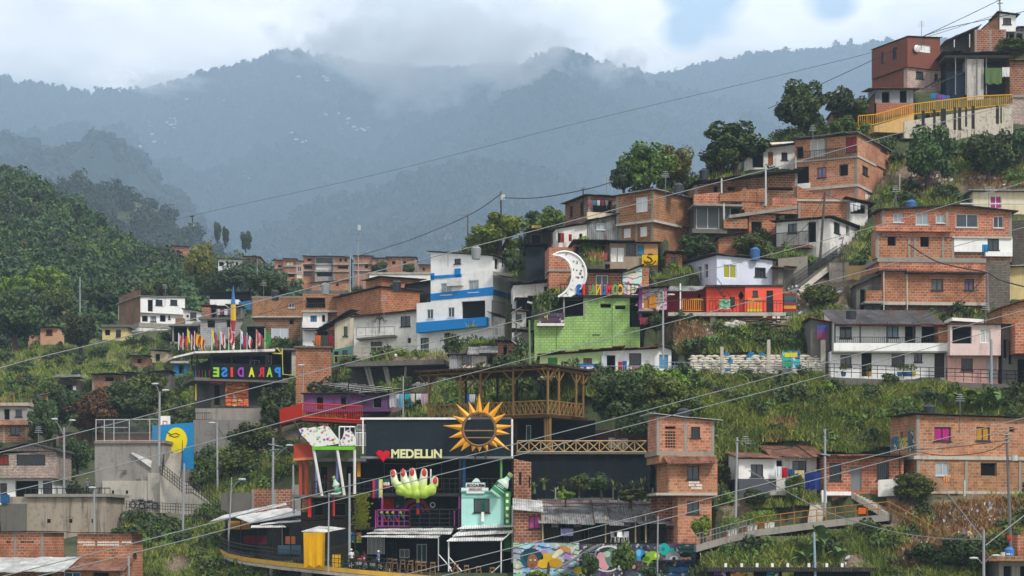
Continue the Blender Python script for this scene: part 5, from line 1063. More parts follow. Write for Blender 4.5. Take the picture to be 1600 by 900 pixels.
for pl in (((424, 548), (426, 552), (440, 553)), ((432, 543), (440, 553), (441, 545), (442, 585), (464, 587), (467, 612)), ): yp.tube([h.loc(*q, -1.25) for q in pl], .07, 5)
yp.build('yellow_pipe', YC, h.root)
sg = thing('letter_sign', 'mirrored rainbow capital letters hung along the terrace bar balcony', 'sign', P(330, 591, DPB - 1.4))
for ch, x, cc in (('E', 337.6, '8fc23a'), ('S', 350.4, '2f7fd0'), ('I', 362, 'd23a30'), ('D', 376, '9a3fa8'), ('A', 393, 'd6d82a'), ('R', 408, 'c8283f'), ('A', 421, '9ac83a'), ('P', 433.6, '2f86d8')):
    q = h.loc(x, 589, -1.25); wq = h.W(*q); o_ = lettering(ch, x, 574, 589, wq.y, cc, .1, True, width=(4 if ch == 'I' else 9.5), name='letter', rz=h.a, bold=.04); sub(o_, sg)
ul = h.loc(330, 580, -1.1).x - .08
for ch, x, cc in (('P', 327.6, 'c23a50'), ('A', 321.5, '8fb83a'), ('I', 316.5, 'c9a83a'), ('S', 311.5, 'd23030'), ('A', 306, '2f7fd0')):
    q = h.locs(x, 592, ul); wq = h.W(*q); o_ = lettering(ch, 0, 576, 590, wq.y, cc, .08, True, name='letter', rz=h.a - math.pi / 2, bold=.04); o_.location = wq + Vector((0, 0, 0)); sub(o_, sg)
# flags on the terrace bar roof
FL = [(279, 526, 'c03040', ['c8c8cc', 'b02a3a', 'c8c8cc', 'b02a3a']), (286, 526, '', ['1a1a1c', 'b3252f', 'd6a91e']), (293, 520, '', ['d6c02a', '2a4a8a', 'b02a30']), (299, 529, '', ['c8c8c8', 'b02a30', '2a5a9a']), (304, 523, '', ['b5401f', 'd6b020', 'b5401f']), (311, 528, '', ['b02a30', 'd8b02a', 'b02a30']), (331, 520, '', ['d8c22a', '2a4f9a', 'c23a30']), (344, 522, '', ['c8c8cc', 'c02a3a', 'c8c8cc']), (357.5, 517, '', ['b8202f', 'd8d8d8', 'b8202f']), (376, 521, '', ['d8d8dc', '3a5a9a', 'c02f3a']), (386, 526, '', ['2a3a7a', 'd8d8d8', 'c02f3a']), (401, 521, '', ['c8404a', 'dcdcdc', 'c8404a']), (414, 519, '', ['2f8a4a', '5aa84a', '2f8a4a'])]
FN = ['white and dark red', 'black, red and gold', 'yellow, blue and red', 'white, red and blue', 'orange and gold', 'red, gold and red', 'wide yellow, blue and red', 'white with a red band', 'crimson and white', 'white, blue and red', 'navy, white and red', 'pale red striped', 'plain green']
for (x, y, _, st_), nm in zip(FL, FN):
    D_ = h.D - .9 + (x % 3) * .3
    o = thing('flag', 'small %s flag drooping on the terrace bar roof' % nm, 'flag', P(x, 547, D_), group='flags along the terrace bar roof'); w = px2m(1, D_)
    MB().tube([(0, 0, 0), (0, 0, (547 - y + 6) * w)], .04, 5).build('pole', WHITED, o)
    m_ = MB(); nz_ = 9; top = (547 - y + 5) * w; r_ = random.Random(int(x))
    for i in range(3):
        for j in range(nz_):
            m_.cur = i; e = lambda a, b_: (.04 + a * .2 * (1 - .25 * b_ / nz_) + .12 * b_ / nz_ * math.sin(b_ * .5 + x), .1 * math.sin(a * 2.6 + x), top - b_ * (19 * w / nz_) - a * .22)
            m_.poly([e(i, j), e(i + 1, j), e(i + 1, j + 1), e(i, j + 1)])
    m_.build('cloth', [mat(c_, 'cloth') for c_ in st_[:3]], o, smooth=True)
# tall striped flag mast tower
o = thing('flag_mast', 'slim tapering mast wrapped in blue, yellow and red cloth above the flags', 'mast', P(364.5, 546, h.D + 1)); w = px2m(1, h.D + 1)
MB().tube([(0, 0, 0), (0, 0, 30 * w)], .12, 6).build('pole', WHITED, o); prev = None
for nm, z0, z1, r0, r1, cc in (('red_cloth', 28, 45, .15, .32, 'a8384a'), ('yellow_cloth', 45, 70, .32, .3, 'd6b03a'), ('blue_cloth', 70, 100, .28, .03, '3f76b5')): MB().tube([(0, 0, z0 * w), (0, 0, z1 * w)], [r0, r1], 7).build(nm, mat(cc, 'cloth'), o)
m_ = MB()
for i in range(6): m_.tube([(-2.5 * w, 0, (2 + i * 4) * w), (2.5 * w, 0, (5 + i * 4) * w)], .05, 4)
m_.build('lattice', WHITE, o)
# striped banners beside the hand
for x, y, wd, hh, st_, lab in ((590, 749, 16, 29, ['c0303a', '27407a', '27407a', 'd8cf8a', 'd8cf8a'], 'long banner in red, blue and cream upright stripes left of the hand'), (604, 749, 10, 14, ['-', '2f5a44', 'd8d8d8', 'a8304a'], 'small green, white and red banner left of the hand'), (653, 776, 5, 28, ['-', 'd8c83a', '2f3f8a', 'c02f3a'], 'narrow yellow, blue and red pennant below the hand')):
    cloth(lab, x, y, wd, hh, DBAR - .5 if x != 653 else DBAR - 1.4, '', name='banner', cat='banner', group=None, stripes=st_)
# ---- purple house, red walkway, pergola
h = H('long purple painted house with dark doors behind the red walkway', 474, 640, -2, D=200)
h.blk(474, 610, 616, ext=.2, m=mat('6a4672', 'paint', dirt=.5), dep=4, op=[(494, 620, 505, 640, 'k'), (532, 620, 541, 640, 'k'), (583, 621, 596, 637, 'k'), (566, 620, 572, 628, 'G')]); h.roof(TIND, ov=.4)
h.blk(610, 668, 617, v=1, m=mat('8a6a74', 'paint', dirt=.6), dep=4, name='side_wall', op=[(652, 620, 660, 640, 'k')]); h.roof(TINR, ov=.6, jag=.4)
DPU = h.D
for i, (x, wd, hh, cc, t_) in enumerate(((616, 15, 21, 'c9c6cc', 'large pale grey sheet'), (627, 7, 22, '6fb0cc', 'light blue towel'), (638, 11, 19, '2f9fb0', 'teal towel'), (645, 6, 16, 'd2c4b8', 'cream cloth'), (654, 8, 10, 'd8d8dc', 'white shirt'), (664, 12, 18, 'b59aa6', 'dusty pink blanket'), (685, 11, 20, 'a9c4cc', 'pale blue sheet'), (701, 8, 14, 'a02a50', 'dark pink cloth'))): cloth('%s on the long washing line by the bamboo pavilion' % t_, x, 615, wd, hh, DPU - 2.2 - (i % 2) * .3, cc, group='washing line by the bamboo pavilion')
for x, cc, t_ in ((730, '2f5a9a', 'blue'), (738, 'c8c8cc', 'white'), (772, 'a82040', 'crimson')): cloth('%s cloth seen through the bamboo pavilion' % t_, x, 616, 9, 13, 192, cc)
o = thing('pergola', 'white slatted pergola roof with black posts over the purple house', 'pergola', P(545, 640, DPU - 2)); w = px2m(1, DPU - 2)
def pg(x, y, v=0): return Vector(((x - 545) * w, v, (640 - y) * w))
m_ = MB()
for i in range(7):
    f = i / 7; a, b = pg(500, 597, 3).lerp(pg(572, 617, -1.5), f), pg(540, 595, 3).lerp(pg(642, 610, -1.5), f); e = Vector((0, .38, 0)); u = Vector((0, 0, .05)); m_.hexa([a, b, b + e, a + e], [a + u, b + u, b + e + u, a + e + u])
m_.build('slat', TINW, o); m_ = MB()
for x, y in ((545, 600), (566, 607), (607, 609)): m_.tube([pg(x, y, -.5), pg(x, 640, -.5)], .06, 5)
for a, b in (((500, 598), (572, 618)), ((540, 596), (642, 611)), ((520, 597), (607, 614))): m_.tube([pg(*a, 3) - Vector((0, 0, .06)), pg(*b, -1.5) - Vector((0, 0, .06))], .07, 4)
m_.build('frame', METALD, o)
DW = DPU - 4.5
o = thing('walkway', 'red railed steel walkway with bright red side panels', 'walkway', P(480, 655, DW))
q = [P(437, 660, DW + 2), P(472, 652, DW), P(566, 657, DW)]; t_ = [P(437, 639, DW + 2), P(472, 630, DW), P(566, 635, DW)]; o_ = P(480, 655, DW); RC = mat('c8321f', 'paint', dirt=.2)
MB().extr([q[0] - o_, q[1] - o_, t_[1] - o_, t_[0] - o_], (0, .06, 0)).build('side_panel', RC, o)
m_ = MB(); n = 34
for i in range(n + 1): m_.tube([q[1].lerp(q[2], i / n) - o_, t_[1].lerp(t_[2], i / n) - o_], .026, 4)
m_.tube([t_[1] - o_, t_[2] - o_], .06, 4); m_.tube([q[1] - o_, q[2] - o_], .08, 4); m_.build('railing', RC, o)
m_ = MB(); m_.hexa([x - o_ - Vector((0, 0, .3)) for x in (q[1], q[2], q[2] + Vector((0, 3, 0)), q[1] + Vector((0, 3, 0)))], [x - o_ for x in (q[1], q[2], q[2] + Vector((0, 3, 0)), q[1] + Vector((0, 3, 0)))]); m_.extr([q[0] - o_, q[1] - o_, q[1] + Vector((0, 3, 0)) - o_, q[0] + Vector((0, 3, 0)) - o_], (0, 0, -.2)); m_.build('deck', mat('8a2a1f', 'paint'), o)
for a, b in (((458, 657), (470, 676)), ((470, 662), (467, 690)), ((490, 655), (500, 668)), ((520, 655), (520, 690)), ((496, 656), (496, 690)), ((545, 656), (545, 690))): MB().tube([P(*a, DW + .5) - o_, P(*b, DW + .5) - o_], .09, 5).build('support', METALD, o)
FOOT.append((o_, Vector((1, 0, 0)), Vector((0, 1, 0)), -4, 8, -14, 4, -2.6, -1))
# ---- bamboo pavilion
DV = 176.5
h = H('bamboo pavilion with dark flat roof and crossed bamboo railings on a raised deck', 856, 648, -33, D=DV, name='bamboo_pavilion', cat='pavilion')
zr = h.loc(856, 572).z; za = h.loc(856, 626).z; uL = h.loc(670, 640).x
def vside(px): return h.locs(px, 620, 0).y
vR = vside(911)
MB().hexa([(uL - 1, -.8, zr), (.5, -.8, zr), (.5, vR + 1.4, zr), (uL - 1, vR + 1.4, zr)], [(uL - 1, -.8, zr + .16), (.5, -.8, zr + .16), (.5, vR + 1.4, zr + .16), (uL - 1, vR + 1.4, zr + .16)]).build('roof', mat('4b3a2c', 'corr', dirt=.1), h.root)
rf = MB()
for i in range(int(-uL / 1.0) + 2): x = uL - .5 + i * 1.0; rf.tube([(x, -.75, zr - .08), (x, vR + 1.2, zr - .08)], .06, 5)
rf.tube([(uL - .8, -.1, zr - .22), (.3, -.1, zr - .22)], .09, 6); rf.tube([(0, -.6, zr - .22), (0, vR + 1, zr - .22)], .09, 6); rf.tube([(uL - .8, vR, zr - .22), (.3, vR, zr - .22)], .09, 6); rf.build('rafter', BAMBOO, h.root)
MB().box(uL - .3, .3, -.3, vR + .3, -.25, 0).build('deck', WOODD, h.root)
pu = [h.loc(x, 620).x for x in (670, 720, 751, 802)] + [0]; pvs = [vside(x) for x in (873, 900, 911)]
spots = [(u, 0) for u in pu] + [(0, v) for v in pvs] + [(u, vR) for u in pu[:-1]]
for u, v in spots:
    MB().tube([(u, v, 0), (u, v, zr - .1)], .11, 7).build('post', BAMBOO if v < vR - .1 or u == 0 else WOODD, h.root)
bb = MB()
for u, v in spots:
    for s_ in (-1, 1):
        if v == 0 or v == vR: bb.tube([(u, v, zr - 1.3), (u + s_ * 1.1, v, zr - .25)], .06, 5)
        if u == 0: bb.tube([(u, v, zr - 1.3), (u, v + s_ * 1.0, zr - .25)], .06, 5)
bb.build('brace', BAMBOO, h.root)
def xrail(p, q, z0, z1, n, mt, par, name='railing', r=.05):
    p, q = Vector(p), Vector(q); m_ = MB(); up = Vector((0, 0, z1 - z0)); b0 = Vector((0, 0, z0))
    m_.tube([p + b0, q + b0], r * 1.2, 5); m_.tube([p + b0 + up, q + b0 + up], r * 1.3, 5)
    for i in range(n):
        a, c = p.lerp(q, i / n) + b0, p.lerp(q, (i + 1) / n) + b0; m_.tube([a, c + up], r, 4); m_.tube([a + up, c], r, 4); m_.tube([a, a + up], r, 4)
    return m_.build(name, mt, par)
xrail((uL, 0, 0), (0, 0, 0), .1, za, 22, BAMBOO, h.root); xrail((0, 0, 0), (0, vR, 0), .1, za, 9, BAMBOO, h.root); xrail((uL, vR, 0), (0, vR, 0), .1, za, 14, WOODD, h.root)
m_ = MB()
for k in range(3): m_.tube([(k * .22 - .3, .1, -3.4), (k * .22 - .3, .1, -.25)], .14, 7)
m_.build('big_column', BAMBOO, h.root); m_ = MB()
for u in pu[:-1]: m_.tube([(u, .4, -5), (u, .4, -.25)], .14, 6)
for u, v in ((0, vR), (uL, vR)): m_.tube([(u, v, -4), (u, v, -.25)], .14, 6)
m_.build('stilt', WOODD, h.root)
h = H('black walled garden terrace with crossed bamboo railing below the pavilion', 808, 764, 0, D=DB(808, 752), name='garden_terrace', cat='terrace')
h.blk(812, 1016, 709, m=BLACK, v=.4, dep=6, ext=1.5); h.box(806, 1018, 706, 709.5, 0, 6, CONCD, 'floor_slab')
h.blk(808, 930, 657, 707, v=5, m=BLACK, dep=1.5, name='rear_wall', ground=False, op=[(822, 664, 830, 690, 's:2f6a6a')]); h.blk(930, 1012, 672, 707, v=6, m=mat('5a3a32', 'paint', dirt=.8), dep=1, name='rear_fence', ground=False)
zb, zt = h.loc(808, 706).z, h.loc(808, 689).z; xrail((h.loc(808, 700).x, .1, 0), (h.loc(1010, 700).x, .1, 0), zb, zt, 11, mat('b59a70', 'wood'), h.root)
for i, x in enumerate((972, 980, 960)): MB().box(-.3, .3, -.05, .05, 0, .9).build('painted_board', WHITED, h.root).location = h.loc(x - 4, 702 - i, 5.8)
h2 = H('low black mesh fence with planter edge in the steep garden', 865, 776, 0, name='garden_fence', cat='fence')
h2.box(866, 1022, 765, 776, 0, .12, BLACK, 'mesh_panel'); h2.box(866, 960, 778, 781, -.1, .4, CONC, 'planter_edge')
for x in (868, 905, 958, 1000, 1020): h2.post(x, 762, 780, v=-.1, r=.06, m=CONC)
# ---- long low house with mural wall
h = H('long low house with grey patched roof, brick end and cluttered open porch', 803, 850, 0, D=168)
h.blk(803, 846, (796, 800), m=BRICK3, dep=5, op=[(826, 806, 845, 826, 'c:b54a8a')], rise=.9); h.roof(TINW, ov=.5, ovs=.1)
h.blk(846, 1052, 806, v=2.4, m=mat('4e4439', 'paint', dirt=.8), dep=5.5, name='porch_wall', rise=1.4, op=[(862, 807, 872, 824, 'g'), (873, 807, 885, 848, 'k'), (888, 807, 896, 846, 'k'), (908, 808, 920, 848, 'k'), (925, 808, 940, 830, 'k'), (969, 808, 992, 824, 'b'), (1000, 808, 1016, 846, 'k')]); h.roof(TIN, ov=3.0, ovs=.3, jag=.6, name='porch_roof')
FOOT.append((h.O, h.ux, h.uy, 0, 13, -9, 3, h.O.z - .08, -1.2)); h.box(818, 1060, (784, 788), (786, 790), 4.5, 4.8, mat('8a4a3a', 'paint'), 'ridge_tiles')
for x in (848, 946, 993, 1009): h.post(x, 806, 848, v=-.3, r=.07, m=mat('b0a080', 'wood'))
h.rail(850, 945, 825, 847, v=-.3, n=18, r=.03); h.rail(1012, 1082, 826, 846, v=-.3, n=12, r=.03)
cloth('pale curtain hung in the porch of the long low house', 902, 808, 12, 16, h.D + 1, 'b59c92'); cloth('lilac cloth over the porch railing of the long low house', 886, 826, 20, 11, h.D - .5, '8a86b0')
MU = H('street wall with bright spray painted faces, tree and circles', 803, 906, 0, D=165.5, name='mural_wall', cat='wall')
MU.blk(802, 905, 848, m=mat('8fa9b5', 'mural'), dep=1.2, ext=2); MU.blk(905, 1088, 849.5, v=-.02, m=mat('474b52', 'mural'), dep=1.2, name='grey_wall', ext=2)
SH = [('painted_woman', [(830, 872, 18, 15, '1f5566', 0), (831, 868, 15, 12, '173f4c', 0), (832, 877, 8.5, 11, '8a5a3c', 0), (829, 875, 1.6, .9, 'e2ddd0', 0), (836, 875, 1.6, .9, 'e2ddd0', 0), (832, 883, 3, 1.1, '8a2f34', 0)]), ('painted_tree', [(858, 874, 16, 10, 'c9a326', 0), (848, 881, 10, 7, 'd2a92a', 0), (868, 880, 11, 7, 'b98f1f', 0), (857, 888, 2.2, 10, '5f3d22', 0)]),
      ('painted_hands', [(874, 862, 8, 4, 'd9c9a8', .5), (884, 858, 9, 4, 'b9844a', -.4), (868, 868, 6, 3.5, 'd8d2c0', .6)]), ('painted_ring', [(950, 873, 23, 22, 'cfd2d0', 0), (950, 873, 20, 19.5, '2b3a3c', 0), (942, 877, 10, 14, 'd79aa5', .4), (955, 871, 10, 14, '5d7a6a', 0), (948, 866, 6, 5, 'a9b8a2', 0)]),
      ('painted_planet', [(1000, 867, 8, 10, '2f86b8', 0), (998, 864, 4, 5, '66b0d6', 0)]), ('painted_lizard', [(1017, 871, 15, 9, '86ad37', .15), (1010, 873, 6, 4, '567a25', 0), (1026, 868, 4, 3.4, 'd6d94a', 0)]), ('painted_blob', [(1038, 858, 8.5, 9, '22a59a', 0), (1050, 860, 4, 4, '22a59a', 0), (1036, 858, 3, 3, '167a74', 0)]), ('painted_eye', [(1051, 872, 12, 11, '8d8d8f', 0), (1053, 873, 7, 5, 'd0d0d0', 0), (1053, 873, 2.6, 3, '222528', 0)]), ('painted_boy', [(1071, 874, 9, 10, 'c9a084', 0), (1071, 867, 9, 4.5, '2b2320', 0), (1068, 874, 1.2, 1, '1c1c1c', 0), (1075, 874, 1.2, 1, '1c1c1c', 0)]), ('painted_purple', [(888, 886, 7, 5, '8a7fb0', 0), (907, 891, 12, 6, 'd0b92f', 0), (990, 886, 6, 6, '2a2a30', 0), (990, 885, 3, 4, 'b08a74', 0), (925, 880, 4, 12, '3d8a8f', 0)])]
for nm, parts in SH:
    cols = []; m_ = MB()
    for k, (x, y, rx, ry, cc, rot) in enumerate(parts):
        c = MU.loc(x, y, -.03); pts = []
        for i in range(20):
            t_ = 2 * math.pi * i / 20; a, b = rx * math.cos(t_) * (1 + .07 * math.sin(3 * t_ + x)), ry * math.sin(t_) * (1 + .06 * math.cos(2 * t_ + y)); pts.append((c.x + (a * math.cos(rot) - b * math.sin(rot)) * MU.D / F, -.025 - k * .006, c.z + (a * math.sin(rot) + b * math.cos(rot)) * MU.D / F))
        m_.cur = k; m_.poly(pts); cols.append(mat(cc, 'paint', dirt=.15))
    m_.build(nm, cols, MU.root)
MU.box(1042, 1082, 878, 906, -.09, -.04, mat('3f5f8a', 'mural'), 'painted_panel'); MU.box(1020, 1100, 874.5, 877, -.8, 0, METALD, 'ledge')
m_ = MB()
for i in range(3):
    p, q = MU.loc(864 + i * 5, 892 - i * 2, -.9), MU.loc(930 + i * 5, 853 - i * 1.5, -.9); m_.tube([p, q], .06, 5)
for i in range(9): p = MU.loc(868 + i * 8, 890 - i * 4.8, -.9); m_.box(p.x - .2, p.x + .25, -1.3, -.1, p.z - .5, p.z - .42)
o = m_.build('stair', METAL, None); o.location = MU.O; tag(o, 'grey metal stair climbing diagonally in front of the painted street wall', 'stair')
# ================================================================ STREET LEVEL
# ---- curved street deck with yellow edge
EDGE = [(344, 858, 184), (358, 865, 180), (380, 870, 177), (410, 874, 174), (440, 878, 171), (472, 881, 169), (510, 885, 167.5), (560, 890, 166), (640, 897, 165), (720, 904, 164), (810, 912, 163)]
def deckz(px): 
    return lerp(px, [(e[0], P(*e).z) for e in EDGE])
o = thing('street_deck', 'curved street deck with yellow painted edge on concrete columns', 'deck', P(472, 881, 169)); o_ = o.location.copy()
m1, m2, m3 = MB(), MB(), MB()
for a, b in zip(EDGE, EDGE[1:]):
    p, q = P(*a) - o_, P(*b) - o_; bk = Vector((0, 16, 0)); dn = lambda k: Vector((0, 0, -k))
    m1.hexa([p + dn(.4), q + dn(.4), q + bk + dn(.4), p + bk + dn(.4)], [p + dn(.02), q + dn(.02), q + bk + dn(.02), p + bk + dn(.02)])
    fw = Vector((0, -.06, 0)); m2.hexa([p + fw + dn(.36), q + fw + dn(.36), q + dn(.36), p + dn(.36)], [p + fw, q + fw, q, p])
    m3.hexa([p + fw * 2 + dn(.66), q + fw * 2 + dn(.66), q + bk + dn(.66), p + bk + dn(.66)], [p + fw * 2 + dn(.41), q + fw * 2 + dn(.41), q + bk + dn(.41), p + bk + dn(.41)])
m1.build('floor', CONCD, o); m2.build('yellow_edge', mat('d3a344', 'paint', dirt=.4), o); m3.build('girder', CONCL, o)
for x, y, D_ in ((366, 868, 182), (393, 873, 177), (430, 879, 174), (480, 884, 172), (540, 890, 170)):
    MB().box(-.45, .45, -.4, .4, -6, 0).build('column', CONCL, o).location = P(x, y, D_) - o_ - Vector((0, 0, .5))
m1 = MB()
for a, b in zip(EDGE[:9], EDGE[1:9]):
    p, q = P(*a) - o_, P(*b) - o_; u = Vector((0, 0, 1.05)); off = Vector((0, .15, 0))
    for k in (.35, .7, 1): m1.tube([p + u * k + off, q + u * k + off], .028, 4)
    n = max(2, int((q - p).length / .35))
    for i in range(n): c = p.lerp(q, i / n) + off; m1.tube([c, c + u], .02, 4)
m1.build('railing', METALD, o)
MB().box(-1, .9, 0, 3, -.8, 0).build('abutment', CONC, o).location = P(331, 857, 186) - o_
# bar rooms under the left awnings
h = H('dark open bar room under the big white awnings', 352, 868, 0, D=188, name='bar_room', cat='bar')
h.blk(352, 548, 806, m=mat('1e2224', 'plain'), dep=4, op=[(440, 822, 452, 860, 'k'), (478, 826, 500, 862, 'k')], ext=1); h.box(358, 391, 814, 827, -.3, -.1, mat('c78f3f', 'paint'), 'orange_board'); h.box(446, 461, 838, 850, -.6, -.4, mat('a8623f', 'paint'), 'orange_panel'); h.box(380, 416, 837, 850, -1.2, -.8, mat('6a2228', 'paint'), 'red_counter')
h.box(434, 470, 852, 866, -1.2, -.9, mat('4a6a80', 'paint'), 'blue_counter')
for x in (357, 376, 403, 426, 454): h.post(x, 812, 866, v=-3.5, r=.05, m=METALD if x > 360 else ALU)
awning('biggest white awning over the dark bar room, folded at its middle', ((366, 808), (450, 794), (481, 803), (392, 818)), 176, 184, mat('dddcd9', 'corr', dirt=.06))
awning('long narrow pale awning strip behind the biggest white awning', ((349, 806), (446, 786), (448, 789), (329, 815)), 184, 187, mat('d6d5d2', 'corr', dirt=.08))
awning('long white awning reaching to the bar railing', ((438, 814), (545, 804), (540, 810), (406, 820)), 174, 179, mat('dddcd9', 'corr', dirt=.06))
awning('low white awning edge left of the yellow tarpaulin', ((393, 822), (440, 820), (447, 824), (392, 825)), 173, 175, mat('dddcd9', 'corr', dirt=.06))
awning('small white canopy above the yellow tarpaulin', ((498, 823), (540, 826), (508, 832), (471, 831)), 168.5, 172, mat('e2e1df', 'corr', dirt=.05))
cloth('big mustard yellow tarpaulin hung from the small white canopy', 491, 832, 34, 53, 167.2, 'dca312', name='tarpaulin', cat='tarpaulin', group=None)
# stools
def copy_tree(o, label=None):
    c = o.copy(); COL.objects.link(c)
    for ch in o.children:
        d = ch.copy(); COL.objects.link(d); d.parent = c
        for g in ch.children: e = g.copy(); COL.objects.link(e); e.parent = d
    if label: c['label'] = label
    return c
st0 = thing('bar_stool', 'wooden bar stool', 'stool', group='wooden stools along the terrace edge')
MB().box(-.2, .2, -.2, .2, .72, .78).build('seat', WOOD, st0)
for sx in (-1, 1):
    for sy in (-1, 1): MB().tube([(sx * .24, sy * .2, 0), (sx * .17, sy * .15, .72)], .035, 5).build('leg', WOOD, st0)
MB().box(-.2, .2, .15, .19, .95, 1.08).tube([(-.17, .17, .75), (-.19, .17, 1.08)], .03, 4).tube([(.17, .17, .75), (.19, .17, 1.08)], .03, 4).build('backrest', WOOD, st0)
MB().tube([(-.21, -.18, .3), (.21, -.18, .3)], .025, 4).build('footrest', WOOD, st0)
ORD = ['leftmost wooden bar stool under the striped awnings', 'second wooden bar stool from the left under the striped awnings', 'third wooden bar stool from the left under the striped awnings', 'middle wooden bar stool beside the pale crate', 'wooden bar stool right of the pale crate', 'sixth wooden bar stool from the left, near the white board', 'last wooden bar stool left of the awning post', 'wooden bar stool just right of the white awning brace', 'wooden bar stool under the centre of the right white awning', 'wooden bar stool next to the right brace of the awning', 'rightmost wooden bar stool by the right awning post']
for i, (x, D_) in enumerate(((608, 168.2), (617, 168), (629, 167.7), (641, 167.8), (654, 168.1), (662, 168.2), (676, 167.8), (712, 166.8), (730, 166.6), (748, 166.3), (769, 166.2))):
    s_ = st0 if i == 0 else copy_tree(st0); s_.location = Vector(((x - 800) / F * D_, D_, deckz(x) + .02)); s_.rotation_euler = (0, 0, (i * 37 % 50) / 60 - .4); s_['label'] = ORD[i]
cr = MB().hexa([(-.3, -.25, 0), (.3, -.25, 0), (.3, .25, 0), (-.3, .25, 0)], [(-.35, -.3, .55), (.35, -.3, .55), (.35, .3, .55), (-.35, .3, .55)]).box(-.33, .33, -.28, .28, .58, 1.05)
cr = cr.build('crate', mat('d9a51a', 'paint')); cr.location = Vector(((526 - 800) / F * 169, 169, deckz(526) + .02)); tag(cr, 'two stacked yellow plastic crates right of the yellow tarpaulin', 'crate')
# ---- people
SKIN = mat('8a5a42', 'plain', dirt=0)
def person(label, px, pyb, D, z=None, pose='stand', shirt='c8c8cc', legs='23262c', hair='1a1512', rz=0, cap=None, scale=1.0, grp=None):
    J = {'pel': (0, 0, .95), 'chest': (0, .0, 1.25), 'neck': (0, .01, 1.47), 'head': (0, -.02, 1.62), 'top': (0, -.01, 1.72)}
    for s_, n in ((-1, 'l'), (1, 'r')):
        J['sh' + n] = (s_ * .19, 0, 1.42); J['el' + n] = (s_ * .25, .02, 1.14); J['ha' + n] = (s_ * .24, -.08, .9); J['hip' + n] = (s_ * .1, 0, .9); J['kn' + n] = (s_ * .11, -.03, .5); J['an' + n] = (s_ * .11, .02, .08); J['to' + n] = (s_ * .12, -.14, .03)
    if pose == 'sit':
        for k in list(J): J[k] = (J[k][0], J[k][1], J[k][2] - .4)
        for s_, n in ((-1, 'l'), (1, 'r')): J['kn' + n] = (s_ * .13, -.42, .52); J['an' + n] = (s_ * .13, -.42, .08); J['to' + n] = (s_ * .13, -.58, .03); J['ha' + n] = (s_ * .15, -.35, .62); J['el' + n] = (s_ * .25, -.08, .76)
    if pose == 'walk':
        J['knl'] = (-.11, -.2, .52); J['anl'] = (-.11, -.15, .1); J['tol'] = (-.11, -.32, .06); J['knr'] = (.11, .05, .5); J['anr'] = (.11, .3, .12); J['tor'] = (.11, .18, .03); J['har'] = (.26, -.25, .98)
    if pose == 'lean':
        J['hal'] = (-.2, -.4, 1.05); J['har'] = (.2, -.4, 1.05); J['ell'] = (-.28, -.15, 1.12); J['elr'] = (.28, -.15, 1.12)
    rad = {'pel': .15, 'chest': .17, 'neck': .06, 'head': .1, 'top': .07}
    for n in 'lr': rad.update({'sh' + n: .075, 'el' + n: .05, 'ha' + n: .045, 'hip' + n: .1, 'kn' + n: .07, 'an' + n: .05, 'to' + n: .045})
    ks = list(J); E = [('pel', 'chest'), ('chest', 'neck'), ('neck', 'head'), ('head', 'top')]
    for n in 'lr': E += [('chest', 'sh' + n), ('sh' + n, 'el' + n), ('el' + n, 'ha' + n), ('pel', 'hip' + n), ('hip' + n, 'kn' + n), ('kn' + n, 'an' + n), ('an' + n, 'to' + n)]
    me = bpy.data.meshes.new('person'); me.from_pydata([J[k] for k in ks], [(ks.index(a), ks.index(b)) for a, b in E], [])
    ob = bpy.data.objects.new('person', me); COL.objects.link(ob); sk = ob.modifiers.new('s', 'SKIN'); sk.use_smooth_shade = True
    for i, k in enumerate(ks): me.skin_vertices[0].data[i].radius = (rad[k], rad[k] * (.75 if k in ('chest', 'pel') else 1))
    me.skin_vertices[0].data[0].use_root = True; ob.modifiers.new('u', 'SUBSURF').levels = 2; bpy.context.view_layer.update()
    m2 = bpy.data.meshes.new_from_object(ob.evaluated_get(bpy.context.evaluated_depsgraph_get())); ob.modifiers.clear(); ob.data = m2
    m2.materials.clear()
    for q in (SKIN, mat(shirt, 'cloth'), mat(legs, 'cloth'), mat('151515', 'plain', dirt=0)): m2.materials.append(q)
    dz = .4 if pose == 'sit' else 0
    for p in m2.polygons:
        c = p.center; zc = c.z + dz; r_ = math.hypot(c.x, 0)
        if c.z < .09: k = 3
        elif zc > 1.47 : k = 0
        elif (abs(c.x) > .2 and zc < 1.17) or (c.y < -.22 and zc > .93): k = 0
        elif zc > .93 and c.y > -.3: k = 1
        else: k = 2
        p.material_index = k
    z = deckz(px) + .02 if z is None else z
    ob.location = Vector(((px - 800) / F * D, D, z)); ob.rotation_euler = (0, 0, rz); ob.scale = (scale,) * 3
    hd = MB().ball((0, .015, 1.66 - dz), (.108, .118, .1), 10, 7).build('cap' if cap else 'hair', mat(cap or hair, 'cloth'), ob, smooth=True)
    fc = MB().ball((0, -.125, 1.6 - dz), (.018, .03, .025), 6, 4).build('nose', SKIN, ob)
    ey = MB().ball((-.035, -.108, 1.63 - dz), .012, 5, 4).ball((.035, -.108, 1.63 - dz), .012, 5, 4).build('eyes', mat('101010', 'plain', dirt=0), ob)
    return tag(ob, label, 'person', grp)
def zat(py, D): return (HY - py) / F * D
person('person in white shirt and white cap beside a motorbike left of the stools', 549, 0, 168.2, pose='stand', shirt='d9d9dc', cap='e4e4e4', rz=.6, scale=.92)
person('person in light blue shirt and white cap walking past the slat screen', 591, 0, 168.4, pose='walk', shirt='5f8fc4', cap='e0e0e0', rz=-1.2, scale=.95)
person('person in dark red top behind the railing by the slat screen', 569, 0, 170, pose='stand', shirt='7c2530', rz=.3, scale=.9)
person('person in pale top standing behind the giant hand fingers', 639, 0, DBAR + 1, z=zat(771, DBAR + 1), shirt='c9c2b8', rz=.2)
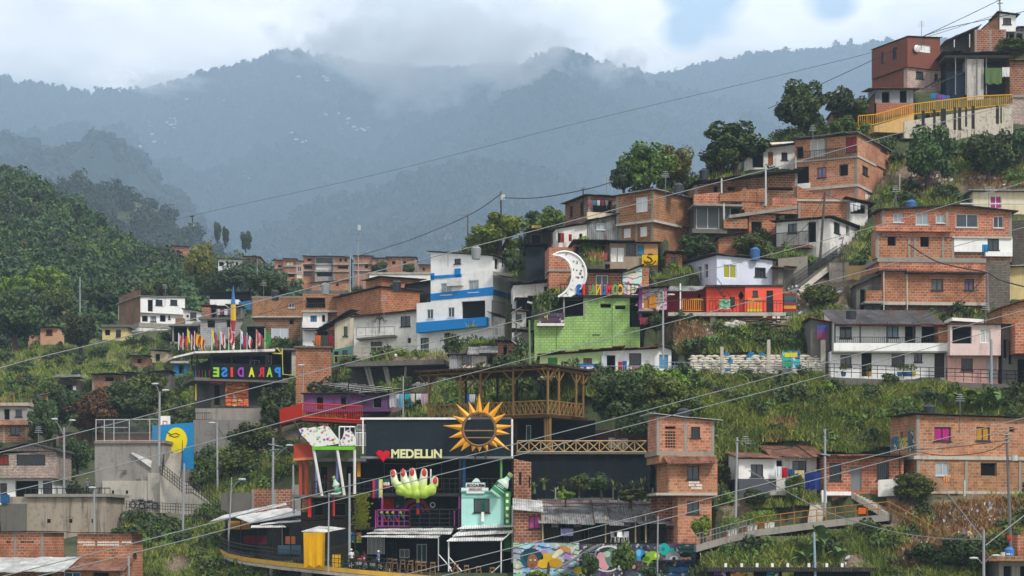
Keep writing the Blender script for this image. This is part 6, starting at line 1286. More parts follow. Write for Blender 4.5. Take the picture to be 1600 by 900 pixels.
person('person with dark jacket on the red framed bar balcony', 508, 0, DBAR + 1.5, z=zat(773, DBAR + 1.5), shirt='3a3a42', rz=-.3)
person('person leaning on the rainbow letter balcony in grey shirt', 421, 0, DPB + 3.6, z=zat(590.5, DPB + 3.6), pose='lean', shirt='8a8a90', rz=.1)
person('person leaning on the rainbow letter balcony in dark shirt', 386, 0, DPB + 2.4, z=zat(590.5, DPB + 2.4), pose='lean', shirt='2c2c33', rz=-.2)
person('person leaning on the rainbow letter balcony in maroon shirt', 350, 0, DPB - .3, z=zat(590.5, DPB - .3), pose='lean', shirt='5c2430', rz=.3)
person('person with white hat and pale shirt on top of the stained retaining wall', 137, 0, DB(137, 776), z=zat(774, DB(137, 776)), shirt='b9c4cf', cap='e6e6e6', legs='2c3038', rz=.4)
person('person in white top sitting at the foot of the long stairs', 369, 0, 196, z=zat(803, 196), pose='sit', shirt='d6d6d8', rz=-.4)
person('person in grey shirt walking near the foot of the long stairs', 380, 0, 196, z=zat(803, 196), pose='walk', shirt='a9adb2', rz=1.0)
# ---- motorbikes
def motorbike(label, px, pyb, D, z=None, rz=0, colr='8a1f24'):
    o = thing('motorcycle', label, 'motorcycle', Vector(((px - 800) / F * D, D, z if z is not None else deckz(px) + .02)), rz, 'parked motorcycles')
    for x in (-.65, .65):
        m_ = MB(); n = 14
        for i in range(n): m_.tube([(x + .29 * math.cos(2 * math.pi * i / n), 0, .33 + .29 * math.sin(2 * math.pi * i / n)), (x + .29 * math.cos(2 * math.pi * (i + 1) / n), 0, .33 + .29 * math.sin(2 * math.pi * (i + 1) / n))], .055, 5)
        w_ = m_.build('wheel', DARK, o)
        m_ = MB()
        for i in range(5): m_.tube([(x, 0, .33), (x + .26 * math.cos(i * 1.257), 0, .33 + .26 * math.sin(i * 1.257))], .02, 4)
        m_.build('spokes', ALU, w_)
    MB().ball((.12, 0, .78), (.3, .13, .15), 8, 6).build('tank', mat(colr, 'paint', .3), o, smooth=True)
    MB().hexa([(-.75, -.11, .74), (-.05, -.12, .74), (-.05, .12, .74), (-.75, .11, .74)], [(-.78, -.1, .86), (-.1, -.11, .8), (-.1, .11, .8), (-.78, .1, .86)]).build('seat', DARK, o)
    MB().box(-.22, .22, -.13, .13, .3, .6).build('engine', METAL, o)
    m_ = MB().tube([(.65, 0, .33), (.42, 0, 1.0)], .045, 5).tube([(.42, -.35, 1.02), (.42, .35, 1.02)], .03, 5); m_.build('handlebar', METAL, o)
    MB().ball((.5, 0, .88), .1, 7, 5).build('headlight', ALU, o); MB().tube([(-.65, .1, .33), (.1, .1, .42)], .04, 5).build('frame', METALD, o)
    MB().hexa([(.42, -.06, .58), (.92, -.06, .56), (.92, .06, .56), (.42, .06, .58)], [(.42, -.06, .62), (.9, -.06, .61), (.9, .06, .61), (.42, .06, .62)]).build('mudguard', mat(colr, 'paint', .3), o); return o
for args in (('dark red motorcycle parked beside the person in the white cap', 560, 0, 167.8, None, .5), ('black motorcycle parked left of the dark slat screen railing', 583, 0, 168, None, -.3, '1c1c20')): motorbike(*args)
for x, y, lab, c_ in ((218, 794, 'black and silver motorcycle behind the low railing under the court wall', '2a2a2e'), (232, 796, 'dark motorcycle next to the silver one under the court wall', '1c1c20'), (297, 801, 'white and black motorcycle under the long stairs', 'c8c8cc')): motorbike(lab, x, y, 201, zat(y, 201), rz=.3, colr=c_)
# ================================================================ LOWER LEFT: court, stairs, retaining walls
def wallthing(label, xc, pyb, a=0, D=None, name='retaining_wall', cat='wall'): return H(label, xc, pyb, a, D, name, cat)
h = wallthing('stained concrete retaining wall with square drain holes at the lower left', 40, 832, -6)
h.blk(2, 166, 776, m=mat('a09484', 'concrete', dirt=.9), dep=6, ext=3); h.box(38, 172, 772, 776.5, -.35, 6, CONC, 'coping')
for x in (74, 108, 143): h.box(x, x + 5, 811, 817, -.02, .05, VOID, 'drain_hole')
for x in (109, 146): h.box(x, x + .7, 777, 832, -.04, 0, CONCD, 'drain_pipe')
h.blk(2, 40, 787, m=CONCD, v=-.3, dep=.3, name='darker_end', ext=3); h.rail(40, 172, 763, 773, v=-.2, n=16, r=.03)
h.box(0, 14, 773, 786, -.5, -.3, mat('2a5a8a', 'cloth'), 'blue_tarp')
h = CT = wallthing('tall grey concrete wall carrying the fenced ball court', 250, 800, -5, name='court_wall')
h.blk(148, 256, 690, m=mat('8f8b86', 'concrete', dirt=.9), dep=12, ext=3); h.box(147, 258, 688, 692.5, -.2, 12, mat('8a7a70', 'concrete'), 'parapet')
h.blk(160, 231, 751, m=CONCL, v=-.6, dep=.6, name='lower_wall'); h.blk(231, 250, 739, m=CONCL, v=-.7, dep=.7, name='corner_pier')
MB().hexa([h.loc(204, 708, -.25), h.loc(236, 731, -.25), h.loc(236, 731, 0), h.loc(204, 708, 0)], [h.loc(208, 707, -.25), h.loc(237, 720, -.25), h.loc(237, 720, 0), h.loc(208, 707, 0)]).build('ramp_face', WHITED, h.root)
for x, y in ((191, 734), (213, 748)): h.box(x, x + 5, y, y + 5, -.35, .05, CONCD, 'drain_spout')
for x in (175, 197): h.box(x, x + 3, 766, 771, -.64, -.55, VOID, 'drain_hole')
h = wallthing('chain link fence with pale posts around the ball court', 250, 690, -5, D=CT.D - .2, name='chain_link_fence', cat='fence')
fm = MB(); z0 = 0
for x0, x1 in ((150, 250),):
    a, b = h.loc(150, 656, 0), h.loc(250, 655, 0); zt = a.z
    n = 46
    for i in range(n): 
        u = a.x + (b.x - a.x) * i / n; fm.tube([(u, 0, .1), (u + zt * .5, 0, zt)] if u + zt * .5 < b.x else [(u, 0, .1), (b.x, 0, .1 + (b.x - u) / .5)], .007, 3, False); fm.tube([(u, 0, zt), (u + zt * .5, 0, .1)] if u + zt * .5 < b.x else [(u, 0, zt), (b.x, 0, zt - (b.x - u) / .5)], .007, 3, False)
fm.build('wire_mesh', METAL, h.root)
for x in (150, 163, 178, 202, 234, 248): h.post(x, 655, 690, v=0, r=.045, m=ALU)
fr = MB(); fr.tube([h.loc(150, 656), h.loc(250, 655)], .04, 4); fr.tube([h.loc(150, 689), h.loc(250, 689)], .04, 4); fr.tube([h.loc(152, 668), h.loc(199, 668)], .03, 4); fr.build('rail', ALU, h.root)
o = thing('basketball_hoop', 'white basketball backboard with ring behind the blue wall', 'basketball hoop', P(258, 690, CT.D + 9)); w = px2m(1, CT.D + 9)
MB().box(-8 * w, 8 * w, 0, .05, 24 * w, 40 * w).build('backboard', WHITE, o); m_ = MB()
for a, b in (((-3, 26), (3, 26)), ((3, 26), (3, 32)), ((3, 32), (-3, 32)), ((-3, 32), (-3, 26))): m_.tube([(a[0] * w, -.03, a[1] * w), (b[0] * w, -.03, b[1] * w)], .03, 4)
m_.build('target_square', mat('a8323a', 'paint'), o); m_ = MB()
for i in range(12): m_.tube([(.25 * math.cos(i * math.pi / 6), -.35 + .25 * math.sin(i * math.pi / 6), 26 * w), (.25 * math.cos((i + 1) * math.pi / 6), -.35 + .25 * math.sin((i + 1) * math.pi / 6), 26 * w)], .025, 4)
m_.build('ring', mat('c8501f', 'paint'), o); MB().tube([(0, .1, -1), (0, .1, 30 * w)], .09, 6).build('post', METAL, o)
h = wallthing('bright blue wall with a large yellow oval painted on it', 238, 708, 0, D=CT.D + 3, name='blue_wall')
h.blk(238, 302, (665, 660), m=mat('1f7fb5', 'paint', dirt=.3), dep=.4)
m_ = MB(); c = h.loc(275.6, 688, -.06); wv = px2m(1, h.D)
m_.extr([(c.x + 16.8 * wv * math.cos(2 * math.pi * i / 30), -.06, c.z + 20 * wv * math.sin(2 * math.pi * i / 30)) for i in range(30)], (0, .06, 0)); m_.build('yellow_oval', mat('e3cf12', 'paint', dirt=.15), h.root)
m_ = MB()
for pts in ([(262, 676), (268, 679), (275, 677), (281, 680)], [(264, 680), (272, 683), (279, 682)]): m_.tube([h.loc(x, y, -.08) for x, y in pts], .04, 4)
m_.build('graffiti_mark', DARK, h.root)
# stairs climbing to the yellow oval
o = thing('stairs', 'long concrete stairs with black railings climbing to the yellow oval', 'stairs', P(300, 803, 200)); o_ = o.location.copy()
TOPL, BOTL = (254, 709), (250, 742)
stp = MB(); n = 14
def stair_run(p0, p1, wv, n, m_):
    """p0 top-left corner, p1 bottom-left corner (world), wv width vector"""
    for i in range(n):
        a = p0.lerp(p1, i / n); b = p0.lerp(p1, (i + 1) / n); hz = Vector((b.x, b.y, a.z)); dn = Vector((0, 0, -.5))
        m_.hexa([a + dn, a + wv + dn, hz + wv + dn, hz + dn], [a, a + wv, hz + wv, hz])
p0, p1 = P(259, 708, 205), P(254, 742, 201); stair_run(p0 - o_, p1 - o_, Vector((px2m(26, 203), 0, 0)), 14, stp)
q0, q1 = P(268, 741, 201), P(345, 803, 198); stair_run(q0 - o_, q1 - o_, Vector((0, 2.6, 0)), 24, stp)
stp.build('steps', CONCL, o)
m_ = MB(); m_.extr([P(250, 742, 200.6) - o_, P(268, 742, 200.6) - o_, P(346, 804, 197.6) - o_, P(346, 812, 197.6) - o_, P(250, 812, 200.6) - o_], (0, .3, 0)); m_.build('side_wall', CONCL, o)
m_ = MB()
def srail(a, b, hgt, m_, n):
    u = Vector((0, 0, hgt))
    for k in (.1, .4, .7, 1): m_.tube([a + u * k, b + u * k], .03, 4)
    for i in range(n + 1): c = a.lerp(b, i / n); m_.tube([c, c + u], .03, 4)
srail(P(254, 741, 200.5) - o_, P(259, 708, 204.5) - o_, 1.2, m_, 10); srail(P(284, 741, 200.5) - o_, P(285, 708, 204.5) - o_, 1.3, m_, 10); srail(P(250, 741, 200.4) - o_, P(288, 772, 199) - o_, 1.2, m_, 10); srail(P(288, 772, 199) - o_, P(302, 772, 198.6) - o_, 1.2, m_, 4); srail(P(302, 772, 198.6) - o_, P(345, 803, 197.6) - o_, 1.2, m_, 10)
m_.build('railing', METALD, o)
h = wallthing('weathered concrete block wall under the rainbow letter bar', 340, 700, 0, D=DB(340, 700))
h.blk(302, 424, 656, m=mat('7f7b76', 'concrete', dirt=.9), dep=4, ext=2); h.blk(305, 437, 638, v=2.5, m=CONC, dep=3, name='upper_wall', ground=False); h.rail(302, 330, 645, 656, v=0, n=8)
h = wallthing('dark overhanging walk slab with leaning props above the purple house', 548, 606, -6, D=208, name='overhang')
h.blk(549, 708, (574, 572), m=mat('5f5950', 'stone', dirt=1), v=3, dep=2); h.box(540, 694, (566, 561), (573, 569), -.6, 3, CONCD, 'walk_slab')
for x0, x1 in ((571, 579), (576, 583), (600, 607), (604, 610), (634, 632)): h.root and MB().tube([h.loc(x0, 573, .2), h.loc(x1, 604, .6)], .14, 5).build('prop', CONC, h.root)
h = wallthing('low grey parapet and brick wall along the street below the green slope', 330, 812, 4, D=DB(360, 800))
h.blk(345, 393, 770, m=CONCD, dep=1, ext=2); h.blk(393, 466, 764, v=.2, m=BRICK3, dep=2, name='brick_wall', ext=2); h.blk(456, 470, 757, v=.1, m=CONC, dep=1, name='end_pier')
# low railing road with the motorcycles
o = MB(); a, b = P(176, 797, 201), P(345, 806, 197)
o.hexa([a + Vector((0, 0, -1.2)), b + Vector((0, 0, -1.2)), b + Vector((0, 5, -1.2)), a + Vector((0, 5, -1.2))], [a, b, b + Vector((0, 5, 0)), a + Vector((0, 5, 0))])
struct(o.build('road', CONC))
o = thing('street_railing', 'low dark railing beside the motorcycles under the court wall', 'railing', P(260, 800, 199)); m_ = MB()
a, b = P(178, 796, 200.8) - o.location, P(340, 805, 197) - o.location
for k in (.3, .6, .9): m_.tube([a + Vector((0, 0, k)), b + Vector((0, 0, k))], .025, 4)
for i in range(41): c = a.lerp(b, i / 40); m_.tube([c, c + Vector((0, 0, .9))], .025, 4)
m_.build('bars', METALD, o)
# ================================================================ RIGHT: walls, walks, stairs
h = wallthing('pale concrete retaining wall with black rain streaks below the yellow railing', 1582, 208, 10, D=DB(1520, 206))
h.blk(1413, 1583, (190, 163), m=mat('bdb3a4', 'concrete', dirt=1.3), dep=2, ext=1); h.blk(1366, 1428, (197, 178), 214, v=.1, m=mat('c7a26a', 'paint', dirt=.6), dep=2, name='yellow_wall', ground=False) 
for x, dx, y in ((1440, 5, 178), (1458, 4, 176), (1470, 8, 174), (1490, 4, 171), (1497, 5, 171), (1508, 3, 170), (1518, 5, 168), (1556, 5, 165), (1563, 2.5, 164)): h.box(x, x + dx, y, y + 26 + (x % 7) * 1.6, -.012, 0, mat('2c2a27', 'concrete'), 'rain_streak')
YR = mat('d8a016', 'paint', dirt=.3)
o = thing('yellow_railing', 'long bright yellow railing along the high walkway', 'railing', P(1460, 176, h.D)); o_ = o.location.copy(); m_ = MB()
pp = [(1341, 197, 181), (1368, 194, 179), (1425, 178, 163), (1459, 175, 158.5), (1534, 167, 150), (1582, 163, 148)]; Dh = h.D - .3
for (x0, b0, t0), (x1, b1, t1) in zip(pp, pp[1:]):
    a, b, c, d = P(x0, b0, Dh), P(x1, b1, Dh), P(x0, t0, Dh), P(x1, t1, Dh); m_.tube([c - o_, d - o_], .06, 5); m_.tube([a - o_, b - o_], .05, 4); n = max(3, int((x1 - x0) / 3.2))
    for i in range(n + 1): m_.tube([a.lerp(b, i / n) - o_, c.lerp(d, i / n) - o_], .028 if i % 4 else .05, 4)
m_.build('bars', YR, o)
for i, (x, cc) in enumerate(((1458, '2f7fa8'), (1466, '6a4a9a'), (1472, '7a52a0'), (1480, '4a6a9a'))): cloth('%s garment drying above the high yellow railing' % ['turquoise', 'violet', 'deep purple', 'slate blue'][i], x, 146 + i, 8, 8, h.D + .8, cc, group='garments above the yellow railing')
for (x0, y0, x1, y1, lab, D_) in ((1290, 597, 1600, 603, 'dark pipe railing along the walk in front of the white and pink houses', DB(1400, 598)),):
    o = thing('street_railing', lab, 'railing', P((x0 + x1) / 2, y0, D_)); m_ = MB(); a, b = P(x0, y0 - 9, D_) - o.location, P(x1, y1 - 3, D_) - o.location
    for k in (.45, .8, 1.15): m_.tube([a + Vector((0, 0, k)), b + Vector((0, 0, k))], .03, 4)
    for i in range(24): c = a.lerp(b, i / 23); m_.tube([c, c + Vector((0, 0, 1.15))], .03, 4)
    m_.build('bars', METALD, o)
    q = MB(); a, b = P(1288, 589, D_), P(1640, 603, D_); dn = Vector((0, 0, -.6)); bk = Vector((0, 3.2, 0)); q.hexa([a + dn, b + dn, b + bk + dn, a + bk + dn], [a, b, b + bk, a + bk]); struct(q.build('pavement', CONCD))
for i, (x, cc) in enumerate(((1318, '3a6a8a'), (1358, 'c9a02a'), (1406, '2f6f9a'), (1414, '27407a'), (1421, '2f6a9a'), (1427, 'c2b02a'))):
    o = thing('potted_plant', ['small potted plant in blue pot by the dark door of the white house', 'potted plant in yellow pot by the white house door', 'potted plant in light blue pot, first of four by the barred window', 'potted plant in navy pot by the barred window', 'potted plant in blue pot near the small window', 'potted plant in mustard pot near the small window'][i], 'potted plant', P(x, 588, DB(1298, 588) - .6), group='potted plants before the white row house')
    MB().hexa([(-.16, -.16, 0), (.16, -.16, 0), (.16, .16, 0), (-.16, .16, 0)], [(-.22, -.22, .4), (.22, -.22, .4), (.22, .22, .4), (-.22, .22, .4)]).build('pot', mat(cc, 'paint'), o)
    m_ = MB(); r_ = random.Random(i)
    for k in range(26): a = r_.uniform(0, 6.3); e = r_.uniform(.2, .5); p = Vector((math.cos(a) * e * .6, math.sin(a) * e * .6, .4 + r_.uniform(.1, .55))); m_.poly([p, p + Vector((r_.uniform(-.15, .15), .05, .12)), p + Vector((r_.uniform(-.1, .1), -.1, .2)), p + Vector((-.1, .02, .1))])
    m_.build('leaves', mat('4f6b2f', 'leaf'), o)
# stairs with black railing by the tagged house
o = thing('stairs', 'steep outside stairs with dense black railings below the tagged white house', 'stairs', P(1228, 455, DB(1228, 455))); o_ = o.location.copy(); Ds = o_.y
m_ = MB(); stair_run(P(1308, 402, Ds + 4) - o_, P(1228, 456, Ds) - o_, Vector((.5, 2, 0)), 26, m_); m_.build('steps', CONCD, o); m_ = MB()
for dx, dd in ((0, -.1), (8, 2.2)):
    a, b = P(1308 + dx, 402, Ds + 4 + dd) - o_, P(1228 + dx, 456, Ds + dd) - o_; u = Vector((0, 0, 1.15))
    for k in (.05, .35, .65, 1): m_.tube([a + u * k, b + u * k], .03, 4)
    for i in range(55): c = a.lerp(b, i / 54); m_.tube([c, c + u], .02, 4)
m_.build('railing', METALD, o)
m_ = MB(); m_.extr([P(1247, 452, Ds) - o_, P(1252, 458, Ds) - o_, P(1300, 420, Ds + 3) - o_, P(1296, 413, Ds + 3) - o_], (0, .5, 0)); m_.build('string_wall', CONCL, o)
h = wallthing('grey rough concrete wall under the tagged white house and stairs', 1240, 455, 0, D=DB(1240, 455) + 2.5)
h.blk(1216, 1262, (404, 400), m=mat('8b857b', 'concrete', dirt=1), dep=2)
h = wallthing('crumbling pale concrete wall at the top landing of the black stairs', 1300, 428, 0, D=DB(1300, 432))
h.blk(1296, 1326, (410, 409), m=mat('a59d90', 'concrete', dirt=1), dep=3); h.rail(1298, 1322, 397, 410, v=-.1, n=9)
h = wallthing('rubble stone retaining wall at the right edge beside the big brick block', 1584, 420, 0)
h.blk(1582, 1660, (345, 338), m=mat('5d574e', 'stone', dirt=.8), dep=3)
h = wallthing('grey block wall filling the gap right of the big brick block', 1541, 470, 0, D=DB(1541, 478))
h.blk(1540, 1578, (410, 405), m=mat('7a7266', 'stone', dirt=.8), dep=3)
cloth('tan tarpaulin draped over scrap beside the big brick block', 1339, 415, 34, 22, DB(1330, 440), 'c0a272', name='tarpaulin', cat='tarpaulin', group=None)
cloth('blue grey plastic sheet hung next to the tan tarpaulin', 1358, 408, 9, 20, DB(1330, 440) + .5, '8098ac', name='plastic_sheet', cat='sheet', group=None)
h = H('dark open lean-to with tin roof under the tan tarpaulin', 1345, 488, 0, name='lean_to', cat='shed', D=DB(1345, 480))
h.blk(1338, 1376, (446, 430), m=CONCD, dep=3, op=[(1344, 452, 1352, 486, 'k')]); h.roof(TIND, ov=.5)
def pipe_rail(label, pts, hgt, mt, n, name='path_railing'):
    o = thing(name, label, 'railing', pts[0]); o_ = pts[0]; m_ = MB()
    for a, b in zip(pts, pts[1:]):
        for k in (.5, 1): m_.tube([a - o_ + Vector((0, 0, hgt * k)), b - o_ + Vector((0, 0, hgt * k))], .035, 4)
        for i in range(n + 1): c = a.lerp(b, i / n) - o_; m_.tube([c, c + Vector((0, 0, hgt))], .035, 4)
    m_.build('bars', mt, o); return o
# sandbag wall
sb = MB().ball((0, 0, 0), (.34, .2, .12), 8, 5).build('sandbag', mat('c9c2b2', 'cloth'), smooth=True); first = True; DSB = DB(1180, 584); k = 0
for row in range(8):
    for i in range(34):
        x = 1080 + i * 6.0 + (row % 2) * 3; top = 552 + 5 * math.sin(x * .05) ; y = 583 - row * 3.7 - (x - 1080) * .0
        if y < top - 2 or (row > 5 and (i * 7 + row) % 4 == 0): continue
        s_ = sb if first else sb.copy()
        if not first: COL.objects.link(s_)
        first = False; k += 1
        s_.location = P(x, y, DSB + row * .18 + (k * 7 % 5) * .03); s_.rotation_euler = (0, (k * 13 % 9 - 4) * .06, (k * 11 % 7 - 3) * .12); s_.scale = (.8 + (k * 5 % 7) * .06, 1, .85 + (k * 3 % 5) * .12)
        tag(s_, 'pale sandbag in the stacked wall below the coral house', 'sandbag', 'sandbags stacked in the retaining wall')
for x, a_, b_ in ((1128, 542, 586), (1201, 531, 582)): c_ = MB().hexa([(-.15, -.15, 0), (.15, -.15, 0), (.15, .15, 0), (-.15, .15, 0)], [(-.14, -.14, (b_ - a_) / F * DSB), (.14, -.14, (b_ - a_) / F * DSB), (.14, .14, (b_ - a_) / F * DSB), (-.14, .14, (b_ - a_) / F * DSB)]).build('concrete_column', CONCL); c_.location = P(x, b_, DSB - .35); tag(c_, 'square concrete column at the left of the sandbag wall' if x < 1150 else 'taller square concrete column in the middle of the sandbag wall', 'column')
for i, (x, y) in enumerate(((1136, 551), (1141, 562), (1170, 554), (1174, 550), (1190, 551), (1137, 575), (1239, 548))): cloth('crumpled blue plastic tarp scrap stuck in the sandbag wall', x, y, 9, 5, DSB - .3, '2f7fae', name='tarp_scrap', cat='tarp', group='blue tarp scraps in the sandbag wall')
pipe_rail('grey pipe railing along the walk in front of the sandbag wall', [P(1040, 585, DSB - 1.2), P(1170, 587, DSB - 1.2), P(1290, 584, DSB - 1.2)], 1.1, METAL, 9)
h = wallthing('stone backing wall behind the stacked sandbags', 1080, 586, 0, D=DSB + 1.6, name='stone_wall'); h.blk(1079, 1286, (556, 552), m=mat('8f8672', 'stone', dirt=.6), dep=1.2)
h = H('painted blue and yellow board on posts in front of the sandbag wall', 1222, 586, 0, D=DSB - .6, name='painted_board', cat='board')
h.box(1222, 1250, 548, 576, 0, .06, mat('2f86b8', 'mural'), 'board'); h.box(1226, 1246, 551, 558, -.03, 0, mat('d6c22f', 'paint'), 'yellow_patch'); h.box(1223, 1237, 565, 573, -.03, 0, mat('2f9a5a', 'paint'), 'green_patch')
for x in (1224, 1248): h.post(x, 546, 592, v=.1, r=.06, m=WOOD)
for i in range(14):
    r_ = random.Random(i); s_ = MB().ball((0, 0, 0), (.3 + r_.random() * .15, .25, .2), 7, 5).build('rubble_sack', mat('c9c6c0', 'cloth')); s_.location = P(1132 + r_.random() * 34, 512 - r_.random() * 9, DB(1150, 514) - .2); tag(s_, 'white filled sack in the heap under the coral house slab', 'sack', 'white sacks under the coral house')
m_ = MB(); r_ = random.Random(3)
for i in range(9): a = P(1140 + r_.random() * 70, 498 + r_.random() * 16, DB(1160, 514) - .3); m_.tube([a, a + Vector((r_.uniform(1, 3), .1, r_.uniform(-.4, .3)))], .08, 4)
o = m_.build('timber_pile', WOODD); tag(o, 'loose pile of grey timber beams under the coral house slab', 'timber pile')
m_ = MB()
for i in range(4):
    for j in range(5):
        if (i + j) % 5: m_.box(i * .42, i * .42 + .3, 0, .2, j * .25, j * .25 + .18)
o = m_.build('breeze_blocks', WHITED); o.location = P(1193, 514, DB(1160, 514)); tag(o, 'stack of perforated white breeze blocks under the coral house slab', 'blocks')
# orange railed walk on the lower slope
WK = [(1088, 852), (1130, 840), (1178, 828), (1262, 817), (1320, 810), (1390, 803)]
q = MB(); wd = Vector((0, 2.2, 0)); dn = Vector((0, 0, -.55)); WD = [P(x, y, DB(x, y)) for x, y in WK]
for a, b in zip(WD, WD[1:]): q.hexa([a + dn, b + dn, b + wd + dn, a + wd + dn], [a, b, b + wd, a + wd])
for a, b in zip(WD, WD[1:]):
    e = (b - a); e.z = 0; L_ = e.length; e.normalize(); FOOT.append((a, e, Vector((-e.y, e.x, 0)), -.3, L_ + .3, -6, 2.5, min(a.z, b.z) - .5, -.2))
struct(q.build('path', CONC))
OR = mat('a8702f', 'paint', dirt=.8)
pipe_rail('orange pipe railing along the lower concrete walk', [p + Vector((0, .1, 0)) for p in WD[2:]], 1.0, OR, 4)
pipe_rail('orange pipe railing descending the slope right of the zigzag steps', [P(1389, 803, DB(1389, 803)), P(1468, 848, DB(1468, 848))], 1.0, OR, 7)
pipe_rail('thin grey railing on the left half of the lower concrete walk', [p + Vector((0, .1, 0)) for p in WD[:3]], .9, METAL, 8)
b_ = MB().box(-.3, .3, 0, .04, 0, .5).build('orange_sign', mat('d2601f', 'paint')); b_.location = P(1347, 803, DB(1347, 806) - .1); tag(b_, 'small plain orange board on the lower walk railing', 'board')
for nm, a, b, wv, n, lab in (('stairs', (1330, 770), (1384, 803), Vector((1.0, 1.2, 0)), 14, 'zigzag concrete steps from the grey door down to the walk'), ('stairs', (1268, 778), (1262, 815), Vector((1.2, .4, 0)), 10, 'narrow concrete steps beside the dark blue blanket')):
    o = MB(); p0, p1 = P(*a, DB(*a)), P(*b, DB(*b) + .5); stair_run(Vector(), p1 - p0, wv, n, o); o = o.build(nm, CONCL); o.location = p0; tag(o, lab, 'stairs')
s_ = MB().box(-1.0, 1.0, -.5, .5, 0, .35).build('concrete_slab', CONCL); s_.location = P(1221, 774, DB(1221, 776)); tag(s_, 'pale concrete slab on the slope under the washing line', 'slab')
for i, x in enumerate((1134, 1141, 1149, 1162, 1172, 1180, 1190, 1199, 1207)):
    D_ = lerp(x, [(a[0], w_.y) for a, w_ in zip(WK, WD)]); z_ = lerp(x, [(a[0], w_.z) for a, w_ in zip(WK, WD)])
    o = thing('potted_plant', 'leafy plant in a pale pot on the lower concrete walk', 'potted plant', ((x - 800) / F * D_, D_ + .5, z_), group='pots in a row on the lower walk')
    MB().hexa([(-.17, -.17, 0), (.17, -.17, 0), (.17, .17, 0), (-.17, .17, 0)], [(-.22, -.22, .42), (.22, -.22, .42), (.22, .22, .42), (-.22, .22, .42)]).build('pot', WHITED if i % 3 else mat('8a5a3a', 'paint'), o); m_ = MB(); r_ = random.Random(i)
    for k in range(36): a = r_.uniform(0, 6.3); e = r_.uniform(.2, .7); p = Vector((math.cos(a) * e * .6, math.sin(a) * e * .6, .4 + r_.uniform(.1, .9))); m_.poly([p, p + Vector((r_.uniform(-.2, .2), .05, .16)), p + Vector((r_.uniform(-.1, .1), -.1, .3)), p + Vector((-.14, .02, .12))])
    m_.build('leaves', mat('5f7a2f', 'leaf'), o)
h = H('row of small colourful painted stalls with dark roof along the bottom edge', 1100, 910, 0, D=157, name='stall_row', cat='stall')
h.blk(1112, 1360, 893, m=DARK, dep=3, ext=1); h.box(1106, 1370, 887, 893, -.8, 3, ROOFD, 'roof')
for x, cc in ((1116, '8a4a9a'), (1142, 'b8722f'), (1160, 'c9a02f'), (1198, '2f8a8a'), (1222, 'a8a02f')): h.box(x, x + 18, 893.5, 910, -.15, -.05, mat(cc, 'mural'), 'painted_front')
for x in (1132, 1157, 1181, 1205, 1229, 1262, 1290, 1314): h.box(x, x + 4, 880, 886, -.85, -.8, WHITE, 'white_plate')
o = thing('water_tank', 'blue plastic water tank on the orange slab roof', 'water tank', P(1577, 869, 157.6)); MB().tube([(0, 0, 0), (0, 0, .5), (0, 0, .68)], [.38, .38, .2], 12).build('tank', mat('2a6fb0', 'paint', .4), o); MB().tube([(0, 0, .68), (0, 0, .75)], .15, 10).build('lid', mat('2a6fb0', 'paint', .4), o)
o = MB().tube([(0, 0, 0), (0, 0, .3)], .18, 8).ball((.5, 0, .15), (.3, .2, .15), 7, 5).build('bucket', WHITED); o.location = P(1567, 869, 157.4); tag(o, 'white bucket and bundle beside the blue water tank', 'bucket')
cloth('small red cloth hung on the leaning pole at the lower right', 1577, 836, 6, 9, 157.8, 'd03a24')
# plastic chairs on the porch
ch0 = thing('plastic_chair', 'white plastic chair on the porch of the long low house', 'chair', group='white plastic chairs on the porch')
MB().box(-.24, .24, -.22, .22, .42, .46).build('seat', WHITE, ch0); MB().hexa([(-.24, .2, .46), (.24, .2, .46), (.24, .23, .46), (-.24, .23, .46)], [(-.22, .28, .9), (.22, .28, .9), (.22, .31, .9), (-.22, .31, .9)]).build('backrest', WHITE, ch0)
for sx in (-1, 1):
    for sy in (-1, 1): MB().tube([(sx * .25, sy * .22, 0), (sx * .21, sy * .2, .43)], .03, 4).build('leg', WHITE, ch0)
for i, (x, r_) in enumerate(((970, .3), (977, -.4), (961, .9))):
    c = ch0 if i == 0 else copy_tree(ch0); c.location = P(x, 848, 167.6) + Vector((0, .2 * i, .02)); c.rotation_euler = (0, 0, r_); c['label'] = ['white plastic chair in the middle of the porch of the long low house', 'white plastic chair right of the other two on the porch', 'white plastic chair nearest the porch post, turned aside'][i]
# ================================================================ POLES, LAMPS, CABLES
def pole(label, x0, y0, x1, y1, D=None, r=1.6, name='utility_pole', m=None, arms=(), box=None, lamps=(), cat='pole', z_ext=1.0):
    """foot (x0,y0) to top (x1,y1); r = half width in photo px"""
    D = D or DB(x0, y0); a, b = P(x0, y0, D), P(x1, y1, D); w = px2m(1, D); o = thing(name, label, cat, a)
    d = b - a; MB().tube([Vector((0, 0, 0)) - d.normalized() * z_ext, d], [r * w * 1.15, r * w * .85], 8).build('shaft', m or METAL, o)
    for (dx, dy, ex, ey) in arms: MB().tube([d + Vector((dx * w, -.1, -dy * w)), d + Vector((ex * w, -.1, -ey * w))], .06, 5).build('cross_arm', METAL, o)
    for (dx, dy) in lamps:
        e = d + Vector((dx * w, -.3, -dy * w)); k = d + Vector((0, 0, -(abs(dx) + max(0, dy)) * w * .9))
        MB().tube([k, k.lerp(e, .5) + Vector((0, 0, .15)), e], .05, 5).build('lamp_arm', METAL, o); MB().ball(e, (.38, .16, .1), 8, 5).build('lamp_head', ALU, o)
    if box: MB().tube([d + Vector((box[0] * w, -.2, -box[1] * w)), d + Vector((box[0] * w, -.2, -(box[1] + 8) * w))], .26, 8).build('transformer', ALU, o)
    return o
MP = mat('9a9da0', 'plain', .6, .3, .3)
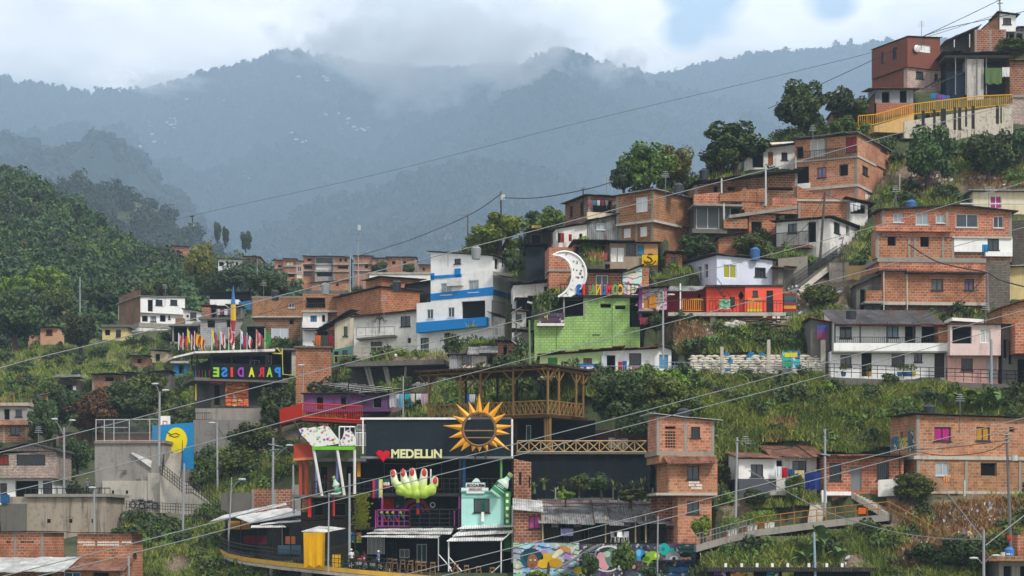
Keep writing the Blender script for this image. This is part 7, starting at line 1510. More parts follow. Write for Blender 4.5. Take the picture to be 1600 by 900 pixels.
pole('double armed street lamp beside the stone clad house', 100, 772, 100, 668, D=206, r=1.9, name='street_lamp', m=MP, lamps=((-14, -13), (14, -11)), cat='street lamp')
pole('tall street lamp with two curved heads in front of the ball court', 248.5, 712, 249.5, 612, D=199, r=1.9, name='street_lamp', m=MP, lamps=((-6, -12), (10, -2)), cat='street lamp')
pole('grey pole standing alone before the block wall', 340, 770, 339, 660, r=1.6, m=MP, lamps=((-7, 1),))
pole('slim street lamp at the left end of the white awnings', 357, 858, 362, 746, D=183, r=1.0, name='street_lamp', m=MP, lamps=((17, 3),), cat='street lamp')
pole('thick pole rising behind the big white awning', 426, 812, 427, 684, D=190, r=1.9, m=MP, arms=((-8, 10, 14, 14), (-6, 20, 10, 18)), lamps=((26, 12),))
pole('plain concrete pole in front of the red framed bar wing', 459, 793, 458, 726, D=178, r=1.7, m=MP)
pole('slim lamp post in front of the yellow tarpaulin', 513, 874, 514, 770, D=166.8, r=1.2, name='street_lamp', m=MP, lamps=((9, 2),), cat='street lamp')
pole('stout grey pole left of the striped banners', 546, 880, 546, 740, D=168.5, r=1.9, m=MP)
pole('grey pole in front of the stained retaining wall', 147, 836, 147, 764, D=188, r=1.8, m=MP, lamps=((-2, -2),))
pole('grey pole beside the lower flight of the long stairs', 286, 816, 288, 724, D=193, r=1.7, m=MP)
pole('short grey pole at the bottom left beside the tyre wall', 201, 905, 201, 868, D=172, r=2.0, m=MP)
pole('grey pole between the brick tower and the white shack', 1149, 815, 1152, 683, r=2.0, m=MP, arms=((-2, 6, 3, 6),))
pole('pale pole in front of the grey door row house', 1289, 788, 1289, 670, r=2.0, m=MP, arms=((-6, 40, 8, 42),))
pole('dark pole with white transformer at the lower right', 1579, 852, 1573, 676, D=159, r=2.3, m=mat('6a6a6a', 'plain', dirt=.5), arms=((-5, 4, 6, 3), (-4, 10, 5, 9), (-4, 16, 6, 15)), box=(11, 36))
pole('short grey pole with street lamp heads at the bottom right', 1537, 905, 1537, 828, D=156.5, r=2.2, m=MP, lamps=((-17, 44), (18, 40)))
pole('slim blue grey pole among the banana leaves at the bottom', 1274, 905, 1272, 832, D=156.5, r=1.9, m=mat('8fa6b8', 'plain', dirt=.3))
pole('utility pole with crossarms at the skyline in the upper right', 1564, 66, 1562, -2, r=1.7, m=MP, arms=((-6, 2, 8, 1), (-4, 8, 5, 7)))
pole('light grey street lamp pole before the dark tree on the hill', 1254, 216, 1253, 147, r=1.2, name='street_lamp', m=MP, lamps=((-14, 54),), arms=((-3, 2, 3, 2),), cat='street lamp')
pole('very tall white telecom mast behind the distant brick houses', 560, 452, 559.5, 350, D=300, r=1.0, name='telecom_mast', m=MP, arms=((-2, 4, 2, 4), (-2, 16, 2, 16), (-2, 26, 2, 26)), box=(1.5, 2), cat='mast')
pole('plain grey pole left of the tall telecom mast', 547, 455, 547.5, 394, D=298, r=1.1, m=MP)
pole('thin grey pole right of the tall telecom mast', 568, 452, 569, 428, D=296, r=.7, m=MP)
pole('utility pole with one sided crossarm above the bright tree', 731, 395, 731, 335, D=252, r=1.2, m=mat('6a6258', 'wood'), arms=((-14, 1, 2, 1),))
pole('dark pole with transformer against the grey mountain', 783, 345, 782.5, 299, D=232, r=1.2, m=METALD, box=(3, 6), arms=((-3, 2, 3, 2),))
pole('street lamp pole in front of the red house terrace', 1036, 545, 1036, 455, D=DB(1036, 548) - 1, r=1.6, name='street_lamp', m=MP, lamps=((12, 6),), cat='street lamp')
pole('grey pole in front of the pale pink house', 1549, 600, 1549, 530, D=DB(1549, 604), r=2.0, m=MP)
pole('pale pole in front of the stacked terrace house porch', 1196, 330, 1196, 258, D=DB(1196, 334), r=1.6, m=MP)
pole('leaning dark wooden pole before the white tagged house', 1281, 410, 1289, 300, D=DB(1281, 408) - 1, r=2.0, m=mat('5a5248', 'wood'))
pole('thin pole with antennas in the left woods', 125, 490, 125, 433, D=330, r=1.0, name='antenna_pole', m=MP, arms=((-4, 24, 3, 22), (-3, 14, 2, 16), (-6, 38, 8, 36)))
pole('slim pole before the dark canopy above the flag row', 402, 462, 402, 405, D=262, r=.7, m=METAL)
pole('bundled dark pole with coiled wires right of the big brick block', 1544, 495, 1542, 424, D=DB(1541, 478) - 1.5, r=2.2, m=mat('77757a', 'plain', dirt=.6))
pole('thin post in front of the mural wall', 1027, 905, 1028, 806, D=164.5, r=1.3, m=MP)
pole('dark thin post by the low row house', 1406, 772, 1406, 706, D=DB(1406, 776), r=1.2, m=METALD)
pole('green painted pole beside the tangle of shacks', 828, 578, 827, 500, D=DB(828, 590), r=1.6, m=mat('6f8a5a', 'plain'))
pole('pole in front of the pergola washing line', 630, 650, 630, 588, D=DPU - 5.5, r=1.1, m=MP)
pole('street lamp beside the bare brick wall of the terrace bar', 473, 626, 475, 565, D=212, r=.8, name='street_lamp', m=MP, lamps=((-4, 6),), cat='street lamp')
pole('lattice antenna tower among the tin roofs', 806, 560, 807, 470, D=DB(806, 570) + 1, r=1.0, name='lattice_tower', m=METALD, arms=((-8, 20, 8, 10), (-8, 30, 8, 40), (-8, 60, 8, 50), (-8, 62, 8, 74)), cat='tower')
pole('short chimney pipe on the brick house with laundry balcony', 911, 305, 911, 293, D=DB(920, 347) + 1, r=1.0, name='chimney_pipe', m=METALD, arms=((-4, 3, 4, 1),), cat='chimney')
def cable(label, pts, d0, d1, r=.045, m=None, name='power_cable', group='cables crossing the view'):
    n = len(pts); L = [P(x, y, d0 + (d1 - d0) * (x - pts[0][0]) / (pts[-1][0] - pts[0][0])) for x, y in pts]; o_ = L[0].copy()
    fine = []
    for i in range(n - 1):
        p0, p1, p2, p3 = L[max(i - 1, 0)], L[i], L[i + 1], L[min(i + 2, n - 1)]
        for k in range(6):
            t = k / 6; fine.append(.5 * ((2 * p1) + (p2 - p0) * t + (2 * p0 - 5 * p1 + 4 * p2 - p3) * t * t + (3 * p1 - p0 - 3 * p2 + p3) * t ** 3) - o_)
    fine.append(L[-1] - o_)
    o = MB().tube(fine, r, 5).build(name, m or CABM); o.location = o_; return tag(o, label, 'cable', group)
CABM = mat('7c8082', 'plain', .5, .2, .2); CABD = mat('2c2d2f', 'plain', .6, 0, 0)
def ext(p, a=-60, b=1660):
    (x0, y0), (x1, y1) = p[0], p[1]; (x2, y2), (x3, y3) = p[-2], p[-1]
    return [(a, y0 + (a - x0) * (y1 - y0) / (x1 - x0))] + p + [(b, y3 + (b - x3) * (y3 - y2) / (x3 - x2))]
cable('pale cable rising from the stone clad house past the blue and white house', ext([(0, 707), (312, 628), (580, 558), (800, 503), (1000, 449), (1320, 367), (1600, 285)]), 78, 120, .02)
cable('pale cable rising from the street lamp past the green house to the big brick block', ext([(16, 768), (130, 741), (320, 692), (440, 660), (632, 610), (830, 559), (1000, 516), (1320, 432), (1600, 355)]), 76, 118, .02)
cable('pale cable rising from the bottom left past the golden sun to the white row house', ext([(14, 898), (320, 820), (472, 778), (760, 705), (960, 654), (1120, 612), (1240, 580), (1600, 485)]), 72, 112, .02)
cable('pale cable just below the golden sun running to the white row house', ext([(66, 899), (320, 836), (536, 779), (778, 719), (960, 672), (1120, 631), (1240, 600), (1600, 504)]), 71, 111, .02)
cable('pale cable crossing the right white awning up to the magenta curtained house', ext([(628, 899), (780, 861), (880, 836), (1060, 791), (1280, 734), (1600, 653)]), 70, 104, .02)
cable('pale cable crossing the mural wall up to the magenta curtained house', ext([(696, 899), (880, 852), (1100, 795), (1280, 748), (1600, 665)]), 70, 103, .02)
cable('long pale cable passing over the blue and white house to the red curtained brick house', ext([(0, 575), (58, 559), (220, 520), (434, 463), (600, 421), (760, 380), (882, 348), (1080, 296), (1240, 254), (1394, 211), (1600, 158)]), 90, 140, .026)
cable('thin high cable crossing the hazy mountains to the skyline pole', [(-60, 425), (0, 410), (300, 337), (590, 272), (900, 193), (1200, 122), (1400, 72), (1560, 22)], 330, 245, .032, mat('6a7077', 'plain'))
cable('thin cable from the mountain side pole to the transformer pole', [(560, 400), (640, 375), (731, 337), (783, 303)], 300, 232, .05, CABD); cable('dark cable from the transformer pole to the laundry house chimney', [(783, 309), (840, 309), (911, 297), (955, 285)], 232, 212, .05, CABD)
cable('thin dark cable from the red box house roof up to the skyline pole', [(1200, 170), (1325, 112), (1440, 58), (1500, 30), (1562, 0)], 240, 236, .04, CABD); cable('thin dark cable sagging between the skyline pole and the red box house', [(1440, 58), (1480, 44), (1540, 31), (1660, 5)], 236, 236, .04, CABD)
cable('thick black cable sagging from the big brick block to the yellow house', [(1420, 382), (1460, 407), (1500, 418), (1542, 426), (1570, 440), (1660, 462)], DB(1541, 478) - 2, DB(1541, 478) - 2, .07, CABD); cable('dark wire bundle draped in front of the grey hilltop shack', [(1440, 140), (1480, 117), (1520, 93), (1545, 80)], 236, 238, .08, CABD)
cable('dark wires hanging between the hilltop shack roof and the pole', [(1455, 135), (1490, 120), (1535, 100), (1564, 62)], 234, 236, .06, CABD)
cable('thin pale cable from the white shack down to the short lower right pole', [(1170, 735), (1240, 774), (1300, 803), (1392, 830), (1470, 841), (1536, 843)], 168, 157, .04); cable('thin guy wire from the row house to the lower right pole', [(1440, 716), (1480, 770), (1536, 842)], 166, 157, .035); cable('pale guy wire from the lower right pole to the right edge', [(1540, 852), (1575, 825), (1640, 775)], 157, 160, .035)
cable('thin dark wires from the transformer pole to the magenta curtained house', [(1432, 706), (1480, 712), (1540, 706), (1575, 690)], 164, 159.5, .03, CABD)
cable('long thin dark wire across the white canopy of the coral house', [(1015, 476), (1060, 469), (1120, 466), (1240, 476)], 176, 178, .03, CABD)

# ---- rooftop clutter
for i, (x, y, b_, c_, l_) in enumerate(((1100, 275, 318, '2a2c30', 'black water tank on the left end of the stacked terrace house roof'), (1424, 325, 488, '2f5f96', 'blue water tank behind the roof edge of the big brick block'), (1452, 646, 770, '2a2c30', 'black water tank on the magenta curtained brick house'), (1060, 298, 376, '30343a', 'dark water tank on the two storey brick corner house'), (1180, 399, 449, '2f5f96', 'blue water tank behind the pale lilac house roof'), (430, 463, 545, '2a2c30', 'black water tank on the wide brick house behind the flags'), (508, 453, 545, '8a8d90', 'grey water tank on the roof terrace with blue arched window'), (1330, 496, 588, '2a2c30', 'black water tank behind the white row house roof'), (1068, 652, 822, '2a2c30', 'black water tank on top of the brick tower'), (744, 397, 556, '8a8d90', 'grey water tank on the blue and white house roof'), (620, 449, 500, '2a2c30', 'black water tank on the orange brick storey'))):
    D_ = DB(x, b_) + 1.2; o = thing('water_tank', l_, 'water tank', P(x, y, D_), group='water tanks on the roofs'); MB().tube([(0, 0, -.5), (0, 0, .55), (0, 0, .72)], [.42, .5, .28], 12).build('tank', mat(c_, 'plain', .45, dirt=.3), o); MB().tube([(0, 0, .72), (0, 0, .8)], .2, 10).build('lid', mat(c_, 'plain', .45, dirt=.3), o)
for i, (x, y, b_, l_) in enumerate(((1270, 223, 316, 'red curtained corner house'), (1400, 320, 488, 'left end of the big brick block'), (1545, 322, 488, 'right end of the big brick block'), (1500, 650, 770, 'magenta curtained brick house'), (1040, 296, 376, 'two storey brick corner house'), (948, 303, 347, 'laundry balcony house'), (412, 462, 545, 'wide brick house behind the flags'), (258, 463, 514, 'white villa'), (600, 488, 560, 'white plastered house with dark balcony'), (700, 393, 556, 'tall white house with blue bands'), (60, 695, 786, 'stone clad house'), (1165, 716, 770, 'white shack'), (1440, 58, 141, 'rust red box house'), (1540, 505, 594, 'pale pink house'))):
    D_ = DB(x, b_) + .8; o = thing('antenna', 'thin television antenna on the roof of the %s' % l_, 'antenna', P(x, y, D_), group='television antennas'); MB().tube([(0, 0, -1.5), (0, 0, 1.9)], .03, 4).build('mast', METAL, o); m_ = MB()
    for k in range(4): m_.tube([(-.4 + k * .06, 0, 1.25 + k * .18), (.4 - k * .06, 0, 1.25 + k * .18)], .02, 4)
    m_.build('rod', ALU, o)

for l_, p_, d_ in (('sagging dark wire from the pole by the coral house to the green terrace', [(1036, 458), (1010, 452), (985, 449)], 190), ('dark wire pair between the tower house pole and the row house pole', [(1152, 690), (1220, 702), (1289, 678)], 167), ('dark wire from the row house pole to the transformer pole', [(1289, 680), (1430, 702), (1574, 688)], 163), ('thin dark wire over the flag row to the brick houses', [(300, 505), (370, 500), (478, 470)], 226), ('thin dark wire from the thick awning pole to the red bar wing', [(427, 690), (445, 702), (462, 715)], 180), ('dark wire from the thick awning pole up the green slope', [(427, 688), (380, 716), (340, 668)], 195), ('dark wire fanning from the big brick block pole to the white row house', [(1542, 430), (1500, 470), (1440, 498)], 182), ('dark wire from the leaning wooden pole to the coral house', [(1288, 305), (1262, 350), (1205, 402)], 190), ('dark wire from the leaning wooden pole to the big brick block', [(1288, 303), (1340, 322), (1385, 330)], 194), ('dark wire from the antenna poles to the white villa', [(125, 440), (170, 462), (222, 466)], 300)): cable(l_, p_, d_, d_, .03, CABD, group='thin wires between houses')
# gondola
o = thing('gondola', 'small white cable car cabin hanging above the wooded valley', 'cable car', P(300, 352, 310)); w = px2m(1, 310)
MB().ball((0, 0, 0), (3 * w, .9, 3.6 * w), 10, 8).build('cabin', mat('c9c9b8', 'paint'), o, smooth=True); MB().tube([(0, 0, 3.4 * w), (.1, 0, 9 * w), (0, 0, 14 * w)], .09, 5).build('hanger', METALD, o); MB().box(-3 * w, 3 * w, -.15, .15, 13.2 * w, 14.8 * w).build('grip', METALD, o); MB().box(-3.05 * w, 3.05 * w, -.92, -.5, -.3 * w, 1.8 * w).build('window', GLASS, o)
# ================================================================ GROUND SHAPES
RIDGE = [(-500, 600), (0, 545), (150, 525), (300, 508), (430, 482), (560, 455), (660, 436), (720, 405), (850, 355), (960, 322), (1080, 285), (1200, 228), (1330, 172), (1480, 92), (1600, 70), (2200, -60)]
FA = [(f[0].x, f[0].y, f[1].x, f[1].y, f[3], f[4], f[5], f[6], f[7], f[8]) for f in FOOT]
def vint(x, pts): return np.interp(x, [p[0] for p in pts], [p[1] for p in pts])
def bumps(x, y, s, seed=0):
    r = np.random.RandomState(seed); o = np.zeros_like(x)
    for k in range(7):
        a = r.uniform(0, 6.28); f = 1 / s * (1.6 ** k) ; o += np.sin((x * math.cos(a) + y * math.sin(a)) * f * 6.28 + r.uniform(0, 6.28)) * .62 ** k
    return o / 2
def near_z(px, D, cut=True):
    """height of the settled hillside"""
    s = vint(px, S_PTS); d0 = vint(px, D_PTS); z0 = -50 / F * d0; pr = vint(px, RIDGE)
    dr = (s * d0 - z0) / (s - (HY - pr) / F)
    zr = z0 + s * (dr - d0)
    z = np.where(D < dr, z0 + s * (D - d0), zr - .3 * (D - dr)); z = np.where(D < d0, z0 - .5 * (d0 - D), z)
    x = (px - 800) / F * D
    z = z + .35 * bumps(x, D, 9, 1) - .25
    z = np.maximum(z, -33)
    if cut:
        for (ox, oy, ux, uy, u0, u1, v0, v1, zb, vw) in FA:
            u = (x - ox) * ux + (D - oy) * uy; v = -(x - ox) * uy + (D - oy) * ux
            z = np.where((u > u0) & (u < u1) & (v > v0) & (v < v1), np.minimum(z, zb), z)
    return z
HR = [(-500, 200), (0, 285), (60, 300), (120, 335), (180, 385), (230, 412), (300, 428), (430, 446), (560, 452), (700, 455), (900, 470)]
def hill_z(px, D):
    pr = vint(px, HR); dr = np.interp(px, [0, 400, 700], [520, 430, 430]); zr = (HY - pr) / F * dr; zb = (HY - 560) / F * 322
    t = np.clip((D - 322) / (dr - 322), 0, 1); z = zb + (zr - zb) * t
    z = np.where(D > dr, zr - .45 * (D - dr), z); return np.maximum(z + 1.2 * bumps((px - 800) / F * D, D, 40, 2), -33)
H2 = [(-500, 300), (0, 290), (70, 298), (150, 300), (210, 320), (260, 345), (290, 375), (330, 400), (380, 425), (500, 470), (700, 520)]
def hill2_z(px, D):
    pr = vint(px, H2); zr = (HY - pr) / F * 1350; z = np.where(D < 1350, zr - .45 * (1350 - D), zr - .4 * (D - 1350)); return np.maximum(z + 5 * bumps((px - 800) / F * D, D, 140, 3), -33)
ML = [(7300, .42, .5, [(-600, 160), (0, 133), (90, 146), (120, 153), (160, 150), (230, 151), (300, 128), (345, 116), (405, 102), (425, 94), (470, 88), (490, 96), (560, 104), (700, 108), (800, 104), (900, 120), (1040, 126), (1110, 109), (1200, 92), (1300, 82), (1370, 76), (1500, 69), (2300, 60)]),
      (5950, .40, .6, [(-600, 700), (300, 480), (380, 420), (480, 330), (560, 262), (640, 215), (735, 168), (800, 122), (850, 96), (868, 88), (880, 85), (905, 98), (935, 112), (1000, 126), (1100, 150), (1300, 190), (1700, 260), (2300, 300)]),
      (4250, .38, .6, [(-600, 800), (250, 500), (330, 440), (390, 388), (420, 352), (480, 328), (560, 303), (650, 274), (740, 256), (830, 264), (900, 290), (1000, 330), (1300, 420), (2300, 600)]),
      (6970, .2, .5, [(-600, 250), (0, 240), (200, 250), (300, 300), (420, 360), (600, 420), (2300, 500)])]
def mount_z(px, D):
    z = np.full_like(D, -33.0); x = (px - 800) / F * D
    n = bumps(x, D, 1530, 5) * 94 + bumps(x, D, 442, 6) * 20; g = np.abs(bumps(x, D * .35, 714, 8)) * 76
    for (dk, sf, sb, pts) in ML:
        zr = (HY - vint(px, pts)) / F * dk; d = np.abs(D - dk); k = 1 - np.exp(-d / 374)
        z = np.maximum(z, zr - np.where(D < dk, sf, sb) * d + (n + g - 42) * k)
    return z
def grid_mesh(name, fn, p0, p1, dp, y0, y1, dy, m, smooth=True):
    ps = np.arange(p0, p1 + .01, dp); ys = np.arange(y0, y1 + .01, dy); PX, DD = np.meshgrid(ps, ys); Z = fn(PX, DD)
    V = np.stack([(PX - 800) / F * DD, DD, Z], -1).reshape(-1, 3); a, b = len(ys), len(ps); i = np.arange(a * b).reshape(a, b)
    Q = np.stack([i[:-1, :-1], i[:-1, 1:], i[1:, 1:], i[1:, :-1]], -1).reshape(-1, 4); me = mesh_np(name, V, Q, m, smooth)
    o = bpy.data.objects.new(name, me); COL.objects.link(o); return o, PX.ravel(), DD.ravel(), Z.ravel()
# ---- earth materials
def earth():
    m = bpy.data.materials.new('earth'); t = NT(m); tc = t.n('ShaderNodeTexCoord'); v = tc.outputs['Object']; at_ = t.n('ShaderNodeAttribute'); at_.attribute_name = 'soil'
    n1, n2, n3 = t.noise(v, .12, 6, .65), t.noise(v, .9, 5, .7), t.noise(v, 3.5, 4, .7)
    g = t.mix(t.ramp(n2, .35, .65), (.022, .036, .012), (.060, .075, .024)); g = t.mix(t.math('MULTIPLY', t.ramp(n1, .5, .62), .5), g, (.11, .095, .045))
    s = t.mix(t.ramp(n2, .35, .7), (.20, .14, .085), (.10, .075, .05)); s = t.mix(t.math('MULTIPLY', t.ramp(n3, .52, .66), .7), s, (.34, .28, .20))
    f = t.math('ADD', at_.outputs['Fac'], t.math('MULTIPLY', t.math('SUBTRACT', n2, .5), .9)); t.l(t.mix(t.ramp(f, .4, .6), g, s), t.b.inputs['Base Color']); t.b.inputs['Roughness'].default_value = .95
    bp = t.n('ShaderNodeBump'); bp.inputs['Strength'].default_value = .8; bp.inputs['Distance'].default_value = .25; t.l(n3, bp.inputs['Height']); t.l(bp.outputs[0], t.b.inputs['Normal']); return m
SOIL = [(1085, 520, 55, 26), (1250, 470, 40, 40), (1300, 450, 35, 45), (1340, 470, 22, 40), (1440, 860, 60, 40), (1500, 820, 70, 45), (1540, 800, 50, 45), (1400, 800, 40, 25), (1230, 660, 40, 16), (900, 755, 60, 22), (860, 770, 40, 25), (1440, 275, 70, 40), (1540, 290, 60, 40), (660, 570, 60, 25), (600, 585, 50, 20), (1180, 505, 60, 14), (730, 575, 40, 15), (420, 690, 60, 20), (280, 880, 40, 20), (1160, 800, 40, 18), (1330, 880, 40, 20)]
ter, TPX, TD, TZ = grid_mesh('hillside', near_z, -520, 2120, 4, 120, 345, .75, earth(), False)
py = HY - TZ / TD * F; soil = np.zeros(len(TPX))
for (cx, cy, rx, ry) in SOIL: soil = np.maximum(soil, np.clip(1.5 - np.hypot((TPX - cx) / rx, (py - cy) / ry), 0, 1))
a = ter.data.attributes.new('soil', 'FLOAT', 'POINT'); a.data.foreach_set('value', soil.astype(np.float32)); struct(ter)
# ---- leaves
def crown_np(seed, nb, nl, leaf, flat=1.0, spread=.68, rb=(.26, .46)):
    r = np.random.RandomState(seed); c = r.normal(size=(nb, 3)); c /= np.linalg.norm(c, axis=1, keepdims=True); c *= (spread * r.uniform(.45, 1, (nb, 1))); c[:, 2] *= flat; c[:, 2] = np.where(c[:, 2] < -.5, c[:, 2] * .5, c[:, 2])
    br = r.uniform(rb[0], rb[1], nb); k = r.randint(0, nb, nl); d = r.normal(size=(nl, 3)); d /= np.linalg.norm(d, axis=1, keepdims=True)
    p = c[k] + d * (br[k] * r.uniform(.72, 1.08, nl))[:, None]; nrm = d + r.normal(size=(nl, 3)) * .7; nrm /= np.linalg.norm(nrm, axis=1, keepdims=True)
    t = np.cross(nrm, r.normal(size=(nl, 3))); t /= np.linalg.norm(t, axis=1, keepdims=True); b = np.cross(nrm, t); s = leaf * r.uniform(.6, 1.4, nl)[:, None]
    V = np.stack([p - t * s * .5 - b * s * .35, p + t * s * .5 - b * s * .35, p + t * s * .6 + b * s * .4, p - t * s * .3 + b * s * .5], 1); return V
def crown_mesh(name, V, m):
    n = len(V); return mesh_np(name, V.reshape(-1, 3), np.arange(n * 4).reshape(-1, 4), m)
LEAF = {'dark': mat('36482a', 'leaf'), 'mid': mat('4a5e2c', 'leaf'), 'bright': mat('5f7a2c', 'leaf'), 'olive': mat('585a2e', 'leaf'), 'brown': mat('55452c', 'leaf'), 'blue': mat('3b4d3c', 'leaf')}
CR = {}
def crown_for(kind, big):
    k = (kind, big, rnd.randint(0, 2))
    if k not in CR:
        sd = hash(kind) % 1000 if False else (list(LEAF).index(kind) * 10 + k[2])
        CR[k] = crown_mesh('crown', crown_np(sd, 30 if big else 16, 5600 if big else 2200, .085 if big else .14, .9, .88 if big else .7, (.14, .38)), LEAF[kind])
    return CR[k]
BARK = mat('4b4035', 'wood')
def tree(label, px, pyb, w, h, kind='dark', D=None, group='trees on the settled hillside', name='tree', cat='tree', crown=.9, dep=None):
    D = D or DB(px, pyb); k = px2m(1, D); W, Hh = w * k, h * k; o = thing(name, label, cat, P(px, pyb, D), 0, group)
    ch = Hh * (crown if h > 40 else 1.05); zc = Hh - ch / 2; big = W > 3.2
    t_ = MB(); r_ = rnd.random; tr = max(.06, W * .045); lean = Vector(((r_() - .5) * .12 * W, 0, 0))
    t_.tube([Vector((0, 0, -.6)), Vector((0, 0, Hh * .2)) + lean * .5, Vector((0, 0, zc)) + lean], [tr * 1.2, tr, tr * .45], 7)
    for i in range(5):
        a = i * 1.256 + r_(); e = Vector((math.cos(a) * W * .3, math.sin(a) * W * .3, zc + ch * (.05 + .2 * r_()))); s = Vector((0, 0, max(Hh * .12, zc - ch * .42))) + lean * .6; t_.tube([s, s.lerp(e, .5) + Vector((0, 0, .1)), e], [tr * .6, tr * .4, tr * .12], 5)
    t_.build('trunk', BARK, o)
    c = bpy.data.objects.new('crown', crown_for(kind, big)); COL.objects.link(c); c.parent = o; c.location = (0, 0, zc); c.scale = (W / 2 / .98, (dep or W) / 2, ch / 2 / .9); c.rotation_euler = (0, 0, rnd.choice((0, math.pi)) + rnd.uniform(-.5, .5)); return o
TREES = [('big dark round tree at the left edge above the peach bungalow', 24, 545, 88, 92, 'dark'), ('dark round tree between the peach and the yellow bungalow', 126, 552, 66, 62, 'dark'), ('large dark tree on the skyline beside the light grey lamp', 1250, 218, 88, 92, 'dark'), ('second dark tree on the skyline right of the lamp pole', 1322, 196, 66, 60, 'dark'), ('broad round dark tree on the ridge left of the lamp', 1150, 268, 112, 78, 'dark'), ('lighter bush like tree below the broad round ridge tree', 1126, 272, 70, 46, 'mid'), ('tall mixed tree on the ridge behind the brick corner house', 1010, 310, 90, 84, 'mid'), ('olive tree with thin pale stems on the ridge', 1052, 300, 70, 78, 'olive'), ('grey green tree at the left end of the ridge group', 975, 308, 52, 54, 'blue'), ('bright leafy tree beside the blue and white house', 782, 408, 92, 74, 'bright'), ('second bright tree left of the tarpaulin shelter', 752, 405, 52, 44, 'bright'), ('small mid green tree left of the laundry balcony house', 862, 372, 48, 50, 'mid'), ('faint green tree behind the tarpaulin shelter', 834, 352, 34, 26, 'blue'), ('round dark tree below the black streaked retaining wall', 1450, 298, 88, 102, 'dark'), ('dark tree beside the driftwood on the upper slope', 1546, 282, 78, 74, 'dark'), ('dark tree cut by the right edge on the upper slope', 1596, 262, 46, 70, 'dark'), ('shrubby tree under the dark lean-to shed', 1318, 214, 46, 34, 'mid'), ('shrubby tree beside the light grey lamp foot', 1272, 216, 34, 40, 'mid'), ('reddish brown tree among the bushes at the left', 140, 690, 92, 84, 'brown'), ('dark spreading tree below the brick hut', 196, 672, 84, 78, 'dark'), ('mid green tree right of the reddish brown tree', 232, 652, 74, 72, 'mid'), ('dark tree below the ramshackle hut', 88, 662, 72, 60, 'dark'), ('tree with bare twisted trunk beside the rainbow lettered bar', 436, 684, 72, 80, 'dark'), ('dark tree in front of the purple house', 524, 646, 84, 56, 'dark'), ('dark bush covered slope tree left of the red bar wing', 396, 716, 82, 54, 'mid'), ('light green bush under the bare block wall', 372, 748, 70, 50, 'mid'), ('dark tree behind the stone clad house', 120, 742, 48, 56, 'dark'), ('dark tree behind the block wall and the lamp', 70, 700, 60, 74, 'dark'), ('tall dense bush right of the bamboo pavilion', 965, 672, 96, 86, 'dark'), ('dense green bush below the white end wall', 1035, 670, 92, 84, 'mid'), ('smaller bright bush below the blue door', 1052, 622, 60, 44, 'bright'), ('dark bush behind the brick tower house', 1000, 690, 70, 56, 'dark'), ('bush beside the magenta curtained house', 1424, 792, 66, 54, 'mid'), ('dark shrub on the lower right slope', 1490, 895, 96, 60, 'dark'), ('second dark shrub on the lower right slope', 1440, 890, 60, 50, 'dark'), ('green shrub under the washing line of the white shack', 1240, 790, 40, 54, 'mid'), ('low bush under the white shack', 1180, 790, 56, 30, 'dark'), ('bush on the bank under the brick corner house', 1090, 402, 64, 36, 'dark'), ('light bush beside the broken brick outhouse', 1172, 402, 64, 40, 'mid'), ('bush beside the coral house bank', 1285, 480, 60, 36, 'mid'), ('small bush in front of the shacks by the coral house', 1026, 520, 30, 40, 'dark'), ('bush on the skyline at the upper right corner', 1580, 84, 60, 24, 'mid'), ('leafy bush in front of the yellow deck edge', 562, 906, 86, 28, 'mid'), ('round bush in front of the mural wall', 842, 912, 46, 22, 'bright'), ('dark bush leaning on the middle of the mural wall', 922, 908, 34, 48, 'dark'), ('leafy bush before the painted circle', 975, 905, 44, 60, 'mid'), ('dark bush before the painted lizard', 1012, 908, 34, 30, 'dark'), ('bush at the right end of the street mural', 1096, 842, 36, 40, 'bright'), ('dark tree in front of the far brick terrace', 420, 472, 64, 46, 'dark', 262), ('rounded tree under the white tree line house', 366, 462, 62, 48, 'blue', 300), ('tall yellow green tree right of the hillside cluster', 316, 452, 56, 74, 'olive', 330), ('pale conifer like tree standing in the haze', 340, 378, 16, 34, 'blue', 640), ('slim hazy tree right of the conifer like one', 352, 385, 16, 34, 'blue', 620), ('hazy tree at the right end of the second ridge', 384, 392, 22, 30, 'blue', 600), ('round dark tree in front of the distant wide brick house', 594, 432, 30, 26, 'dark', 330), ('dark tree beside the small distant brick house', 640, 430, 26, 22, 'dark', 330), ('bright pale green tree at the left edge of the woods', 22, 478, 64, 52, 'bright', 350), ('yellow green tree in the left woods', 74, 470, 60, 56, 'bright', 355), ('mid green round tree near the antenna pole', 92, 500, 58, 54, 'mid', 340), ('dark tree at the right of the antenna pole', 160, 490, 62, 50, 'dark', 345), ('round tree behind the white villa', 246, 470, 60, 36, 'mid', 350), ('dark tree behind the flag row canopy', 330, 470, 50, 48, 'dark', 330), ('low garden bush in the black walled terrace', 905, 764, 40, 26, 'mid'), ('dark garden bush in the black walled terrace', 940, 768, 46, 34, 'dark'), ('low garden bush at the right of the garden fence', 985, 784, 60, 22, 'mid'), ('small garden bush behind the garden fence planter', 884, 782, 34, 18, 'bright')]
for t_ in TREES: tree(*t_[:6], D=t_[6] if len(t_) > 6 else None)
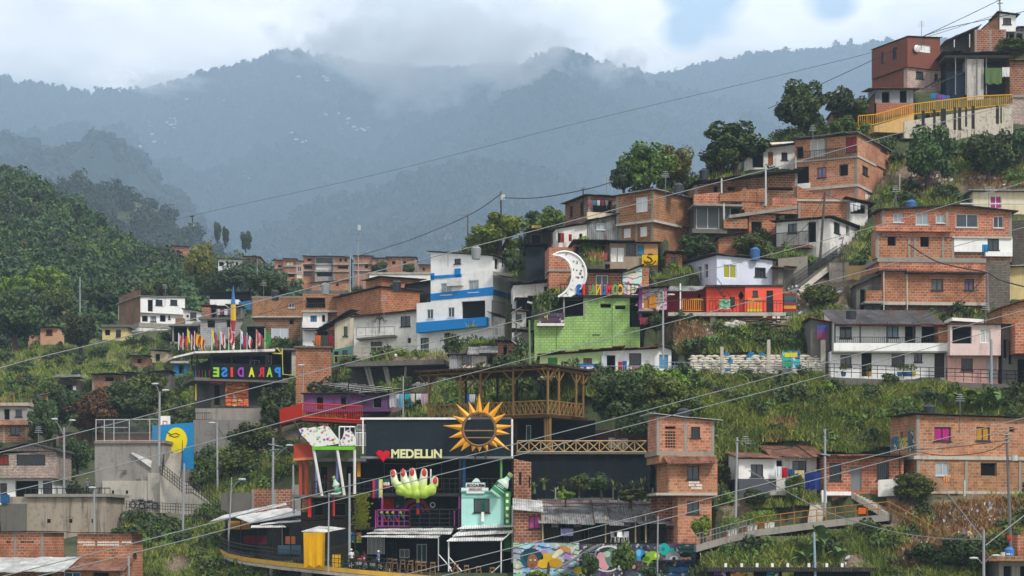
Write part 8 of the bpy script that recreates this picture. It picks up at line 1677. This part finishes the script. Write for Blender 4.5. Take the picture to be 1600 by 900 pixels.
def frond_plant(label, px, pyb, w, h, n, m, D=None, wide=.16, name='banana_plant', cat='plant', group='banana plants', droop=.5):
    D = D or DB(px, pyb); k = px2m(1, D); o = thing(name, label, cat, P(px, pyb, D), 0, group); r_ = random.Random(px); L0 = h * k
    MB().tube([(0, 0, -.4), (0, 0, L0 * (.45 if wide > .1 else .1))], [.14, .09], 6).build('stem', mat('5a6a3a', 'wood'), o); m_ = MB()
    for i in range(n):
        a = i * 2.4 + r_.uniform(-.3, .3); L = L0 * r_.uniform(.55, .9); el = r_.uniform(.5, 1.3); base = Vector((0, 0, L0 * (r_.uniform(.2, .45) if wide > .1 else .06))); dx = Vector((math.cos(a), math.sin(a), 0)); sd = Vector((-math.sin(a), math.cos(a), 0)); prev = None
        for j in range(8):
            f = j / 7; p = base + dx * (L * f * math.cos(el)) * (w / h) + Vector((0, 0, L * (math.sin(el) * f - droop * f * f))); wd = L * wide * math.sin(min(1, f * 1.05 + .06) * math.pi) + .01; c = (p + sd * wd + Vector((0, 0, wd * .35)), p, p - sd * wd + Vector((0, 0, wd * .35)))
            if prev: m_.poly([prev[0], c[0], c[1], prev[1]]); m_.poly([prev[1], c[1], c[2], prev[2]])
            prev = c
    m_.build('leaves', m, o); return o
BAN = mat('4f7040', 'leaf', rough=.5)
for a in (('banana plant with broad leaves below the pale pink house', 1502, 655, 56, 62, 9), ('second banana plant right of the first below the pink house', 1534, 652, 60, 66, 9), ('low banana plant at the right end below the pink house', 1562, 650, 50, 54, 7), ('tall banana plant beside the slim blue grey pole', 1286, 878, 46, 84, 9), ('low banana plant left of the slim blue grey pole', 1262, 892, 60, 56, 8), ('banana plant leaning right of the blue grey pole', 1312, 890, 50, 54, 7)): frond_plant(*a, BAN)
for a in (('spiky agave like plant on the upper garden wall', 912, 766, 30, 26, 16), ('spiky plant at the middle of the black garden wall', 960, 764, 28, 26, 16), ('spiky plant at the right of the black garden wall', 1004, 764, 26, 32, 16)): frond_plant(*a, mat('566a3a', 'leaf'), D=DB(808, 752) - .9, wide=.05, name='spiky_plant', group='spiky plants in the black terrace', droop=.15)
for i, (x, y) in enumerate(((835, 764), (850, 758), (880, 762), (925, 770), (945, 758), (975, 772), (990, 762), (870, 774), (1012, 776))): frond_plant('low spiky plant among the others at the foot of the black garden wall', x, y, 22, 20 + i % 3 * 5, 16, mat(('566a3a', '6a7a3f', '455a30')[i % 3], 'leaf'), D=DB(808, 752) - .9 - (y - 756) * .05, wide=.06, name='spiky_plant', group='low spiky plants at the black wall', droop=.3)
o = thing('climbing_plant', 'yellow green climbing vine on the left edge of the bar building', 'vine', P(563, 828, DBAR - .4)); m_ = MB(); r_ = random.Random(5); k = px2m(1, DBAR)
for i in range(900): x = r_.gauss(0, 5) * k; z = r_.uniform(0, 56) * k; p = Vector((x, r_.uniform(-.4, .2), z)); s = r_.uniform(.1, .2); m_.poly([p, p + Vector((s, .05, s * .4)), p + Vector((s * .8, -.1, s)), p + Vector((-s * .2, -.05, s * .7))])
m_.build('leaves', mat('7d8a2f', 'leaf'), o); MB().tube([(0, .1, -.3), (.3, .1, 1.5), (-.2, .1, 3)], .04, 5).build('stem', BARK, o)
# ---- masses
def scatter(name, label, pts, protos, m, seed, sz, kind='stuff'):
    """pts: N x 3; one mesh of many crowns"""
    r = np.random.RandomState(seed); out = []
    for i, p in enumerate(pts):
        V = protos[r.randint(len(protos))]; a = r.uniform(0, 6.28); s = r.uniform(*sz); c, q = math.cos(a) * s, math.sin(a) * s; W = np.empty_like(V)
        W[..., 0] = V[..., 0] * c - V[..., 1] * q + p[0]; W[..., 1] = V[..., 0] * q + V[..., 1] * c + p[1]; W[..., 2] = V[..., 2] * s * r.uniform(.8, 1.25) + p[2] + s * .45; out.append(W)
    o = bpy.data.objects.new(name, crown_mesh(name, np.concatenate(out), m)); COL.objects.link(o); o['kind'] = kind; o['label'] = label; return o
rs = np.random.RandomState(11)
pro_m = [crown_np(200 + i, 16, 850, .125, .95, .66, (.2, .42)) for i in range(6)]; pro_s = [crown_np(300 + i, 9, 300, .19, .8, .6, (.28, .48)) for i in range(6)]; pro_t = [crown_np(400 + i, 6, 46, .55, 1.3, .5, (.3, .5)) for i in range(5)]
def hillpts(n, p0, p1, d0, d1, fn, seed):
    r = np.random.RandomState(seed); px = r.uniform(p0, p1, n); D = np.sqrt(r.uniform(d0 ** 2, d1 ** 2, n)); z = fn(px, D); return np.stack([(px - 800) / F * D, D, z], -1)
for i, (mk, n, sz) in enumerate((('dark', 520, (2.6, 4.6)), ('blue', 260, (2.4, 4.2)), ('mid', 260, (2.0, 3.8)), ('olive', 110, (1.6, 3.0)), ('bright', 60, (1.6, 2.6)))): scatter('forest', 'mixed green woods covering the left hillside', hillpts(n, -140, 440, 326, 545, hill_z, 20 + i), pro_m, LEAF[mk], 30 + i, sz)
for i, (mk, n) in enumerate((('dark', 90), ('mid', 60))): scatter('undergrowth', 'bushes between the distant houses', hillpts(n, 420, 760, 340, 440, hill_z, 50 + i), pro_s, LEAF[mk], 55 + i, (1.2, 2.4))
for i, (mk, n) in enumerate((('blue', 420), ('dark', 260))): scatter('forest', 'hazy woods on the second ridge', hillpts(n, -100, 430, 1080, 1430, hill2_z, 60 + i), pro_m, LEAF[mk], 65 + i, (6, 11.5))
FORM = mat('2c3d2c', 'leaf')
pts = hillpts(30000, -120, 1720, 2900, 7560, mount_z, 70); pts = pts[pts[:, 2] > 100]; scatter('forest', 'forest covering the far mountains', pts, pro_t, FORM, 71, (8.5, 18))
rp = np.random.RandomState(77); px = rp.uniform(-50, 1650, 1500); dk = np.where((px > 560) & (px < 1000), 5950, 7300) + rp.uniform(-40, 40, 1500); pts = np.stack([(px - 800) / F * dk, dk, mount_z(px, dk)], -1); scatter('treeline', 'row of tall trees along the mountain crest', pts, [crown_np(500 + i, 5, 40, .5, 1.7, .5, (.25, .4)) for i in range(5)], FORM, 78, (12, 27))
# undergrowth on the left slopes and between houses on the right
def slope_pts(n, regs, seed, dens_cut=True):
    r = np.random.RandomState(seed); out = []
    for (x0, x1, y0, y1, k) in regs:
        m = int(n * k); px = r.uniform(x0, x1, m); py_ = r.uniform(y0, y1, m); D = np.array([DB(a, b) for a, b in zip(px, py_)]); x = (px - 800) / F * D; ok = np.ones(m, bool)
        if dens_cut:
            for (cx, cy, rx, ry) in SOIL: ok &= np.hypot((px - cx) / rx, (py_ - cy) / ry) > r.uniform(.55, 1.15, m)
        for (ox, oy, ux, uy, u0, u1, v0, v1, zb, vw) in FA:
            u = (x - ox) * ux + (D - oy) * uy; v = -(x - ox) * uy + (D - oy) * ux; ok &= ~((u > u0 - .5) & (u < u1 + .5) & (v > vw - 1.5) & (v < v1))
        z = near_z(px, D); out.append(np.stack([x, D, z], -1)[ok])
    return np.concatenate(out)
LEFTR = [(-60, 480, 530, 620, 1.0), (-60, 330, 600, 700, .9), (90, 340, 640, 780, .5), (160, 345, 800, 900, .25), (300, 480, 690, 770, .5), (220, 345, 805, 860, .2), (420, 660, 560, 650, .15), (700, 860, 560, 600, .1), (1180, 1340, 200, 260, .3), (1400, 1600, 220, 320, .5), (1050, 1140, 365, 410, .3), (1140, 1200, 370, 410, .3), (1000, 1110, 500, 560, .3), (1100, 1290, 520, 560, .2), (915, 1090, 590, 700, 1.0), (820, 1020, 720, 790, .4), (1120, 1600, 600, 640, .1), (1090, 1600, 790, 905, .8), (320, 560, 880, 930, .5), (1560, 1640, 600, 650, .2), (940, 1100, 260, 330, .5), (720, 860, 360, 420, .4), (480, 1640, 180, 800, 6)]
for i, (mk, n, sz) in enumerate((('dark', 120, (.6, 1.4)), ('mid', 90, (.5, 1.2)), ('olive', 34, (.4, .9)), ('bright', 28, (.4, .9)))): scatter('undergrowth', 'bushes and scrub between the houses', slope_pts(n, LEFTR, 90 + i), pro_s, LEAF[mk], 95 + i, sz)
def grass(name, label, pts, m, seed, hgt, wid=.05, per=9):
    r = np.random.RandomState(seed); n = len(pts); P0 = np.repeat(pts, per, 0) + r.normal(size=(n * per, 3)) * (.3, .3, 0); N = len(P0); a = r.uniform(0, 6.28, N); h_ = hgt * r.uniform(.4, 1.25, N) * np.repeat(r.uniform(.6, 1.3, n), per); w_ = wid * r.uniform(.6, 1.5, N)
    dx = np.stack([np.cos(a), np.sin(a), np.zeros(N)], -1); ln = r.normal(size=(N, 3)) * .35; ln[:, 2] = 0; b0 = P0 - dx * w_[:, None]; b1 = P0 + dx * w_[:, None]; md = P0 + ln * (h_ * .45)[:, None]; md[:, 2] += h_ * .6; tp = P0 + ln * (h_ * 1.3)[:, None]; tp[:, 2] += h_
    V = np.stack([b0, b1, md + dx * w_[:, None] * .7, md - dx * w_[:, None] * .7], 1).reshape(-1, 3); T = np.stack([md - dx * w_[:, None] * .7, md + dx * w_[:, None] * .7, tp + dx * .012, tp - dx * .012], 1).reshape(-1, 3)
    V = np.concatenate([V, T]); o = bpy.data.objects.new(name, mesh_np(name, V, np.arange(len(V)).reshape(-1, 4), m)); COL.objects.link(o); o['kind'] = 'stuff'; o['label'] = label; return o
GR = [(1085, 1640, 590, 665, 1.4), (1090, 1640, 640, 720, 1.1), (1095, 1600, 800, 910, 1.2), (160, 350, 800, 905, .5), (300, 470, 690, 790, .5), (-60, 480, 530, 640, .6), (1390, 1600, 250, 330, .5), (1000, 1300, 500, 560, .5), (320, 600, 890, 930, .3), (1240, 1310, 455, 500, .25), (860, 930, 590, 650, .25), (820, 1020, 740, 790, .2), (1140, 1290, 770, 810, .3), (480, 1640, 200, 800, 3)]
grass('grass', 'tall green grass on the hillside', slope_pts(4600, GR, 101), mat('586d30', 'grass'), 102, .55, .04, 13); grass('grass', 'yellow green grass on the hillside', slope_pts(2800, GR, 103), mat('7c8844', 'grass'), 104, .6, .04, 13)
grass('dry_grass', 'dry brown cut stalks on the slope', slope_pts(900, [(1395, 1600, 780, 880, 1.6), (1195, 1235, 655, 700, .25), (1040, 1110, 500, 545, .5), (860, 920, 745, 775, .2), (1420, 1600, 270, 315, .4)], 105, False), mat('86704a', 'grass'), 106, .5)
# litter, stones and planks on the bare banks
pt = slope_pts(500, [(1395, 1600, 790, 880, 1), (1230, 1345, 415, 500, .7), (1040, 1120, 500, 550, .4), (1420, 1600, 255, 320, .8), (1120, 1240, 495, 520, .3), (840, 960, 735, 785, .4), (1080, 1400, 805, 900, .4), (600, 760, 555, 600, .4)], 120, False); r_ = random.Random(8); lm = MB()
for p in pt:
    a = Vector((r_.uniform(.1, .3), r_.uniform(-.1, .1), r_.uniform(.02, .12))) * r_.uniform(.5, 1.6); b = Vector((r_.uniform(-.1, .1), .2, .1)); c = Vector(p) + Vector((0, 0, .2)); lm.cur = r_.choice((0, 0, 1, 2, 2, 3)); u = Vector((0, 0, r_.uniform(.05, .2)))
    lm.hexa([c, c + a, c + a + b, c + b], [c + u, c + a + u, c + a + b + u, c + b + u])
lo = lm.build('litter', [WHITED, mat('6f7f95', 'paint'), CONC, WOOD]); lo['kind'] = 'stuff'
# scattered far white houses on the mountain
fh = MB().box(-9, 9, -5, 5, -3, 3).hexa([(-10, -6, 3), (10, -6, 3), (10, 6, 3), (-10, 6, 3)], [(-9, -.5, 5), (9, -.5, 5), (9, .5, 5), (-9, .5, 5)]).build('mountain_house', WHITE); r_ = random.Random(4); first = True
for i in range(60):
    cx, cy, sx, sy = r_.choice(((245, 215, 25, 25), (335, 180, 45, 18), (275, 195, 14, 8), (520, 190, 20, 14), (560, 206, 28, 3), (500, 130, 20, 8), (390, 285, 12, 4), (470, 230, 14, 10)))
    px_, py_ = r_.gauss(cx, sx * .6), r_.gauss(cy, sy * .6); Ds = np.arange(3400, 7480, 24.0); zz = mount_z(np.full_like(Ds, px_), Ds); vis = np.nonzero(zz >= (HY - py_) / F * Ds)[0]
    if len(vis) == 0: continue
    o = fh if first else fh.copy()
    if not first: COL.objects.link(o)
    first = False; o.location = ((px_ - 800) / F * Ds[vis[0]], Ds[vis[0]], zz[vis[0]] + 8); o.rotation_euler = (0, 0, r_.uniform(-.6, .6)); s = r_.uniform(.3, .75); o.scale = (s, s, s); tag(o, 'tiny white house on the far hazy mountainside', 'far house', 'white houses scattered on the mountain')
# ---- far ground
gm = mat('3f4f2c', 'grass'); grid_mesh('hill', hill_z, -600, 900, 6, 318, 640, 4, gm)[0]['kind'] = 'structure'; grid_mesh('hill', hill2_z, -600, 700, 8, 640, 1700, 12, gm)[0]['kind'] = 'structure'
grid_mesh('mountain', mount_z, -700, 2300, 6, 2550, 8840, 37, mat('1f2b21', 'plain', dirt=0))[0]['kind'] = 'structure'
struct(MB().poly([(-10000, -400, -34), (10000, -400, -34), (10000, 9000, -34), (-10000, 9000, -34)]).build('ground', gm))
# ================================================================ AIR, SKY, LIGHT, CAMERA
me = MB().box(-10100, 10100, -500, 9100, -35.2, 1990)
hzm = bpy.data.materials.new('haze'); hzm.use_nodes = True; nt = hzm.node_tree; nt.nodes.clear(); ou = nt.nodes.new('ShaderNodeOutputMaterial'); pv = nt.nodes.new('ShaderNodeVolumePrincipled'); pv.inputs['Color'].default_value = (.48, .63, .81, 1); pv.inputs['Density'].default_value = 2.1e-4; pv.inputs['Anisotropy'].default_value = .1; nt.links.new(pv.outputs[0], ou.inputs['Volume'])
hz = me.build('haze', hzm); hz['kind'] = 'stuff'

# low cloud clinging to the crest
mm_ = bpy.data.materials.new('mist'); mm_.use_nodes = True; nt = mm_.node_tree; nt.nodes.clear(); ou = nt.nodes.new('ShaderNodeOutputMaterial'); pv = nt.nodes.new('ShaderNodeVolumePrincipled'); pv.inputs['Color'].default_value = (.98, .98, .98, 1); nt.links.new(pv.outputs[0], ou.inputs['Volume'])
class MT(NT):
    def __init__(s, t): s.t = t
t = MT(nt); tc = t.n('ShaderNodeTexCoord'); ln = t.n('ShaderNodeVectorMath', operation='LENGTH'); t.l(tc.outputs['Object'], ln.inputs[0]); n_ = t.noise(t.mapped(tc.outputs['Object'], (3.2, 1.2, 2.0)), 1.0, 5, .6)
f = t.math('SUBTRACT', t.math('ADD', .62, t.math('MULTIPLY', t.math('SUBTRACT', n_, .5), 2.2)), ln.outputs['Value']); t.l(t.math('MULTIPLY', t.math('MAXIMUM', f, 0), .018), pv.inputs['Density'])
for (px_, py_, D_, rx, ry, rz) in ((660, 78, 5610, 510, 323, 190), (800, 84, 5440, 255, 221, 136), (540, 62, 6290, 289, 289, 105), (250, 128, 6290, 221, 204, 44), (960, 100, 5440, 153, 170, 68)):
    m_ = MB().ball((0, 0, 0), 1, 16, 10).build('mist', mm_, smooth=True); m_.location = P(px_, py_, D_); m_.scale = (rx, ry, rz); m_['kind'] = 'stuff'
wd = bpy.data.worlds.new('World'); sc.world = wd; wd.use_nodes = True; nt = wd.node_tree; bg = nt.nodes['Background']
class WT(NT):
    def __init__(s, t): s.t = t
t = WT(nt); sky = t.n('ShaderNodeTexSky', sky_type='NISHITA'); sky.sun_disc = False; sky.sun_elevation = R(52); sky.sun_rotation = R(140); sky.air_density = 1.5; sky.dust_density = 2
tc = t.n('ShaderNodeTexCoord'); g = tc.outputs['Generated']
n1 = t.noise(t.mapped(g, (5, 5, 11), (.7, .2, .1)), 1.6, 7, .55); n2 = t.noise(t.mapped(g, (9, 9, 16), (3.1, .2, 4.1)), 1.5, 8, .6)
CLOUD_HI, CLOUD_LO = (14.4, 13.9, 13.4), (7.4, 7.6, 7.9)
cl = t.mix(t.math('ADD', t.math('MULTIPLY', t.ramp(n1, .38, .60), .7), t.math('MULTIPLY', t.ramp(n2, .40, .60), .3)), CLOUD_LO, CLOUD_HI)
# breaks in the cloud: blue sky round two directions
def hole(px, py, rad):
    d = Vector(((px - 800) / F, 1, (HY - py) / F)).normalized(); q = t.n('ShaderNodeVectorMath', operation='DISTANCE'); t.l(g, q.inputs[0]); q.inputs[1].default_value = d; return t.math('SUBTRACT', 1, t.math('DIVIDE', q.outputs['Value'], rad))
hs = t.math('MAXIMUM', t.math('MAXIMUM', hole(1298, -4, .016), hole(1105, -2, .022)), hole(1075, 40, .013))
hs = t.math('ADD', hs, t.math('MULTIPLY', t.math('SUBTRACT', n2, .5), 2.2))
sk = t.mix(.6, sky.outputs[0], (7.2, 9.6, 12.4))
dp = t.n('ShaderNodeVectorMath', operation='DOT_PRODUCT'); t.l(g, dp.inputs[0]); dp.inputs[1].default_value = (.12, .95, .28)
fr_ = t.n('ShaderNodeMapRange'); t.l(dp.outputs['Value'], fr_.inputs[0]); fr_.inputs[1].default_value = .55; fr_.inputs[3].default_value = .62; fr_.inputs[4].default_value = 1.3   # brighter sunlit cloud ahead
vm = t.n('ShaderNodeVectorMath', operation='SCALE'); t.l(t.mix(t.ramp(hs, .05, .55), cl, sk), vm.inputs[0]); t.l(fr_.outputs[0], vm.inputs['Scale']); t.l(vm.outputs[0], bg.inputs['Color']); bg.inputs['Strength'].default_value = .1
sun = bpy.data.lights.new('sun', 'SUN'); sun.energy = 2.3; sun.angle = R(9); sun.color = (1, .96, .90); so = bpy.data.objects.new('sun', sun); COL.objects.link(so)
sd = Vector((.55, -.55, .78)).normalized(); so.rotation_euler = sd.to_track_quat('Z', 'Y').to_euler()
cam = bpy.data.cameras.new('camera'); cam.sensor_width = 36; cam.lens = F / 1600 * 36; cam.shift_y = (HY - 450) / 1600; cam.clip_start = 1; cam.clip_end = 30000; co = bpy.data.objects.new('camera', cam); COL.objects.link(co); co.rotation_euler = (R(90), 0, 0); sc.camera = co
vs_ = sc.view_settings; sc.display_settings.display_device = 'sRGB'; vs_.view_transform = 'Standard'; vs_.look = 'None'; vs_.exposure = .8; vs_.gamma = 1; vs_.use_curve_mapping = False
cy = sc.cycles; cy.max_bounces = 6; cy.diffuse_bounces = 3; cy.glossy_bounces = 2; cy.transmission_bounces = 2; cy.volume_bounces = 3; cy.transparent_max_bounces = 4; cy.use_denoising = True
bpy.context.view_layer.update()
